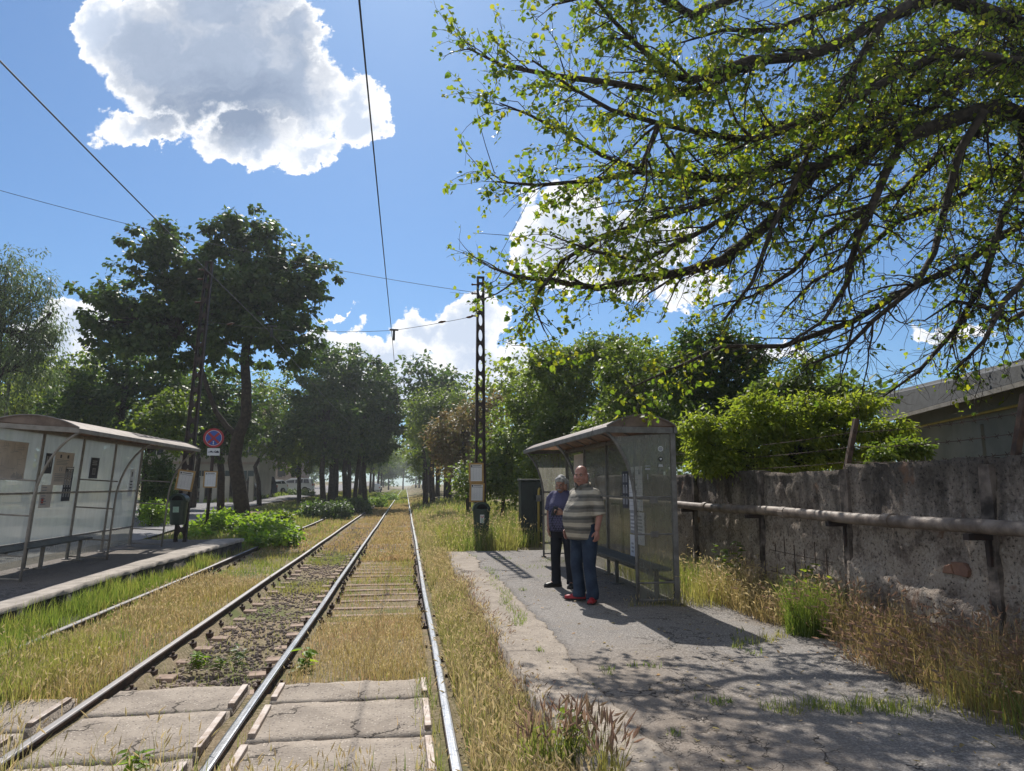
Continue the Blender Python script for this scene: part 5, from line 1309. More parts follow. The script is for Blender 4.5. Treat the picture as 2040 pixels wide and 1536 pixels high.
def overhead_tree():
    g = np.random.default_rng(77)
    tb = np.array([11.0, 10.0, 0.0])
    t = thing('mulberry_tree', tb, 'big overhanging tree with long dark limbs and small backlit leaves at upper right', 'tree')
    limbs = [  # photo polyline, distance at start and end, radius start and end
        ([(2080, 165), (1998, 138), (1897, 155), (1831, 183), (1778, 209), (1725, 255), (1659, 270), (1553, 325), (1485, 350), (1427, 356), (1345, 351), (1267, 342), (1176, 360), (1071, 369), (990, 362)], 10.0, 9.0, .085, .012),
        ([(2090, 250), (1990, 212), (1937, 225), (1844, 259), (1738, 286), (1632, 331), (1560, 420), (1485, 482), (1438, 520), (1363, 542), (1272, 556), (1190, 574), (1108, 561), (1030, 551), (975, 532)], 9.4, 9.2, .11, .012),
        ([(2070, 60), (1960, 20), (1880, -5), (1831, 8), (1751, 40), (1698, 74), (1646, 98), (1600, 112), (1500, 122), (1404, 178), (1313, 182), (1217, 165), (1100, 150), (1000, 130), (930, 95)], 9.6, 8.6, .10, .010),
        ([(2060, 120), (2003, 122), (1923, 106), (1857, 116), (1804, 140), (1751, 170), (1640, 230), (1500, 278), (1418, 269), (1313, 246), (1217, 219), (1140, 175), (1060, 120)], 9.0, 8.2, .07, .010),
        ([(1810, 8), (1760, 40), (1700, 140), (1640, 250), (1590, 350), (1540, 450), (1500, 560), (1440, 640)], 8.6, 8.2, .05, .012),
        ([(1960, 222), (1912, 300), (1882, 418), (1861, 503), (1823, 571), (1739, 639), (1680, 700), (1600, 730)], 9.2, 8.4, .05, .010),
        ([(1844, 259), (1800, 280), (1772, 325), (1739, 406), (1705, 482), (1690, 560), (1640, 640), (1560, 690)], 8.8, 8.4, .06, .010),
        ([(2080, 420), (1980, 480), (1930, 520), (1780, 590), (1700, 640), (1560, 690), (1440, 690), (1330, 740), (1250, 775)], 9.6, 8.8, .06, .008),
        ([(1690, 305), (1640, 330), (1540, 330), (1420, 400), (1300, 440), (1200, 470), (1120, 520), (1060, 600), (1085, 660)], 9.0, 8.6, .045, .008),
        ([(2090, 300), (2000, 420), (1960, 560), (1900, 660), (1830, 740), (1760, 790)], 9.8, 8.6, .06, .010),
        ([(1500, 118), (1381, 160), (1336, 150), (1267, 87), (1217, 36), (1150, -40)], 9.0, 8.6, .05, .012),
        ([(1313, 246), (1276, 337), (1200, 310), (1135, 269), (1053, 228), (995, 205)], 8.6, 8.2, .03, .007),
        ([(1840, -60), (1700, -60), (1500, -20), (1380, 30), (1260, -30), (1100, 10)], 10.0, 9.4, .08, .015),
        ([(2060, -120), (1900, -160), (1650, -160), (1400, -120), (1200, -90), (1050, -60)], 9.4, 8.2, .09, .015),
        ([(1560, 420), (1500, 400), (1380, 470), (1280, 520), (1180, 500), (1100, 470)], 8.9, 8.4, .035, .008),
        ([(2080, 520), (2000, 600), (1960, 680), (1900, 740)], 8.4, 7.6, .05, .010),
        ([(2070, 200), (1960, 260), (1880, 300), (1800, 380), (1720, 420), (1640, 470), (1580, 540), (1500, 590), (1420, 610)], 10.6, 9.8, .08, .010),
        ([(2080, 330), (1980, 340), (1900, 400), (1790, 440), (1700, 520), (1620, 560), (1560, 620)], 10.8, 10.0, .07, .010),
        ([(2060, 10), (1980, 60), (1900, 70), (1800, 110), (1700, 200), (1600, 240), (1520, 250), (1440, 300), (1380, 310)], 10.8, 9.8, .08, .010),
        ([(2060, -40), (1900, -20), (1760, -20), (1620, 30), (1540, 60), (1440, 60), (1340, 90)], 10.6, 9.6, .08, .010),
        ([(1925, 155), (1850, 220), (1790, 240), (1700, 350), (1640, 390), (1600, 480)], 9.4, 8.8, .05, .010),
        ([(2080, 600), (2010, 640), (1960, 610), (1900, 600), (1840, 640)], 9.6, 9.0, .05, .010)]
    B = MB()
    trunk = [tb, tb + [-.1, 0, 1.5], tb + [-.2, -.05, 3.0], tb + [-.6, -.2, 4.6], tb + [-.9, -.3, 6.0], tb + [-1.0, -.3, 7.6]]
    B.tube(trunk, [.34, .28, .25, .21, .16, .10], 12)
    Ps, As = [], []
    def grow(p, d, L, r, lvl):
        n = 6 if lvl == 1 else 4
        pts = [p]; q = p.copy(); dd = d.copy()
        for k in range(n):
            dd = unit(dd + g.normal(size=3) * (.16 if lvl == 1 else .24) + np.array([-.03, -.02, -.05 if lvl == 1 else -.02]))
            q = q + dd * L / n; pts.append(q)
        B.tube(pts, list(np.linspace(r, max(.0022, r * .3), n + 1)), 5 if lvl == 1 else 3, cap=False)
        return pts, dd
    def leafy(pts, dens, f0=0.0):
        L = sum(np.linalg.norm(b - a) for a, b in zip(pts[:-1], pts[1:]))
        n = int(L * dens * g.uniform(.5, 1.5))
        for _ in range(n):
            u = f0 + (1 - f0) * g.random() ** .8
            k = min(len(pts) - 2, int(u * (len(pts) - 1))); fr = u * (len(pts) - 1) - k
            p = pts[k] * (1 - fr) + pts[k + 1] * fr
            Ps.append(p + g.normal(size=3) * .022); a = g.normal(size=3) * .8 + unit(pts[k + 1] - pts[k]) * .4; a[2] -= .55
            As.append(a)
    for li, (pp, ya, yb, r0, r1) in enumerate(limbs):
        n = len(pp)
        W3 = [PY(x, y, ya + (yb - ya) * k / (n - 1) + .25 * math.sin(k * 1.3 + li)) for k, (x, y) in enumerate(pp)]
        if pp[0][0] > 2040:                        # run off-frame limbs back to the trunk
            j = trunk[3 if pp[0][1] > 100 else 4]
            W3 = [np.array(j), (np.array(j) + W3[0]) / 2 + [0, 0, .1]] + W3
        rs = list(r1 + (r0 * 1.35 - r1) * (1 - np.linspace(0, 1, len(W3))) ** .8)
        B.tube(W3, rs, 9)
        # boughs, side branches, twigs
        lines_ = [(W3, rs, 1.0)]
        tot = sum(np.linalg.norm(b - a) for a, b in zip(W3[:-1], W3[1:]))
        for b in range(int(tot / .75)):
            u = .12 + .62 * g.random()
            k = min(len(W3) - 2, int(u * (len(W3) - 1)))
            p = W3[k]; ax = unit(W3[k + 1] - W3[k]); side = g.normal(size=3); side = unit(side - ax * (side @ ax))
            d = unit(ax * .8 + side * g.uniform(.5, .9) + np.array([-.2, .0, -.16]))
            pts, dd = grow(p, d, g.uniform(.9, 2.0) * (1.15 - .7 * u), max(.010, min(.024, rs[k] * .5)), 1)
            lines_.append((pts, list(np.linspace(max(.010, min(.024, rs[k] * .5)), .006, len(pts))), .8))
        for W4, r4, wgt in lines_:
            tot = sum(np.linalg.norm(b - a) for a, b in zip(W4[:-1], W4[1:]))
            nb = int(tot / .19)
            for b in range(nb):
                u = .08 + .92 * (b + g.random()) / nb
                k = min(len(W4) - 2, int(u * (len(W4) - 1))); fr = u * (len(W4) - 1) - k
                p = W4[k] * (1 - fr) + W4[k + 1] * fr
                ax = unit(W4[k + 1] - W4[k]); side = g.normal(size=3); side = unit(side - ax * (side @ ax))
                d = unit(ax * g.uniform(.5, 1.1) + side * g.uniform(.5, 1.0) + np.array([-.25, -.05, -.12]))
                L = g.uniform(.4, 1.35) * (1.05 - .5 * u) * wgt
                r = min(.016, max(.0062, r4[k] * g.uniform(.22, .42)))
                pts, dd = grow(p, d, L, r, 1)
                high = np.clip((p[2] - 5.4) / 1.4, 0, 1); right = np.clip((p[0] - 1.6) / 4.0, 0, 1) * (1 - .45 * high)
                dens = (10.0 - 7.4 * right) * (0.3 if g.random() < .25 else 1)
                leafy(pts, dens * .8, .35)
                for _ in range(int(g.integers(2, 6))):
                    j = int(g.integers(1, len(pts)))
                    sd = unit(unit(pts[j] - pts[j - 1]) * .8 + g.normal(size=3) * .55)
                    tw, _d = grow(pts[j], sd, g.uniform(.18, .55), r * .42, 2)
                    leafy(tw, dens * 1.7)
    for pp in ([(1000, 375), (960, 340), (930, 305), (922, 280)], [(985, 345), (968, 292), (956, 250), (950, 215)], [(985, 536), (950, 520), (925, 505), (888, 492)], [(975, 532), (940, 508), (925, 492), (912, 475)],
               [(1100, 490), (1050, 474), (1000, 468), (942, 464)], [(1000, 362), (970, 338), (945, 342), (935, 346)], [(1110, 672), (1060, 690), (1020, 688), (1000, 678)], [(1095, 650), (1060, 630), (1040, 606), (1030, 600)]):
        W3 = [PY(x, y, 8.6 + .05 * k) for k, (x, y) in enumerate(pp)]
        B.tube(W3, [.006, .005, .004, .0025], 5); leafy(W3[2:], 9, .6)
    B.build('trunk', MAT['bark'], t, smooth=True)
    P = np.array(Ps); A = np.array(As)
    Nn = g.normal(size=P.shape) * .55; Nn[:, 2] += .7
    q = g.integers(1, 4, len(P)); P = np.repeat(P, q, 0); A = np.repeat(A, q, 0) + g.normal(size=(len(P), 3)) * .75; Nn = np.repeat(Nn, q, 0) + g.normal(size=(len(P), 3)) * .35
    P = P + g.normal(size=P.shape) * .028
    V, F = leaf_arrays(P, A, Nn, .026 + .072 * g.random(len(P)) ** 1.3, True, .92)
    np_mesh('crown', V, F, MAT['lf_mulberry'], t)
    print('overhead leaves', len(P))
overhead_tree()

def distant_woods():
    g = np.random.default_rng(99); L = []
    for x in np.arange(-190, 190, 9):
        y = 250 + 40 * g.random() + (20 if abs(x) < 12 else 0)
        L.append((x, y, 6 + 3 * g.random(), 7, 5, 6 + 2.5 * g.random()))
    for y in np.arange(70, 250, 9): L.append((-44 - 6 * g.random(), y, 6, 5, 6, 6 + 2 * g.random()))
    for y in np.arange(50, 250, 9): L.append((26 + 8 * g.random(), y, 5, 5, 6, 5 + 2 * g.random()))
    P, A, Nn, cl = crown_points(g, L, 3600, 1.6, 14, .35)
    V, F = leaf_arrays(P, A, Nn, 1.0 * g.uniform(.6, 1.3, len(P)), False, .8)
    tag(np_mesh('woods', V, F, MAT['lf_dark']), 'distant belt of trees closing the horizon', 'woods', kind='stuff')
distant_woods()

def hedges():
    def shrub(lab, X0, X1, Y0, Y1, z0, h, n, ls, mat, seed, name='hedge', cat='hedge', box=True, per=26, cr=.2):
        g = np.random.default_rng(seed)
        L = []
        k = max(2, int(max(X1 - X0, Y1 - Y0) / max(.6, h * .9)))
        for i in range(k):
            u = (i + .5) / k
            L.append((X0 + (X1 - X0) * (u if X1 - X0 > Y1 - Y0 else .5), Y0 + (Y1 - Y0) * (u if Y1 - Y0 >= X1 - X0 else .5), z0 + h * .5 * g.uniform(.85, 1.1), max(.3, (X1 - X0) / (k if X1 - X0 > Y1 - Y0 else 1) * .62), max(.3, (Y1 - Y0) / (k if Y1 - Y0 >= X1 - X0 else 1) * .62), h * .55))
        tr = [([(l[0], l[1], z0 - .1), (l[0] + .05, l[1], z0 + h * .4)], .03, .015) for l in L]
        return tree(name, lab, cat, ((X0 + X1) / 2, (Y0 + Y1) / 2, z0), tr, L, n, cr, per, ls, mat, seed, shell=.35, stem='stems', crown='foliage', flat=.8)
    a, b = PY(292, 965, 31), PY(346, 915, 31)
    shrub('clipped dark green hedge seen past the open end of the left shelter', a[0], b[0], 30.3, 31.8, .25, b[2] - .3, 330, .11, 'lf_dark', 90)
    c = PY(308, 985, 29); shrub('small bright green bush in front of the clipped hedge', c[0] - .5, c[0] + .5, 28.5, 29.5, .2, .8, 70, .1, 'lf_ivy', 91, 'bush', 'shrub')
    a, b = PX(378, 990, -18.6), PX(545, 985, -18.6)
    shrub('long low dark hedge along the far side of the road', -19.3, -18.0, a[1], b[1], .35, 1.0, 520, .2, 'lf_dark', 92, cr=.3)
    for i, (px_, py_, Y, w, h, mt, lab) in enumerate([(652, 1003, 38, 1.1, .85, 'lf_dark', 'dark rounded bush at the foot of the dense tree group'), (706, 996, 46, .9, .8, 'lf_dark', 'dark bush just behind the rounded one along the left track'), (618, 1004, 38, .5, .4, 'lf_ivy', 'low yellow-green bush at the road edge'),
                                                      (548, 1024, 31, .5, .45, 'lf_mid', 'brownish green bush beside the bright ivy'), (738, 988, 60, 1.3, .7, 'lf_ivy', 'bright green bush beside the left track in the distance'), (770, 978, 84, 1.3, .8, 'lf_ivy', 'farthest bright bush beside the left track'),
                                                      (590, 985, 80, 1.8, .6, 'lf_dark', 'dark clipped bush before the white car')]):
        c = PY(px_, py_, Y); z = float(hgt(c[0], Y))
        shrub(lab, c[0] - w, c[0] + w, Y - w * .7, Y + w * .7, z, h, 150, .13, mt, 100 + i, 'bush', 'shrub')
    # ivy carpet round the big tree's foot, spilling over the end of the platform to the rail
    L = []
    for (px_, py_, rx, rz, Y) in [(393, 1066, 22, 9, 23.0), (420, 1045, 34, 13, 26.0), (465, 1038, 30, 14, 27), (520, 1030, 26, 15, 26), (545, 1046, 32, 14, 24.5), (515, 1056, 34, 13, 23.5), (545, 1068, 36, 9, 21.6), (585, 1060, 20, 6, 22.0), (445, 1020, 26, 12, 29), (505, 1076, 18, 7, 21.2)]:
        c = PY(px_, py_, Y); k = Y / FPX; L.append((c[0], Y, max(c[2] * .75, .08), rx * k, rx * k * 1.2, rz * k * .55))
    tree('ivy_patch', 'bright sunlit ivy spreading round the foot of the large tree', 'ivy', (-5.5, 25, .05), [([(-6.2, 28, 0), (-5.8, 27, .25), (-5.2, 25, .3)], .02, .01)], L, 420, .26, 16, .13, 'lf_ivy', 110, shell=.4, stem='stems', crown='foliage', asp=.95, droop=.15, flat=.5, fine=True)
hedges()

# ------------------------------------------------------------------ grass
def blades(g, x, y, h, w, lean=.35, z=None, curl=.5):
    n = len(x)
    z = hgt(x, y) if z is None else z
    a = g.uniform(0, 2 * np.pi, n); b = a + np.pi / 2 + g.normal(size=n) * .5
    ld = np.stack([np.cos(b), np.sin(b), 0 * b], -1) * (h * np.abs(g.normal(size=n)) * lean)[:, None]
    s = np.stack([np.cos(a), np.sin(a), 0 * a], -1) * (w / 2)[:, None]
    P = np.stack([x, y, z - .01], -1); up = np.stack([0 * h, 0 * h, h], -1)
    m = P + up * .55 + ld * .35
    tip = P + up * (1 - .25 * np.minimum(1, np.linalg.norm(ld, axis=1) / h)[:, None] * curl) + ld
    V = np.stack([P - s, P + s, m - s * .7, m + s * .7, tip], 1)
    f = np.array([(0, 1, 3), (0, 3, 2), (2, 3, 4)])
    F = (f[None] + np.arange(n)[:, None, None] * 5).reshape(-1, 3)
    return V.reshape(-1, 3), F, tip, ld
def heads(g, tip, ld, L, w):
    n = len(tip)
    d = unit(np.stack([0 * L, 0 * L, L], -1) + ld * .8 + g.normal(size=(n, 3)) * .15 * L[:, None])
    a = unit(np.cross(d, g.normal(size=(n, 3)))); b = np.cross(d, a)
    p0 = tip - d * (L * .25)[:, None]
    mk = lambda s: np.stack([p0, p0 + d * (L * .4)[:, None] + s * (w / 2)[:, None], p0 + d * L[:, None], p0 + d * (L * .4)[:, None] - s * (w / 2)[:, None]], 1)
    V = np.concatenate([mk(a), mk(b)], 1)
    f = np.array([(0, 1, 2), (0, 2, 3), (4, 5, 6), (4, 6, 7)])
    return V.reshape(-1, 3), (f[None] + np.arange(n)[:, None, None] * 8).reshape(-1, 3)
class Grass:
    def __init__(s, seed): s.g = np.random.default_rng(seed); s.V = []; s.F = []; s.M = []; s.n = 0
    def put(s, V, F, mi): s.V.append(V); s.F.append(F + s.n); s.M.append(np.full(len(F), mi)); s.n += len(V)
    def strip(s, x0, x1, y0, y1, n, h0, h1, w, mi=0, head=0.0, hl=.06, hw=.012, mask=None, yp=1.0, lean=.35, hm=1, z=None, patch=1.6):
        g = s.g
        x = g.uniform(x0, x1, n); y = y0 + (y1 - y0) * g.random(n) ** yp
        keep = 1.5 * vnoise(x * patch, y * patch * .8, 31) - .2 + .5 * vnoise(x * 5.3, y * 5.3, 5) > g.random(n) * 1.05
        if mask is not None: keep &= mask(x, y)
        x, y = x[keep], y[keep]; n = len(x)
        k = 0.45 + .7 * vnoise(x * 1.1, y * .9, 17) + .5 * vnoise(x * 4.3, y * 4.3, 23)
        h = g.uniform(h0, h1, n) * k
        ww = w * (1 + np.maximum(0, y - 8) * .05) * g.uniform(.7, 1.3, n)
        V, F, tip, ld = blades(g, x, y, h, ww, lean, None if z is None else np.full(n, z))
        s.put(V, F, mi)
        if head > 0:
            q = g.random(n) < head
            if q.any():
                V, F = heads(g, tip[q], ld[q], hl * g.uniform(.7, 1.3, q.sum()), hw * (1 + np.maximum(0, y[q] - 8) * .04))
                s.put(V, F, hm)
    def build(s, name, mats, label, cat='grass', kind='stuff', parent=None):
        o = np_mesh(name, np.concatenate(s.V), np.concatenate(s.F), [MAT[m] for m in mats], parent, np.concatenate(s.M))
        if parent is None: tag(o, label, cat, kind=kind)
        return o
def meadow():
    # dry verge along the right rail
    G = Grass(1)
    G.strip(.44, .98, 2.4, 9, 2600, .14, .30, .007, 3)
    G.strip(.44, .98, 2.4, 9, 8000, .16, .34, .006, 0, .45, .06, .012)
    G.strip(.82, 1.02, 4.4, 12, 1500, .20, .36, .006, 0, .6, .06, .010, hm=2)
    G.strip(.44, 1.0, 9, 17, 8000, .14, .30, .008, 0, .4, .06, .012)
    G.strip(.44, 2.2, 16.3, 34, 12000, .14, .40, .010, 0, .35, .06, .013, yp=1.2)
    G.strip(.44, 2.4, 30, 90, 9000, .14, .34, .02, 0, .2, .07, .02, yp=1.4)
    G.build('dry_grass', ('gr_straw', 'gr_head', 'gr_purple', 'gr_green'), 'dry straw grass with seed heads along the right rail')
    G = Grass(2)
    G.strip(.9, 4.3, 16.2, 24, 11000, .2, .62, .011, 0, .25, .07, .016, mask=lambda x, y: ~((x > 2.55) & (x < 3.3) & (y < 17.3)))
    G.strip(1.0, 3.2, 16.1, 19.5, 4200, .35, .75, .010, 0, .3, .08, .016, mask=lambda x, y: ~((x > 2.55) & (x < 3.2) & (y < 17.3)) & ~((abs(x - 1.85) < .25) & (y < 17.5) & (y > 17.2)))
    G.strip(.5, 6, 24, 60, 9000, .2, .5, .022, 0, .1, .08, .02)
    G.strip(.44, .95, 8, 16, 1500, .15, .3, .007)
    G.build('green_grass', ('gr_green', 'gr_head'), 'tall green grass round the right mast and bin')
    # between the rails of the right track
    G = Grass(3)
    G.strip(XL + .1, XR - .1, 6.72, 10.5, 8500, .05, .16, .005, 0, .3, .04, .009, hm=2)
    G.strip(XL + .1, XR - .1, 6.72, 18, 2600, .03, .11, .006, 1)
    G.strip(XL + .1, XR - .1, 10.0, 18, 4200, .03, .10, .006, 0, .2, .035, .008, hm=2)
    G.strip(XL + .1, XR - .1, 12.5, 20, 5500, .04, .13, .007, 1, mask=lambda x, y: vnoise(x * 1.3, y * .7, 44) > .52)
    G.strip(XL + .1, XR - .1, 18, 70, 14000, .06, .15, .016, 0, .2, .05, .012, yp=1.5, hm=2)
    G.strip(XL + .1, XR - .1, 66, 240, 5000, .08, .2, .05, 1, yp=1.3)
    G.strip(XL + .14, XR - .1, 2.6, 6.6, 90, .08, .2, .005, 0, .8, .05, .011, hm=2)
    G.build('track_grass', ('gr_rust', 'gr_green', 'gr_head'), 'short rusty dry grass growing between the rails of the right track')
    # between the tracks
    G = Grass(4)
    G.strip(XT + .08, XL - .08, 6.7, 14, 1100, .04, .13, .006, 0)
    G.strip(XT + .08, XL - .08, 13, 21, 5200, .05, .14, .007, 0, mask=lambda x, y: vnoise(x * 1.2, y * .6, 24) > .40)
    G.strip(XT + .08, XL - .08, 20, 60, 7000, .05, .13, .013, 1, yp=1.3)
    G.strip(XT + .08, XL - .08, 60, 240, 4000, .08, .2, .05, 0, yp=1.3)
    G.build('ballast_grass', ('gr_green', 'gr_rust'), 'thin grass between the two tracks')
    # left track
    G = Grass(5)
    G.strip(XF + .16, XT - .08, 6.4, 14.5, 12500, .09, .22, .006, 0, .35, .05, .011, hm=2)
    G.strip(XF + .16, XT - .08, 6.4, 14.0, 6500, .06, .17, .007, 1)
    G.strip(XF + .2, XT - .08, 13.5, 20, 3600, .04, .13, .008, 1)
    G.strip(XF + .16, XT - .08, 19, 70, 6500, .05, .13, .016, 1)
    G.strip(XF + .16, XT - .08, 19, 70, 7000, .05, .13, .016, 0, .15, .05, .013, hm=2, yp=1.4)
    G.strip(XF + .08, XT - .08, 66, 240, 4000, .08, .2, .05, 1, yp=1.3)
    G.strip(XF - .1, XT - .5, 5.6, 9.0, 5000, .18, .34, .008, 1, .1, .05, .01, hm=2)
    G.build('meadow_grass', ('gr_rust', 'gr_green', 'gr_head'), 'rusty meadow grass covering the left track')
    G = Grass(6)
    G.strip(-4.68, -4.1, 7.5, 15, 5200, .10, .27, .008, 0)
    G.strip(-4.68, -4.1, 7.5, 15, 2600, .10, .27, .008, 1)
    G.strip(-3.96, -3.8, 6.5, 12, 700, .06, .16, .008, 1)
    G.strip(-4.75, -4.12, 14, 22, 4600, .10, .24, .009, 1)
    G.strip(-7.2, -4.1, 21, 46, 12000, .08, .26, .016, 1)
    G.strip(-9.3, -4.1, 44, 150, 9000, .10, .24, .05, 1, yp=1.2)
    G.strip(-15.6, -12.2, 55, 90, 2500, .2, .5, .05, 0)
    G.build('lush_grass', ('gr_lush', 'gr_green'), 'lush green grass beside the left platform and along the left verge')
    # dry grass at the foot of the wall
    G = Grass(7)
    G.strip(4.05, 4.58, 4.2, 7.6, 5200, .18, .52, .006, 0, .55, .07, .016, z=.16, hm=2, lean=.6)
    G.strip(3.75, 4.3, 3.6, 6.0, 2600, .10, .40, .006, 0, .5, .07, .016, z=.18, lean=.9, hm=2)
    G.strip(3.9, 4.58, 7.3, 9.4, 2600, .12, .50, .006, 0, .5, .06, .014, z=.18, lean=.6)
    G.strip(3.45, 4.55, 8.5, 12.5, 3000, .12, .45, .007, 3, .2, .06, .013, z=.18)
    G.strip(3.6, 4.55, 3.0, 4.7, 2200, .12, .38, .007, 3, .2, .06, .013, z=.16)
    G.strip(2.7, 3.45, 8.55, 8.8, 300, .05, .2, .006, 3, .2, .05, .012, z=.2)
    G.build('wall_grass', ('gr_rust', 'gr_head', 'gr_purple', 'gr_green'), 'dry reddish grass with seed heads along the foot of the wall')
    # weeds in the seam of the platform
    G = Grass(8)
    def spot(px_, py_, r, n, h0, h1, mi=1, head=0.0, el=1.0):
        c = GZ(px_, py_, ZP); g = G.g
        a = g.uniform(0, 6.28, n); q = np.sqrt(g.random(n)) * r
        x, y = c[0] + np.cos(a) * q * el, c[1] + np.sin(a) * q
        V, F, tip, ld = blades(g, x, y, g.uniform(h0, h1, n), np.full(n, .007), .9, np.full(n, ZP))
        G.put(V, F, mi)
        if head:
            k = g.random(n) < head
            V, F = heads(g, tip[k], ld[k], np.full(k.sum(), .05), np.full(k.sum(), .011)); G.put(V, F, 2)
    for u in np.linspace(0, 1, 22):
        spot(970 + 68 * u + 6 * math.sin(u * 17), 1132 + 110 * u, .10, 26, .02, .08)
    for (x, y, r, n) in [(1030, 1245, .08, 30), (1078, 1297, .05, 22), (1000, 1112, .2, 60), (1060, 1130, .3, 70), (1100, 1118, .3, 70), (940, 1108, .12, 30), (1085, 1150, .15, 20), (1210, 1334, .06, 22), (1260, 1327, .06, 20), (1300, 1328, .09, 34), (1345, 1465, .05, 20), (1210, 1345, .05, 15), (1500, 1300, .1, 26), (1395, 1395, .05, 10), (1040, 1175, .08, 20)]:
        spot(x, y, r, n, .02, .075)
    G.build('platform_weeds', ('gr_green', 'gr_lush', 'gr_head'), 'small weeds growing from the seam and cracks of the right platform', 'weeds')
    def tuft(lab, pts, h0, h1, mats, name='grass_tuft', cat='grass tuft', head=0.0, hl=.06, hm=1, w=.007, lean=.7, hw=.014):
        Gt = Grass(hash(lab) % 1000 if False else len(lab)); g = Gt.g
        c0 = np.mean([GZ(p[0], p[1], ZP) for p in pts], 0)
        t = thing(name, c0, lab, cat)
        for (px_, py_, r, n) in pts:
            c = GZ(px_, py_, ZP); a = g.uniform(0, 6.28, n); q = np.sqrt(g.random(n)) * r
            x, y = c[0] + np.cos(a) * q, c[1] + np.sin(a) * q
            V, F, tip, ld = blades(g, x, y, g.uniform(h0, h1, n), np.full(n, w), lean, np.full(n, ZP - .02))
            Gt.put(V, F, 0)
            if head:
                k = g.random(n) < head
                V, F = heads(g, tip[k], ld[k], hl * g.uniform(.7, 1.3, k.sum()), np.full(k.sum(), hw)); Gt.put(V, F, hm)
        Gt.build('blades', mats, None, parent=t)
        return t
    tuft('long strip of green grass growing from a crack across the shaded asphalt', [(1540 + 30 * k, 1410 + 6 * math.sin(k * 1.7), .09 + .03 * (k > 5), 46 + 30 * (k > 4)) for k in range(11)], .03, .13, ('gr_green',))
    tuft('low green grass tuft at the corner of the shelter shadow', [(1490, 1280, .14, 90), (1525, 1275, .12, 70), (1465, 1290, .06, 30), (1560, 1268, .1, 40)], .03, .14, ('gr_green',), head=.08)
    tuft('small grass tuft in the sun between the patches of tree shade', [(1440, 1397, .08, 70), (1425, 1400, .05, 30)], .03, .09, ('gr_lush',))
    tuft('lush green grass clump against the wall with dry grass around it', [(1610, 1262, .22, 620), (1650, 1255, .2, 480), (1590, 1240, .16, 260)], .25, .62, ('gr_lush', 'gr_head'), 'grass_clump', 'grass clump', .08, lean=.4)
    tuft('tall purple-headed wild barley clump in the foreground at the platform edge', [(1120, 1505, .11, 85), (1165, 1500, .09, 75), (1210, 1550, .09, 80), (1065, 1510, .09, 55)], .14, .31, ('gr_green', 'gr_purple'), 'wild_barley', 'grass clump', .5, .10, hw=.016, lean=.35)
    # leafy weeds: a few broad-leaved plants
    def weed(lab, c, h, n, ls, mat, seed, r=.1):
        g = np.random.default_rng(seed); c = np.array(c, float)
        t = thing('weed', c, lab, 'weed')
        B = MB(); Ps, As = [], []
        for k in range(max(2, n // 9)):
            d = unit(np.array([g.normal() * .35, g.normal() * .35, 1.0])); pts = [c + g.normal(size=3) * [r * .3, r * .3, 0] + d * h * u * g.uniform(.8, 1.1) for u in np.linspace(0, 1, 5)]
            B.tube(pts, [.005, .004, .0035, .003, .002], 5)
            for q in range(9):
                u = .15 + .85 * g.random(); Ps.append(c + d * h * u + g.normal(size=3) * .012); a = g.normal(size=3); a[2] = a[2] * .3 + .1; As.append(a)
        B.build('stems', MAT['gr_green'], t)
        P, A = np.array(Ps), np.array(As); Nn = g.normal(size=P.shape) * .3; Nn[:, 2] += 1
        V, F = leaf_arrays(P, A, Nn, ls * g.uniform(.6, 1.3, len(P)), True, .6)
        np_mesh('leaves', V, F, MAT[mat], t)
    def gz(px_, py_): 
        c = GZ(px_, py_, -.12); return c
    weed('broad-leaved green weed at the inner side of the second shiny rail', gz(605, 1338), .22, 34, .12, 'lf_ivy', 1)
    weed('feathery green weed on the ballast, leftmost of three', gz(395, 1330), .14, 60, .07, 'lf_ivy', 2, .3)
    weed('small low weed in the middle of the ballast before the slab', gz(435, 1332), .10, 40, .06, 'lf_mid', 3, .25)
    weed('grey-green upright weed on the ballast', gz(475, 1335), .22, 40, .07, 'lf_willow', 4, .2)
    weed('leafy green weed at the bottom edge between the two tracks', GZ(275, 1535, 0), .15, 26, .09, 'lf_ivy', 5)
    weed('leafy weed mixed into the purple wild barley in the foreground', GZ(1130, 1530, .1), .34, 60, .075, 'lf_mid', 6, .2)
    weed('thin leafy weed climbing before the wall behind the right shelter', GZ(1475, 1195, ZP), .75, 50, .11, 'lf_mid', 7, .15)
    weed('sunlit broad-leaved weed in the lush clump by the wall', GZ(1600, 1240, ZP), .62, 60, .10, 'lf_light', 8, .3)
    # stalks in the very front
    G = Grass(9)
    G.strip(-2.4, -1.25, 4.25, 5.1, 170, .08, .30, .0055, 0, .75, .075, .012, z=-.02)
    G.strip(-2.4, .24, 4.2, 4.75, 420, .06, .20, .006, 2, .4, .06, .011, z=-.02)
    G.strip(-3.6, -2.5, 4.4, 6.4, 420, .08, .26, .006, 0, .6, .07, .012, z=-.02)
    G.strip(-1.05, .24, 4.2, 4.72, 260, .06, .18, .0055, 0, .85, .06, .011, z=0)
    G.strip(.1, .28, 3.8, 6.6, 300, .05, .18, .006, 2, .3, .05, .01, z=-.05)
    G.strip(-2.3, -1.3, 4.95, 5.06, 200, .02, .08, .006, 2, z=-.03)
    G.strip(-1.0, .2, 6.05, 6.16, 70, .02, .06, .006, 2, z=-.04)
    G.strip(-2.3, -1.3, 5.92, 6.03, 90, .02, .06, .006, 2, z=-.04)
    G.strip(-1.12, -1.04, 3.9, 6.6, 60, .02, .07, .006, 2, z=-.05)
    G.build('foreground_grass', ('gr_straw', 'gr_head', 'gr_green'), 'thin seed-headed stalks in front of the crossing slabs')
meadow()

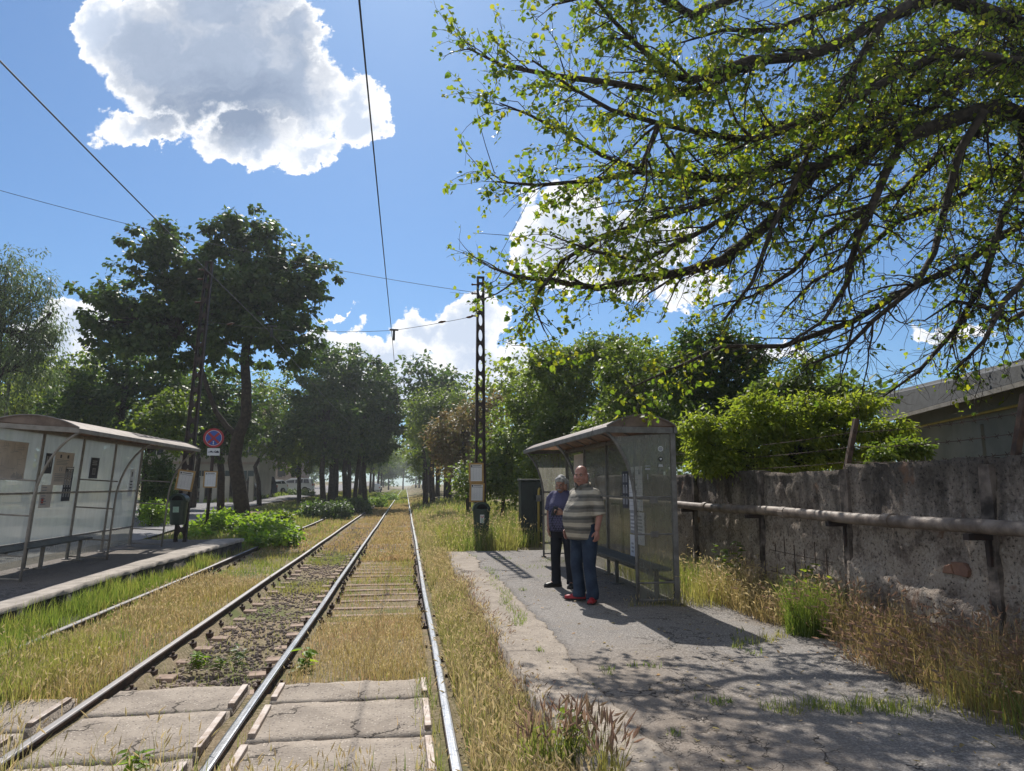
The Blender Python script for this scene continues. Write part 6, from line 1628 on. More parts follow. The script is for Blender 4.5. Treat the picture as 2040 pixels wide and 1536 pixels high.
def litter():
    g = np.random.default_rng(55); n = 900
    x = np.where(g.random(n) < .6, g.uniform(1.0, 4.5, n), 4.5 - np.abs(g.normal(size=n)) * .5); y = 3.4 + 12 * g.random(n) ** 1.3
    P = np.stack([x, y, np.full(n, ZP + .012)], -1); A = g.normal(size=(n, 3)); A[:, 2] *= .25; Nn = g.normal(size=(n, 3)) * .3; Nn[:, 2] += 1
    V, F = leaf_arrays(P, A, Nn, g.uniform(.012, .05, n), True, .6)
    tag(np_mesh('leaf_litter', V, F, MAT['gr_rust']), 'dry leaf scraps and grit scattered over the right platform', 'litter', kind='stuff')
    n = 1500; x = g.uniform(.98, 4.5, n); y = 3.4 + 9 * g.random(n) ** 1.3; s_ = g.uniform(.003, .011, n)
    T = np.array([(1, 0, 0), (-.5, .87, 0), (-.5, -.87, 0), (0, 0, .9)]); f = np.array([(0, 1, 3), (1, 2, 3), (2, 0, 3)])
    V = T[None] * s_[:, None, None] * g.uniform(.6, 1.4, (n, 4, 1)) + np.stack([x, y, np.full(n, ZP + .004)], -1)[:, None]
    tag(np_mesh('grit', V.reshape(-1, 3), (f[None] + np.arange(n)[:, None, None] * 4).reshape(-1, 3), MAT['concrete']), 'small stones scattered over the right platform', 'gravel', kind='stuff')
litter()

# ------------------------------------------------------------------ house, far fence, lamp, cars
def townscape():
    Y = 64
    a, b = PY(285, 960, Y), PY(515, 960, Y)
    z0 = float(hgt(a[0], Y))
    t = thing('house', ((a[0] + b[0]) / 2, Y + 4, z0), 'pale two-storey house behind the street trees on the left', 'house')
    m = MB(); m.box(((a[0] + b[0]) / 2, Y + 4, z0 + 3), (b[0] - a[0], 8, 6.0)); m.build('wall', MAT['house'], t)
    m = MB(); x0, x1 = a[0] - .5, b[0] + .5; zt = z0 + 6.01
    m.prism([(x0, Y - .6, zt), (x0, Y + 8.6, zt), (x0, Y + 4, zt + 2.6)], (x1 - x0, 0, 0)); m.build('roof', MAT['tile'], t)
    m = MB(); m.box(((a[0] + b[0]) / 2, Y - .04, z0 + .35), (b[0] - a[0] + .1, .12, .7)); m.box(((a[0] + b[0]) / 2, Y - .04, z0 + 3.1), (b[0] - a[0] + .1, .1, .22)); m.build('plinth', MAT['house_pink'], t)
    n = 5
    for k in range(n):
        x = a[0] + (b[0] - a[0]) * (k + .5) / n
        for zz in (1.7, 4.5):
            m = MB(); m.box((x, Y - .03, z0 + zz), (1.35, .1, 1.75)); w = m.build('window', MAT['house'], t)
            m = MB()
            for s in (-1, 1): m.box((x + s * .29, Y - .09, z0 + zz), (.5, .03, 1.5))
            m.build('pane', MAT['window'], w)
    # second, pinkish building with columns behind the cars
    a, b = PY(520, 960, 100), PY(600, 960, 100); z0 = float(hgt(a[0], 100)) - .3
    t = thing('house', ((a[0] + b[0]) / 2, 104, z0), 'pinkish house behind the parked cars, seen between the trunks', 'house')
    m = MB(); m.box(((a[0] + b[0]) / 2, 104, z0 + 2.6), (b[0] - a[0], 8, 5.2)); m.build('wall', MAT['house_pink'], t)
    m = MB(); m.prism([(a[0] - .4, 99.5, z0 + 5.21), (a[0] - .4, 108.5, z0 + 5.21), (a[0] - .4, 104, z0 + 7.2)], (b[0] - a[0] + .8, 0, 0)); m.build('roof', MAT['tile'], t)
    for k in range(3):
        x = a[0] + (b[0] - a[0]) * (k + .5) / 3
        m = MB(); m.box((x, 99.97, z0 + 3.0), (1.0, .1, 1.5)); m.build('window', MAT['window'], t)
    # fence: pillars with arched panels
    f0, f1 = PY(470, 970, 92), PY(602, 970, 96)
    zf = float(hgt(-16, 94)) - .1
    t = thing('fence', ((f0[0] + f1[0]) / 2, 94, zf), 'pale concrete fence of arched panels behind the white car', 'fence')
    n = 11
    for k in range(n):
        u = k / (n - 1); x, y = f0[0] + (f1[0] - f0[0]) * u, f0[1] + (f1[1] - f0[1]) * u
        m = MB(); m.box((x, y, zf + 1.05), (.26, .26, 2.1)); m.box((x, y, zf + 2.14), (.34, .34, .08)); m.build('pillar', MAT['house_pink'], t)
    for k in range(n - 1):
        u = (k + .5) / (n - 1); x, y = f0[0] + (f1[0] - f0[0]) * u, f0[1] + (f1[1] - f0[1]) * u; w = (f1[0] - f0[0]) / (n - 1) / 2 - .14
        P = [(x - w, y, zf), (x + w, y, zf), (x + w, y, zf + 1.5)] + [(x + w * math.cos(q), y, zf + 1.5 + .35 * math.sin(q)) for q in np.linspace(.2, math.pi - .2, 9)] + [(x - w, y, zf + 1.5)]
        m = MB(); m.prism(P, (0, .08, 0)); m.build('panel', MAT['house'] if k % 2 else MAT['house_pink'], t)
    # dark iron fence further left, in front of the house
    f0, f1 = PY(300, 990, 55), PY(500, 985, 57); zf = float(hgt(f0[0], 56))
    t = thing('fence', ((f0[0] + f1[0]) / 2, 56, zf), 'dark iron garden fence with pale posts in front of the pale house', 'fence')
    n = 9
    for k in range(n):
        u = k / (n - 1); x, y = f0[0] + (f1[0] - f0[0]) * u, f0[1] + (f1[1] - f0[1]) * u
        m = MB(); m.box((x, y, zf + .95), (.32, .32, 1.9)); m.box((x, y, zf + 1.94), (.4, .4, .08)); m.build('post', MAT['house'], t)
    m = MB()
    for z in (.35, 1.6): m.bar((f0[0], f0[1], zf + z), (f1[0], f1[1], zf + z), .05, .05)
    for k in range(90):
        u = k / 89; x, y = f0[0] + (f1[0] - f0[0]) * u, f0[1] + (f1[1] - f0[1]) * u; m.bar((x, y, zf + .2), (x, y, zf + 1.75), .03, .03)
    m.build('railing', MAT['steel_dark'], t)
    # street lamp
    h = PY(110, 667, 34); b = Vector((h[0] - 1.7, 34, float(hgt(h[0], 34))))
    t = thing('street_lamp', b, 'street lamp whose grey head sticks out of the willow at the left', 'street lamp')
    m = MB(); m.tube([b, b + Vector((0, 0, 7.6)), b + Vector((.15, 0, 8.1)), b + Vector((.9, 0, h[2] - b.z))], [.10, .06, .05, .04], 10); m.build('pole', MAT['steel_grey'], t, smooth=True)
    m = MB(); m.ell(Vector((h[0] - .35, 34, h[2])), (.52, .17, .11), 16, 8); m.build('lamp_head', MAT['steel_pale'], t, smooth=True)
    m = MB(); m.ell(Vector((h[0] - .2, 34, h[2] - .06)), (.30, .13, .08), 14, 8); m.build('diffuser', MAT['paper'], t, smooth=True)
    # ornate lantern by the house
    c = PY(434, 960, 58); zb = float(hgt(c[0], 58))
    t = thing('garden_lantern', (c[0], 58, zb), 'small ornate garden lantern in front of the pale house', 'lantern')
    zt = PY(434, 925, 58)[2]
    m = MB(); m.tube([(c[0], 58, zb), (c[0], 58, zt)], .045, 8); m.build('pole', MAT['steel_dark'], t)
    for dx in (-.32, 0, .32):
        m = MB(); m.tube([(c[0], 58, zt - .05), (c[0] + dx * .7, 58, zt - .15), (c[0] + dx, 58, zt + .05)], .02, 6); m.tube([(c[0] + dx, 58, zt + .05), (c[0] + dx, 58, zt + .12), (c[0] + dx, 58, zt + .32), (c[0] + dx, 58, zt + .45)], [.05, .09, .12, .01], 8); m.build('lamp', MAT['steel_dark'], t)
    # small round sign far down the road
    c = PY(539, 932, 72); zb = float(hgt(c[0], 72))
    t = thing('road_sign', (c[0], 72, zb), 'dark back of a round road sign above a triangular one across the road', 'road sign')
    m = MB(); m.tube([(c[0], 72, zb), (c[0], 72, c[2] + .4)], .04, 8); m.build('post', MAT['steel_grey'], t)
    m = MB(); m.tube([(c[0], 71.93, c[2]), (c[0], 71.95, c[2])], .42, 24); m.build('disc', MAT['steel_dark'], t)
    m = MB(); m.prism([(c[0] - .5, 71.93, c[2] - 1.3), (c[0] + .5, 71.93, c[2] - 1.3), (c[0], 71.93, c[2] - .48)], (0, .02, 0)); m.build('triangle', MAT['steel_grey'], t)
townscape()

def car(loc, rz, paint, lab, L=4.6, Wd=1.84, H=1.66):
    t = thing('parked_car', loc, lab, 'car', 'cars parked across the road', rz)
    hl, hw = L / 2, Wd / 2
    side = [(-hl, .42), (-hl + .02, .80), (-hl + .10, 1.02), (-hl + .25, 1.10), (hl - 1.45, 1.06), (hl - .55, .98), (hl - .12, .86), (hl, .66), (hl - .02, .36), (hl - .2, .26), (-hl + .2, .26)]
    def ring(f, w): return [(x, w * (1 - .10 * (abs(x) / hl) ** 4), z) for x, z in f]
    n = len(side)
    m = MB(); S = []
    for w in (-hw * .96, -hw, -hw * .985, 0, hw * .985, hw, hw * .96):
        k = 1 if abs(w) < hw else .985
        S.append([(x * k if abs(abs(w) - hw * .96) < 1e-6 else x, w * (1 - .10 * (abs(x) / hl) ** 4), (z - .65) * (.93 if abs(abs(w) - hw * .96) < 1e-6 else 1) + .65) for x, z in side])
    m.loft(S)
    # wheel arch cut-outs are dark discs set into the flanks
    m.build('body', MAT[paint], t, local=True, bevel=.05)
    m = MB()
    cab = [(-hl + .12, 1.06), (-hl + .32, H - .12), (-hl + .75, H), (hl - 2.25, H - .02), (hl - 1.25, 1.06)]
    m.loft([[(x, y * (1.0 if z < 1.2 else .82), z) for x, z in cab] for y in (-hw * .94, -hw * .90, hw * .90, hw * .94)])
    m.build('cabin', MAT[paint], t, local=True, bevel=.04)
    for s in (-1, 1):
        for (x0, x1, q0, q1) in ((-hl + .42, -hl + 1.05, -hl + .55, -hl + 1.05), (-hl + 1.12, -hl + 1.95, -hl + 1.12, -hl + 1.95), (-hl + 2.02, hl - 1.50, -hl + 2.02, hl - 2.12)):
            P = []
            for x, z in ((x0, 1.11), (x1, 1.11), (q1, H - .12), (q0, H - .12)):
                y = hw * (.94 if z < 1.2 else .94 * .82) + .006 if z < 1.2 else hw * .775 + .012
                P.append((x, s * y, z))
            m = MB(); m.add(P, [(0, 1, 2, 3)]); m.build('window', MAT['window'], t, local=True)
        for x in (-hl + .86, hl - .92):
            m = MB(); m.tube([(x, s * (hw - .20), .34), (x, s * (hw + .005), .34)], .345, 22); w = m.build('wheel', MAT['black'], t, local=True, bevel=.02)
            m = MB(); m.tube([(x, s * (hw - .05), .34), (x, s * (hw + .014), .34)], .22, 18); m.build('rim', MAT['iron'], w, local=True, bevel=.01)
        m = MB(); m.box((hl - .14, s * hw * .66, .80), (.20, .36, .14)); m.build('headlight', MAT['paper'], t, local=True, bevel=.03)
        m = MB(); m.box((-hl + .06, s * hw * .74, .92), (.12, .26, .22)); m.build('tail_light', MAT['ink_red'], t, local=True, bevel=.02)
        m = MB(); m.box((hl - 1.55, s * (hw + .09), 1.10), (.12, .18, .12)); m.build('mirror', MAT[paint], t, local=True, bevel=.02)
    m = MB(); m.add([(hl - 1.29, -hw * .82, 1.10), (hl - 1.29, hw * .82, 1.10), (hl - 2.12, hw * .70, H - .09), (hl - 2.12, -hw * .70, H - .09)], [(0, 1, 2, 3)])
    P = [(v[0] + .05, v[1], v[2] + .02) for v in m.v]; m.v = P; m.build('windscreen', MAT['window'], t, local=True)
    return t
def cars():
    MAT['paint_white'] = pmat('white_car_paint', (0.72, 0.73, 0.75), (0.70, 0.71, 0.73), 2, 0.25)
    MAT['paint_dark'] = pmat('dark_blue_car_paint', (0.035, 0.045, 0.07), (0.03, 0.04, 0.06), 2, 0.25)
    MAT['paint_black'] = pmat('black_car_paint', (0.02, 0.02, 0.022), None, 2, 0.25)
    def at(px_, Y): c = PY(px_, 980, Y); return (c[0], Y, max(float(hgt(c[0], Y)), .1) + .05)
    def up(p, dz): return (p[0], p[1], p[2] + dz)
    car(up(at(582, 84), .12), R(180), 'paint_white', 'white car parked sideways before the arched fence', 4.7)
    car(up(at(497, 70), .1), R(205), 'paint_dark', 'dark blue van-like car half hidden by the trunk of the large tree', 4.7, 1.9, 1.9)
    car(up(at(535, 78), .1), R(240), 'paint_white', 'silver-white hatchback parked between the dark car and the white one', 4.2, 1.75, 1.52)
    car(up(at(458, 62), .0), R(185), 'paint_black', 'black car in deep shade left of the large trunk', 4.5, 1.8, 1.5)
    car(up(at(750, 150), .0), R(90), 'paint_white', 'tiny distant white car between the far avenue trunks', 4.4)
cars()

# ------------------------------------------------------------------ the two waiting men
def organic(mb, name, mat, parent, voxel=.009, it=4, smooth=True):
    o = mb.build(name, mat, parent, smooth=True, local=True)
    r = o.modifiers.new('skin', 'REMESH'); r.mode = 'VOXEL'; r.voxel_size = voxel; r.use_smooth_shade = True
    s = o.modifiers.new('smooth', 'SMOOTH'); s.factor = .5; s.iterations = it
    return o
def cap(mb, pts, rs, n=12):
    mb.tube(pts, rs, n)
    for p, r in zip(pts, rs): mb.ell(p, r, n, 8)
def hand(mb, w, d, side, curl=.5, nrm=(0, 0, 0), s=1.0):
    """w wrist, d direction of the hand, side = direction of the thumb"""
    w = Vector(w); d = Vector(d).normalized(); sd = Vector(side); sd = (sd - d * sd.dot(d)).normalized(); n = d.cross(sd) if not any(nrm) else Vector(nrm).normalized()
    pm = w + d * .045 * s
    mb.ell(pm, (.030 * s, .030 * s, .034 * s), 12, 8); mb.ell(w + d * .065 * s + sd * .012 * s, .024 * s, 10, 7); mb.ell(w + d * .065 * s - sd * .014 * s, .023 * s, 10, 7)
    cap(mb, [w, w + d * .03 * s], [.026 * s, .027 * s], 10)
    for k, (o, l) in enumerate(((.030, .070), (.010, .080), (-.010, .074), (-.029, .058))):
        b = w + d * .078 * s + sd * o * s
        p1 = b + (d * (1 - .25 * curl) + n * .35 * curl).normalized() * l * .42 * s
        p2 = p1 + (d * (1 - .75 * curl) + n * .85 * curl).normalized() * l * .33 * s
        p3 = p2 + (d * (1 - 1.3 * curl) + n * 1.1 * curl).normalized() * l * .27 * s
        cap(mb, [b, p1, p2, p3], [.0115 * s, .0105 * s, .0098 * s, .0085 * s], 8)
    b = w + d * .03 * s + sd * .03 * s
    p1 = b + (d * .7 + sd * .75 + n * .2).normalized() * .036 * s; p2 = p1 + (d * .95 + sd * .25 + n * .35).normalized() * .03 * s
    cap(mb, [b, p1, p2], [.0145 * s, .0125 * s, .0105 * s], 8)
def ringz(z, cx, cy, rx, ry, n=28, p=2.3):
    P = []
    for k in range(n):
        a = 2 * math.pi * k / n; ca, sa = math.cos(a), math.sin(a); r = (abs(ca) ** p + abs(sa) ** p) ** (-1 / p)
        P.append((cx + rx * r * ca, cy + ry * r * sa, z))
    return P
def head(mb, c, yaw, tilt, s=1.0, chub=1.0):
    """skin-coloured head; returns a function placing points in head space (x right of viewer, -y face, z up)"""
    Rm = Matrix.Rotation(yaw, 3, 'Z') @ Matrix.Rotation(tilt, 3, 'X'); c = Vector(c)
    def P(x, y, z): return c + Rm @ Vector((x * s, y * s, z * s))
    def E(p, r, n=14, m_=10): mb.ell(P(*p), [q * s for q in r], n, m_, Rm=Rm)
    E((0, .012, .03), (.076, .096, .092)); E((0, -.028, -.035), (.060 * chub, .064, .072)); E((0, -.045, -.085), (.036 * chub, .036, .028))
    E((0, -.070, .022), (.052, .026, .016)); E((.030, -.070, -.030), (.024 * chub, .022, .022)); E((-.030, -.070, -.030), (.024 * chub, .022, .022))
    cap(mb, [P(0, -.084, .012), P(0, -.103, -.020), P(0, -.110, -.030)], [.010 * s, .013 * s, .015 * s], 8)
    E((.013, -.094, -.033), (.011, .012, .009)); E((-.013, -.094, -.033), (.011, .012, .009))
    E((0, -.088, -.062), (.026, .014, .007)); E((0, -.086, -.073), (.023, .014, .008))
    for q in (-1, 1): E((q * .078, .012, -.005), (.011, .022, .034)); E((q * .07 * 1, .0, -.04), (.02 * chub, .04, .05))
    return P, Rm
def face(parent, P, Rm, skin_dark, s=1.0, brow='brow'):
    for q in (-1, 1):
        m = MB(); m.ell(P(q * .031, -.0835, .004), [.0125 * s, .007 * s, .0065 * s], 10, 6, Rm=Rm); e = m.build('eye', MAT['eye_white'], parent, True, local=True)
        m = MB(); m.ell(P(q * .031, -.0895, .004), [.0058 * s, .004 * s, .0058 * s], 8, 6, Rm=Rm); m.build('iris', MAT['void'], e, True, local=True)
        m = MB(); m.tube([P(q * .016, -.094, .020), P(q * .034, -.092, .026), P(q * .050, -.080, .020)], [.004 * s, .0055 * s, .003 * s], 6); m.build('eyebrow', MAT[brow], parent, True, local=True)
    m = MB(); m.tube([P(-.024, -.094, -.067), P(0, -.102, -.066), P(.024, -.094, -.067)], [.002 * s, .003 * s, .002 * s], 6); m.build('mouth', MAT[skin_dark], parent, True, local=True)
def people():
    MAT['skin_a'] = pmat('ruddy_skin', (0.36, 0.185, 0.145), (0.30, 0.145, 0.115), 14, 0.5, 0, 0.06, 120, 0.4)
    MAT['skin_b'] = pmat('tanned_skin', (0.32, 0.175, 0.125), (0.26, 0.135, 0.10), 14, 0.5, 0, 0.06, 120, 0.4)
    MAT['lip'] = pmat('lip_shadow', (0.13, 0.055, 0.05), None, 8, 0.6)
    MAT['eye_white'] = pmat('eye_white', (0.5, 0.48, 0.45), None, 8, 0.3)
    MAT['brow'] = pmat('grey_brow', (0.13, 0.11, 0.10), None, 20, 0.8)
    MAT['hair'] = pmat('grey_hair', (0.42, 0.42, 0.42), (0.20, 0.20, 0.20), 38, 0.7, 0, 0.6, 90)
    MAT['jeans'] = pmat('blue_jeans', (0.032, 0.050, 0.085), (0.018, 0.028, 0.052), 5, 0.85, 0, 0.5, 24, 0.2)
    MAT['trousers'] = pmat('navy_trousers', (0.016, 0.018, 0.026), (0.011, 0.012, 0.018), 5, 0.85, 0, 0.5, 24, 0.2)
    MAT['shoe_red'] = pmat('red_shoe', (0.36, 0.018, 0.028), (0.25, 0.012, 0.02), 9, 0.55)
    MAT['shoe_black'] = pmat('black_shoe', (0.014, 0.013, 0.013), None, 9, 0.45)
    MAT['sole'] = pmat('dark_sole', (0.03, 0.025, 0.025), None, 9, 0.8)
    # striped polo: cream bands between grey-green ones, thin pinstripes
    m, t, o = newmat('striped_polo')
    tc = N(t, 'ShaderNodeTexCoord').outputs['Object']
    sp = N(t, 'ShaderNodeSeparateXYZ'); setin(t, sp.inputs[0], tc)
    zz = M(t, 'ADD', sp.outputs[2], M(t, 'MULTIPLY', M(t, 'SUBTRACT', NOISE(t, tc, 3.0, 2.0), 0.5), 0.05))
    ph = M(t, 'FRACT', M(t, 'DIVIDE', zz, 0.135))
    cream, grey, dark = c4((0.42, 0.38, 0.315)), c4((0.165, 0.155, 0.138)), c4((0.09, 0.088, 0.082))
    c = MIX(t, M(t, 'GREATER_THAN', ph, 0.38), cream, grey)
    c = MIX(t, M(t, 'GREATER_THAN', ph, 0.66), c, dark)
    c = MIX(t, M(t, 'GREATER_THAN', ph, 0.86), c, grey)
    thin = M(t, 'LESS_THAN', M(t, 'FRACT', M(t, 'DIVIDE', zz, 0.0194)), 0.22)
    c = MIX(t, M(t, 'MULTIPLY', thin, 0.35), c, grey)
    p = principled(t, o, c, 0.85, 0, 0.2); bump(t, p, NOISE(t, tc, 8.0, 4.0), 1.0, 0.05)
    MAT['polo'] = m
    # navy t-shirt with a faint diamond pattern on its lower half
    m, t, o = newmat('navy_tshirt')
    tc = N(t, 'ShaderNodeTexCoord').outputs['Object']
    sp = N(t, 'ShaderNodeSeparateXYZ'); setin(t, sp.inputs[0], tc)
    ck = N(t, 'ShaderNodeTexChecker'); mp = N(t, 'ShaderNodeMapping'); mp.inputs['Rotation'].default_value = (R(45), R(45), 0); t.links.new(tc, mp.inputs[0]); t.links.new(mp.outputs[0], ck.inputs[0]); ck.inputs['Scale'].default_value = 34
    c = MIX(t, M(t, 'MULTIPLY', ck.outputs[1], MR(t, sp.outputs[2], 1.22, 1.10)), c4((0.085, 0.083, 0.155)), c4((0.03, 0.032, 0.055)))
    p = principled(t, o, c, 0.85, 0, 0.2); bump(t, p, NOISE(t, tc, 8.0, 4.0), 1.0, 0.04)
    MAT['tshirt'] = m

    def legs(hips, knees, ankles, feet, trousers, shoe, parent, body, th, kn, hem, pelvis):
        tm = MB()
        tm.loft([ringz(*pelvis[0]), ringz(*pelvis[1]), ringz(*pelvis[2])])
        for h, k, a in zip(hips, knees, ankles):
            h, k, a = Vector(h), Vector(k), Vector(a)
            cap(tm, [h, h.lerp(k, .5), k, k.lerp(a, .5), a + Vector((0, 0, .02))], [th, th * .88, kn, kn * .93, hem], 14)
            tm.tube([a + Vector((0, -.01, .03)), a + Vector((0, -.012, -.045))], [hem, hem * 1.04], 14)
            cap(body, [h, k, a], [th * .8, kn * .8, .045], 10)
        organic(tm, 'trousers', MAT[trousers], parent, .012, 3)
        for (a, d) in zip(ankles, feet):
            a = Vector(a); d = Vector((d[0], d[1], 0)).normalized(); sd = Vector((-d.y, d.x, 0)); f = Vector((a.x, a.y, 0))
            s = MB()
            sec = [(-.075, .034, .072), (-.05, .040, .082), (0, .042, .085), (.06, .044, .066), (.12, .050, .052), (.165, .046, .044), (.195, .030, .034)]
            s.loft([[f + d * u + sd * (w * math.cos(q)) + Vector((0, 0, .016 + h * max(0, math.sin(q)) if math.sin(q) > 0 else .016 + .012 * math.sin(q))) for q in [2 * math.pi * k / 16 for k in range(16)]] for u, w, h in sec])
            so = s.build('shoe', MAT[shoe], parent, smooth=True, local=True)
            s = MB(); s.prism([f + d * u + sd * w for u, w in ((-.082, -.03), (-.04, -.046), (.06, -.047), (.12, -.054), (.175, -.046), (.205, -.012), (.205, .012), (.175, .046), (.12, .054), (.06, .047), (-.04, .046), (-.082, .03))], (0, 0, .018)); s.build('sole', MAT['sole'], so, local=True)
            cap(body, [a, f + d * .1 + Vector((0, 0, .04))], [.04, .03], 8)

    # --- stout bald man in the striped polo
    a = thing('person', (2.30, 9.16, ZP), 'stout bald man in a striped polo shirt, blue jeans and red shoes', 'person', None, R(-64))
    B = MB()
    legs([(-.10, .0, .83), (.105, .01, .83)], [(-.115, -.035, .46), (.125, -.02, .46)], [(-.12, .02, .085), (.14, .02, .085)], [(-.72, -.69), (.62, -.78)], 'jeans', 'shoe_red', a, B, .112, .082, .082,
         [(.98, 0, .0, .195, .165), (.86, 0, .01, .195, .155), (.76, 0, .02, .165, .12)])
    B.loft([ringz(.85, 0, .0, .15, .12), ringz(1.05, 0, -.05, .17, .16), ringz(1.25, 0, -.03, .17, .13), ringz(1.40, 0, .01, .15, .09)])
    cap(B, [(0, .02, 1.40), (0, -.005, 1.50), (0, -.02, 1.54)], [.075, .070, .066], 14)
    cap(B, [(.20, .03, 1.37), (.275, .055, 1.12), (.285, .0, .92)], [.062, .050, .036]); hand(B, (.285, .0, .90), (0.02, -.08, -1), (-.2, -1, 0), .55, (-1, 0, 0))
    cap(B, [(-.20, .02, 1.37), (-.28, .02, 1.12), (-.265, -.09, .93)], [.062, .050, .036]); hand(B, (-.265, -.092, .91), (0.03, -.2, -1), (.3, -1, 0), .5, (1, 0, 0))
    P, Rm = head(B, (0, -.035, 1.595), R(30), R(3), 1.06, 1.22)
    B.v = [(x * (.93 if z < 1.44 else 1), y, z) for x, y, z in B.v]
    organic(B, 'body', MAT['skin_a'], a, .0075, 3)
    face(a, P, Rm, 'lip', 1.06)
    S = MB()
    S.loft([ringz(.78, 0, -.04, .185, .175), ringz(.90, 0, -.065, .20, .205), ringz(1.02, 0, -.09, .205, .215), ringz(1.14, 0, -.085, .20, .20), ringz(1.26, 0, -.045, .198, .165), ringz(1.36, 0, -.005, .195, .13), ringz(1.43, 0, .012, .15, .095), ringz(1.475, 0, .012, .08, .075)])
    cap(S, [(.10, .015, 1.385), (.195, .03, 1.352), (.225, .042, 1.27)], [.078, .083, .084]); S.tube([(.215, .04, 1.31), (.272, .056, 1.085)], [.083, .090], 14)
    cap(S, [(-.10, .015, 1.385), (-.195, .022, 1.352), (-.225, .024, 1.27)], [.078, .083, .084]); S.tube([(-.215, .024, 1.31), (-.272, .024, 1.085)], [.083, .090], 14)
    S.v = [(x * (.95 if z < 1.3 else .99), y * .96, z) for x, y, z in S.v]
    organic(S, 'polo_shirt', MAT['polo'], a, .011, 4)
    h = MB()                                       # close-cropped fringe round the back of the bald head
    for (x, y, z, r) in [(.072, .03, .0, .024), (-.072, .03, .0, .024), (.06, .07, -.005, .036), (-.06, .07, -.005, .036), (.03, .092, -.01, .036), (-.03, .092, -.01, .036), (0, .098, -.015, .036), (.05, .07, -.04, .036), (-.05, .07, -.04, .036), (0, .085, -.05, .04)]:
        h.ell(P(x, y, z), r, 10, 7)
    organic(h, 'hair', MAT['hair'], a, .008, 2)
    c = MB()                                       # turned-down collar
    for q in (-1, 1):
        c.loft([[(q * .015, -.085, 1.425), (q * .055, -.10, 1.41), (q * .06, -.095, 1.45), (q * .03, -.08, 1.475)], [(q * .095, -.03, 1.45), (q * .115, -.025, 1.435), (q * .105, -.01, 1.475), (q * .085, -.01, 1.495)], [(q * .03, .095, 1.48), (q * .035, .115, 1.47), (q * .03, .105, 1.50), (q * .025, .09, 1.51)]])
    c.build('collar', MAT['polo'], a, smooth=True, local=True)

    # --- man with grey hair, looking at his phone
    b = thing('person', (2.30, 10.42, ZP), 'grey-haired man with a moustache in a navy t-shirt looking at his phone', 'person', None, R(-32))
    B = MB()
    legs([(-.09, .0, .80), (.095, .0, .80)], [(-.105, -.03, .44), (.11, -.03, .44)], [(-.115, .02, .085), (.12, .03, .085)], [(-.62, -.78), (.18, -.98)], 'trousers', 'shoe_black', b, B, .100, .074, .072,
         [(.93, 0, .0, .165, .135), (.82, 0, .01, .17, .135), (.72, 0, .02, .15, .11)])
    B.loft([ringz(.82, 0, .0, .13, .10), ringz(1.0, 0, -.03, .145, .13), ringz(1.2, 0, -.02, .15, .11), ringz(1.33, 0, .01, .13, .08)])
    cap(B, [(0, .01, 1.33), (0, -.01, 1.42), (0, -.03, 1.45)], [.066, .060, .056], 14)
    cap(B, [(.175, .02, 1.30), (.235, .02, 1.06), (.10, -.185, 1.06)], [.052, .044, .032]); hand(B, (.085, -.195, 1.065), (-.9, -.25, .12), (0, -.1, 1), .75, (0, -1, 0))
    cap(B, [(-.175, .02, 1.30), (-.225, .05, 1.06), (-.20, -.04, .87)], [.052, .044, .032]); hand(B, (-.20, -.045, .855), (0.02, -.15, -1), (.2, -1, 0), .5, (1, 0, 0))
    P, Rm = head(B, (0, -.055, 1.475), R(-4), R(14), 1.0, 1.05)
    organic(B, 'body', MAT['skin_b'], b, .0075, 3)
    face(b, P, Rm, 'lip', 1.0)
    S = MB()
    S.loft([ringz(.80, 0, -.01, .185, .155), ringz(.92, 0, -.03, .195, .175), ringz(1.06, 0, -.045, .192, .175), ringz(1.20, 0, -.03, .186, .15), ringz(1.30, 0, .0, .172, .115), ringz(1.36, 0, .01, .13, .09), ringz(1.395, 0, .01, .078, .072)])
    cap(S, [(.14, .02, 1.32), (.19, .025, 1.26)], [.07, .075]); S.tube([(.185, .022, 1.27), (.222, .022, 1.10)], [.072, .080], 14)
    cap(S, [(-.14, .02, 1.32), (-.19, .025, 1.26)], [.07, .075]); S.tube([(-.185, .025, 1.27), (-.218, .04, 1.10)], [.072, .080], 14)
    organic(S, 't_shirt', MAT['tshirt'], b, .011, 4)
    h = MB()
    for (x, y, z, r) in [(0, .03, .075, .072), (.04, .02, .06, .055), (-.04, .02, .06, .055), (0, -.045, .088, .045), (.04, -.04, .078, .036), (-.04, -.04, .078, .036), (0, .085, .03, .062), (.055, .06, .02, .05), (-.055, .06, .02, .05), (0, .09, -.02, .05), (.045, .075, -.03, .042), (-.045, .075, -.03, .042), (.068, .0, .03, .026), (-.068, .0, .03, .026)]:
        h.ell(P(x, y, z), r, 10, 7)
    ho = organic(h, 'hair', MAT['hair'], b, .008, 2)
    m = MB(); m.tube([P(-.034, -.086, -.060), P(-.015, -.108, -.050), P(0, -.112, -.047), P(.015, -.108, -.050), P(.034, -.086, -.060)], [.004, .009, .010, .009, .004], 8); m.build('moustache', MAT['hair'], b, True, local=True)
    # phone in his hand
    p = thing('phone', Vector(b.location) + Matrix.Rotation(R(-32), 3, 'Z') @ Vector((-.035, -.245, 1.10)), 'black phone held by the grey-haired man', 'phone')
    p.rotation_euler = (R(-35), R(8), R(-32))
    m = MB(); m.box((0, 0, 0), (.075, .009, .15)); m.build('case', MAT['black'], p, local=True, bevel=.003)
    m = MB(); m.box((0, .0055, 0), (.068, .002, .14)); m.build('screen', MAT['black'], p, local=True)
people()

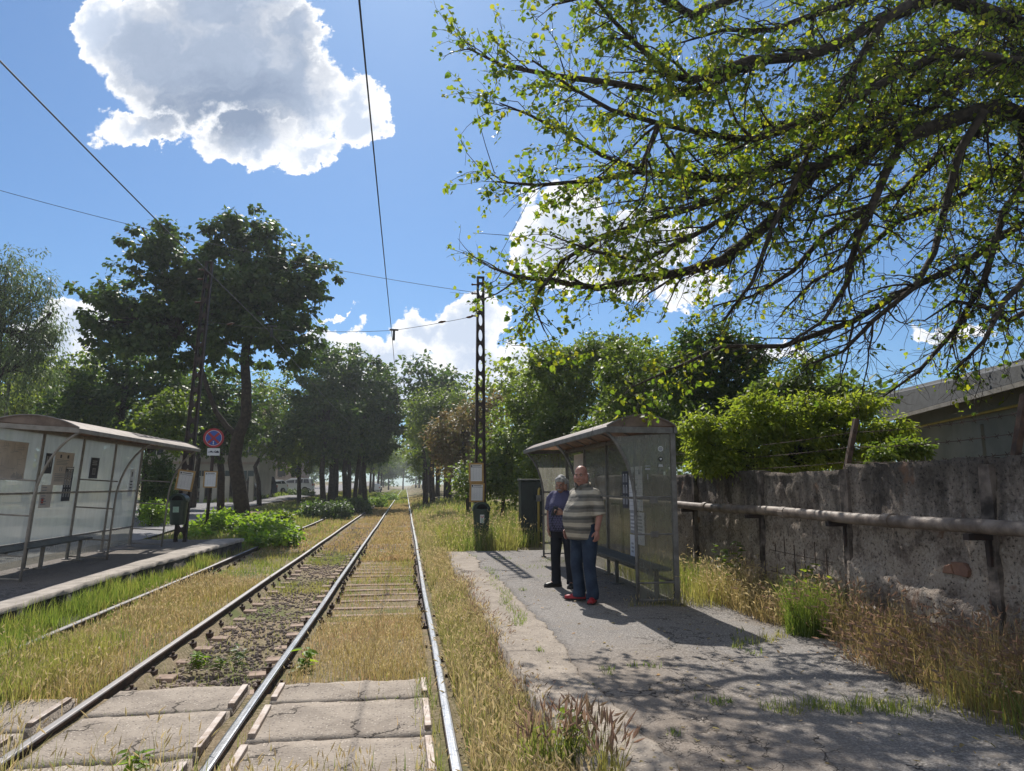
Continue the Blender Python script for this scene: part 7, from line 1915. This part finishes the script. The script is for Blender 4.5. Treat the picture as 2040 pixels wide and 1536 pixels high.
# ------------------------------------------------------------------ air: thin haze over the whole place
def haze():
    m, t, o = newmat('thin_air_haze')
    v = N(t, 'ShaderNodeVolumePrincipled')
    v.inputs['Color'].default_value = (0.86, 0.92, 1.0, 1); v.inputs['Density'].default_value = 0.0006; v.inputs['Anisotropy'].default_value = 0.45
    t.links.new(v.outputs[0], o.inputs['Volume'])
    MAT['haze'] = m
    b = MB(); b.box((0, 430, 12.5), (700, 1000, 29)); 
    h = b.build('haze', m); tag(h, 'thin summer haze between the viewer and the far avenue', 'haze', kind='stuff')
haze()
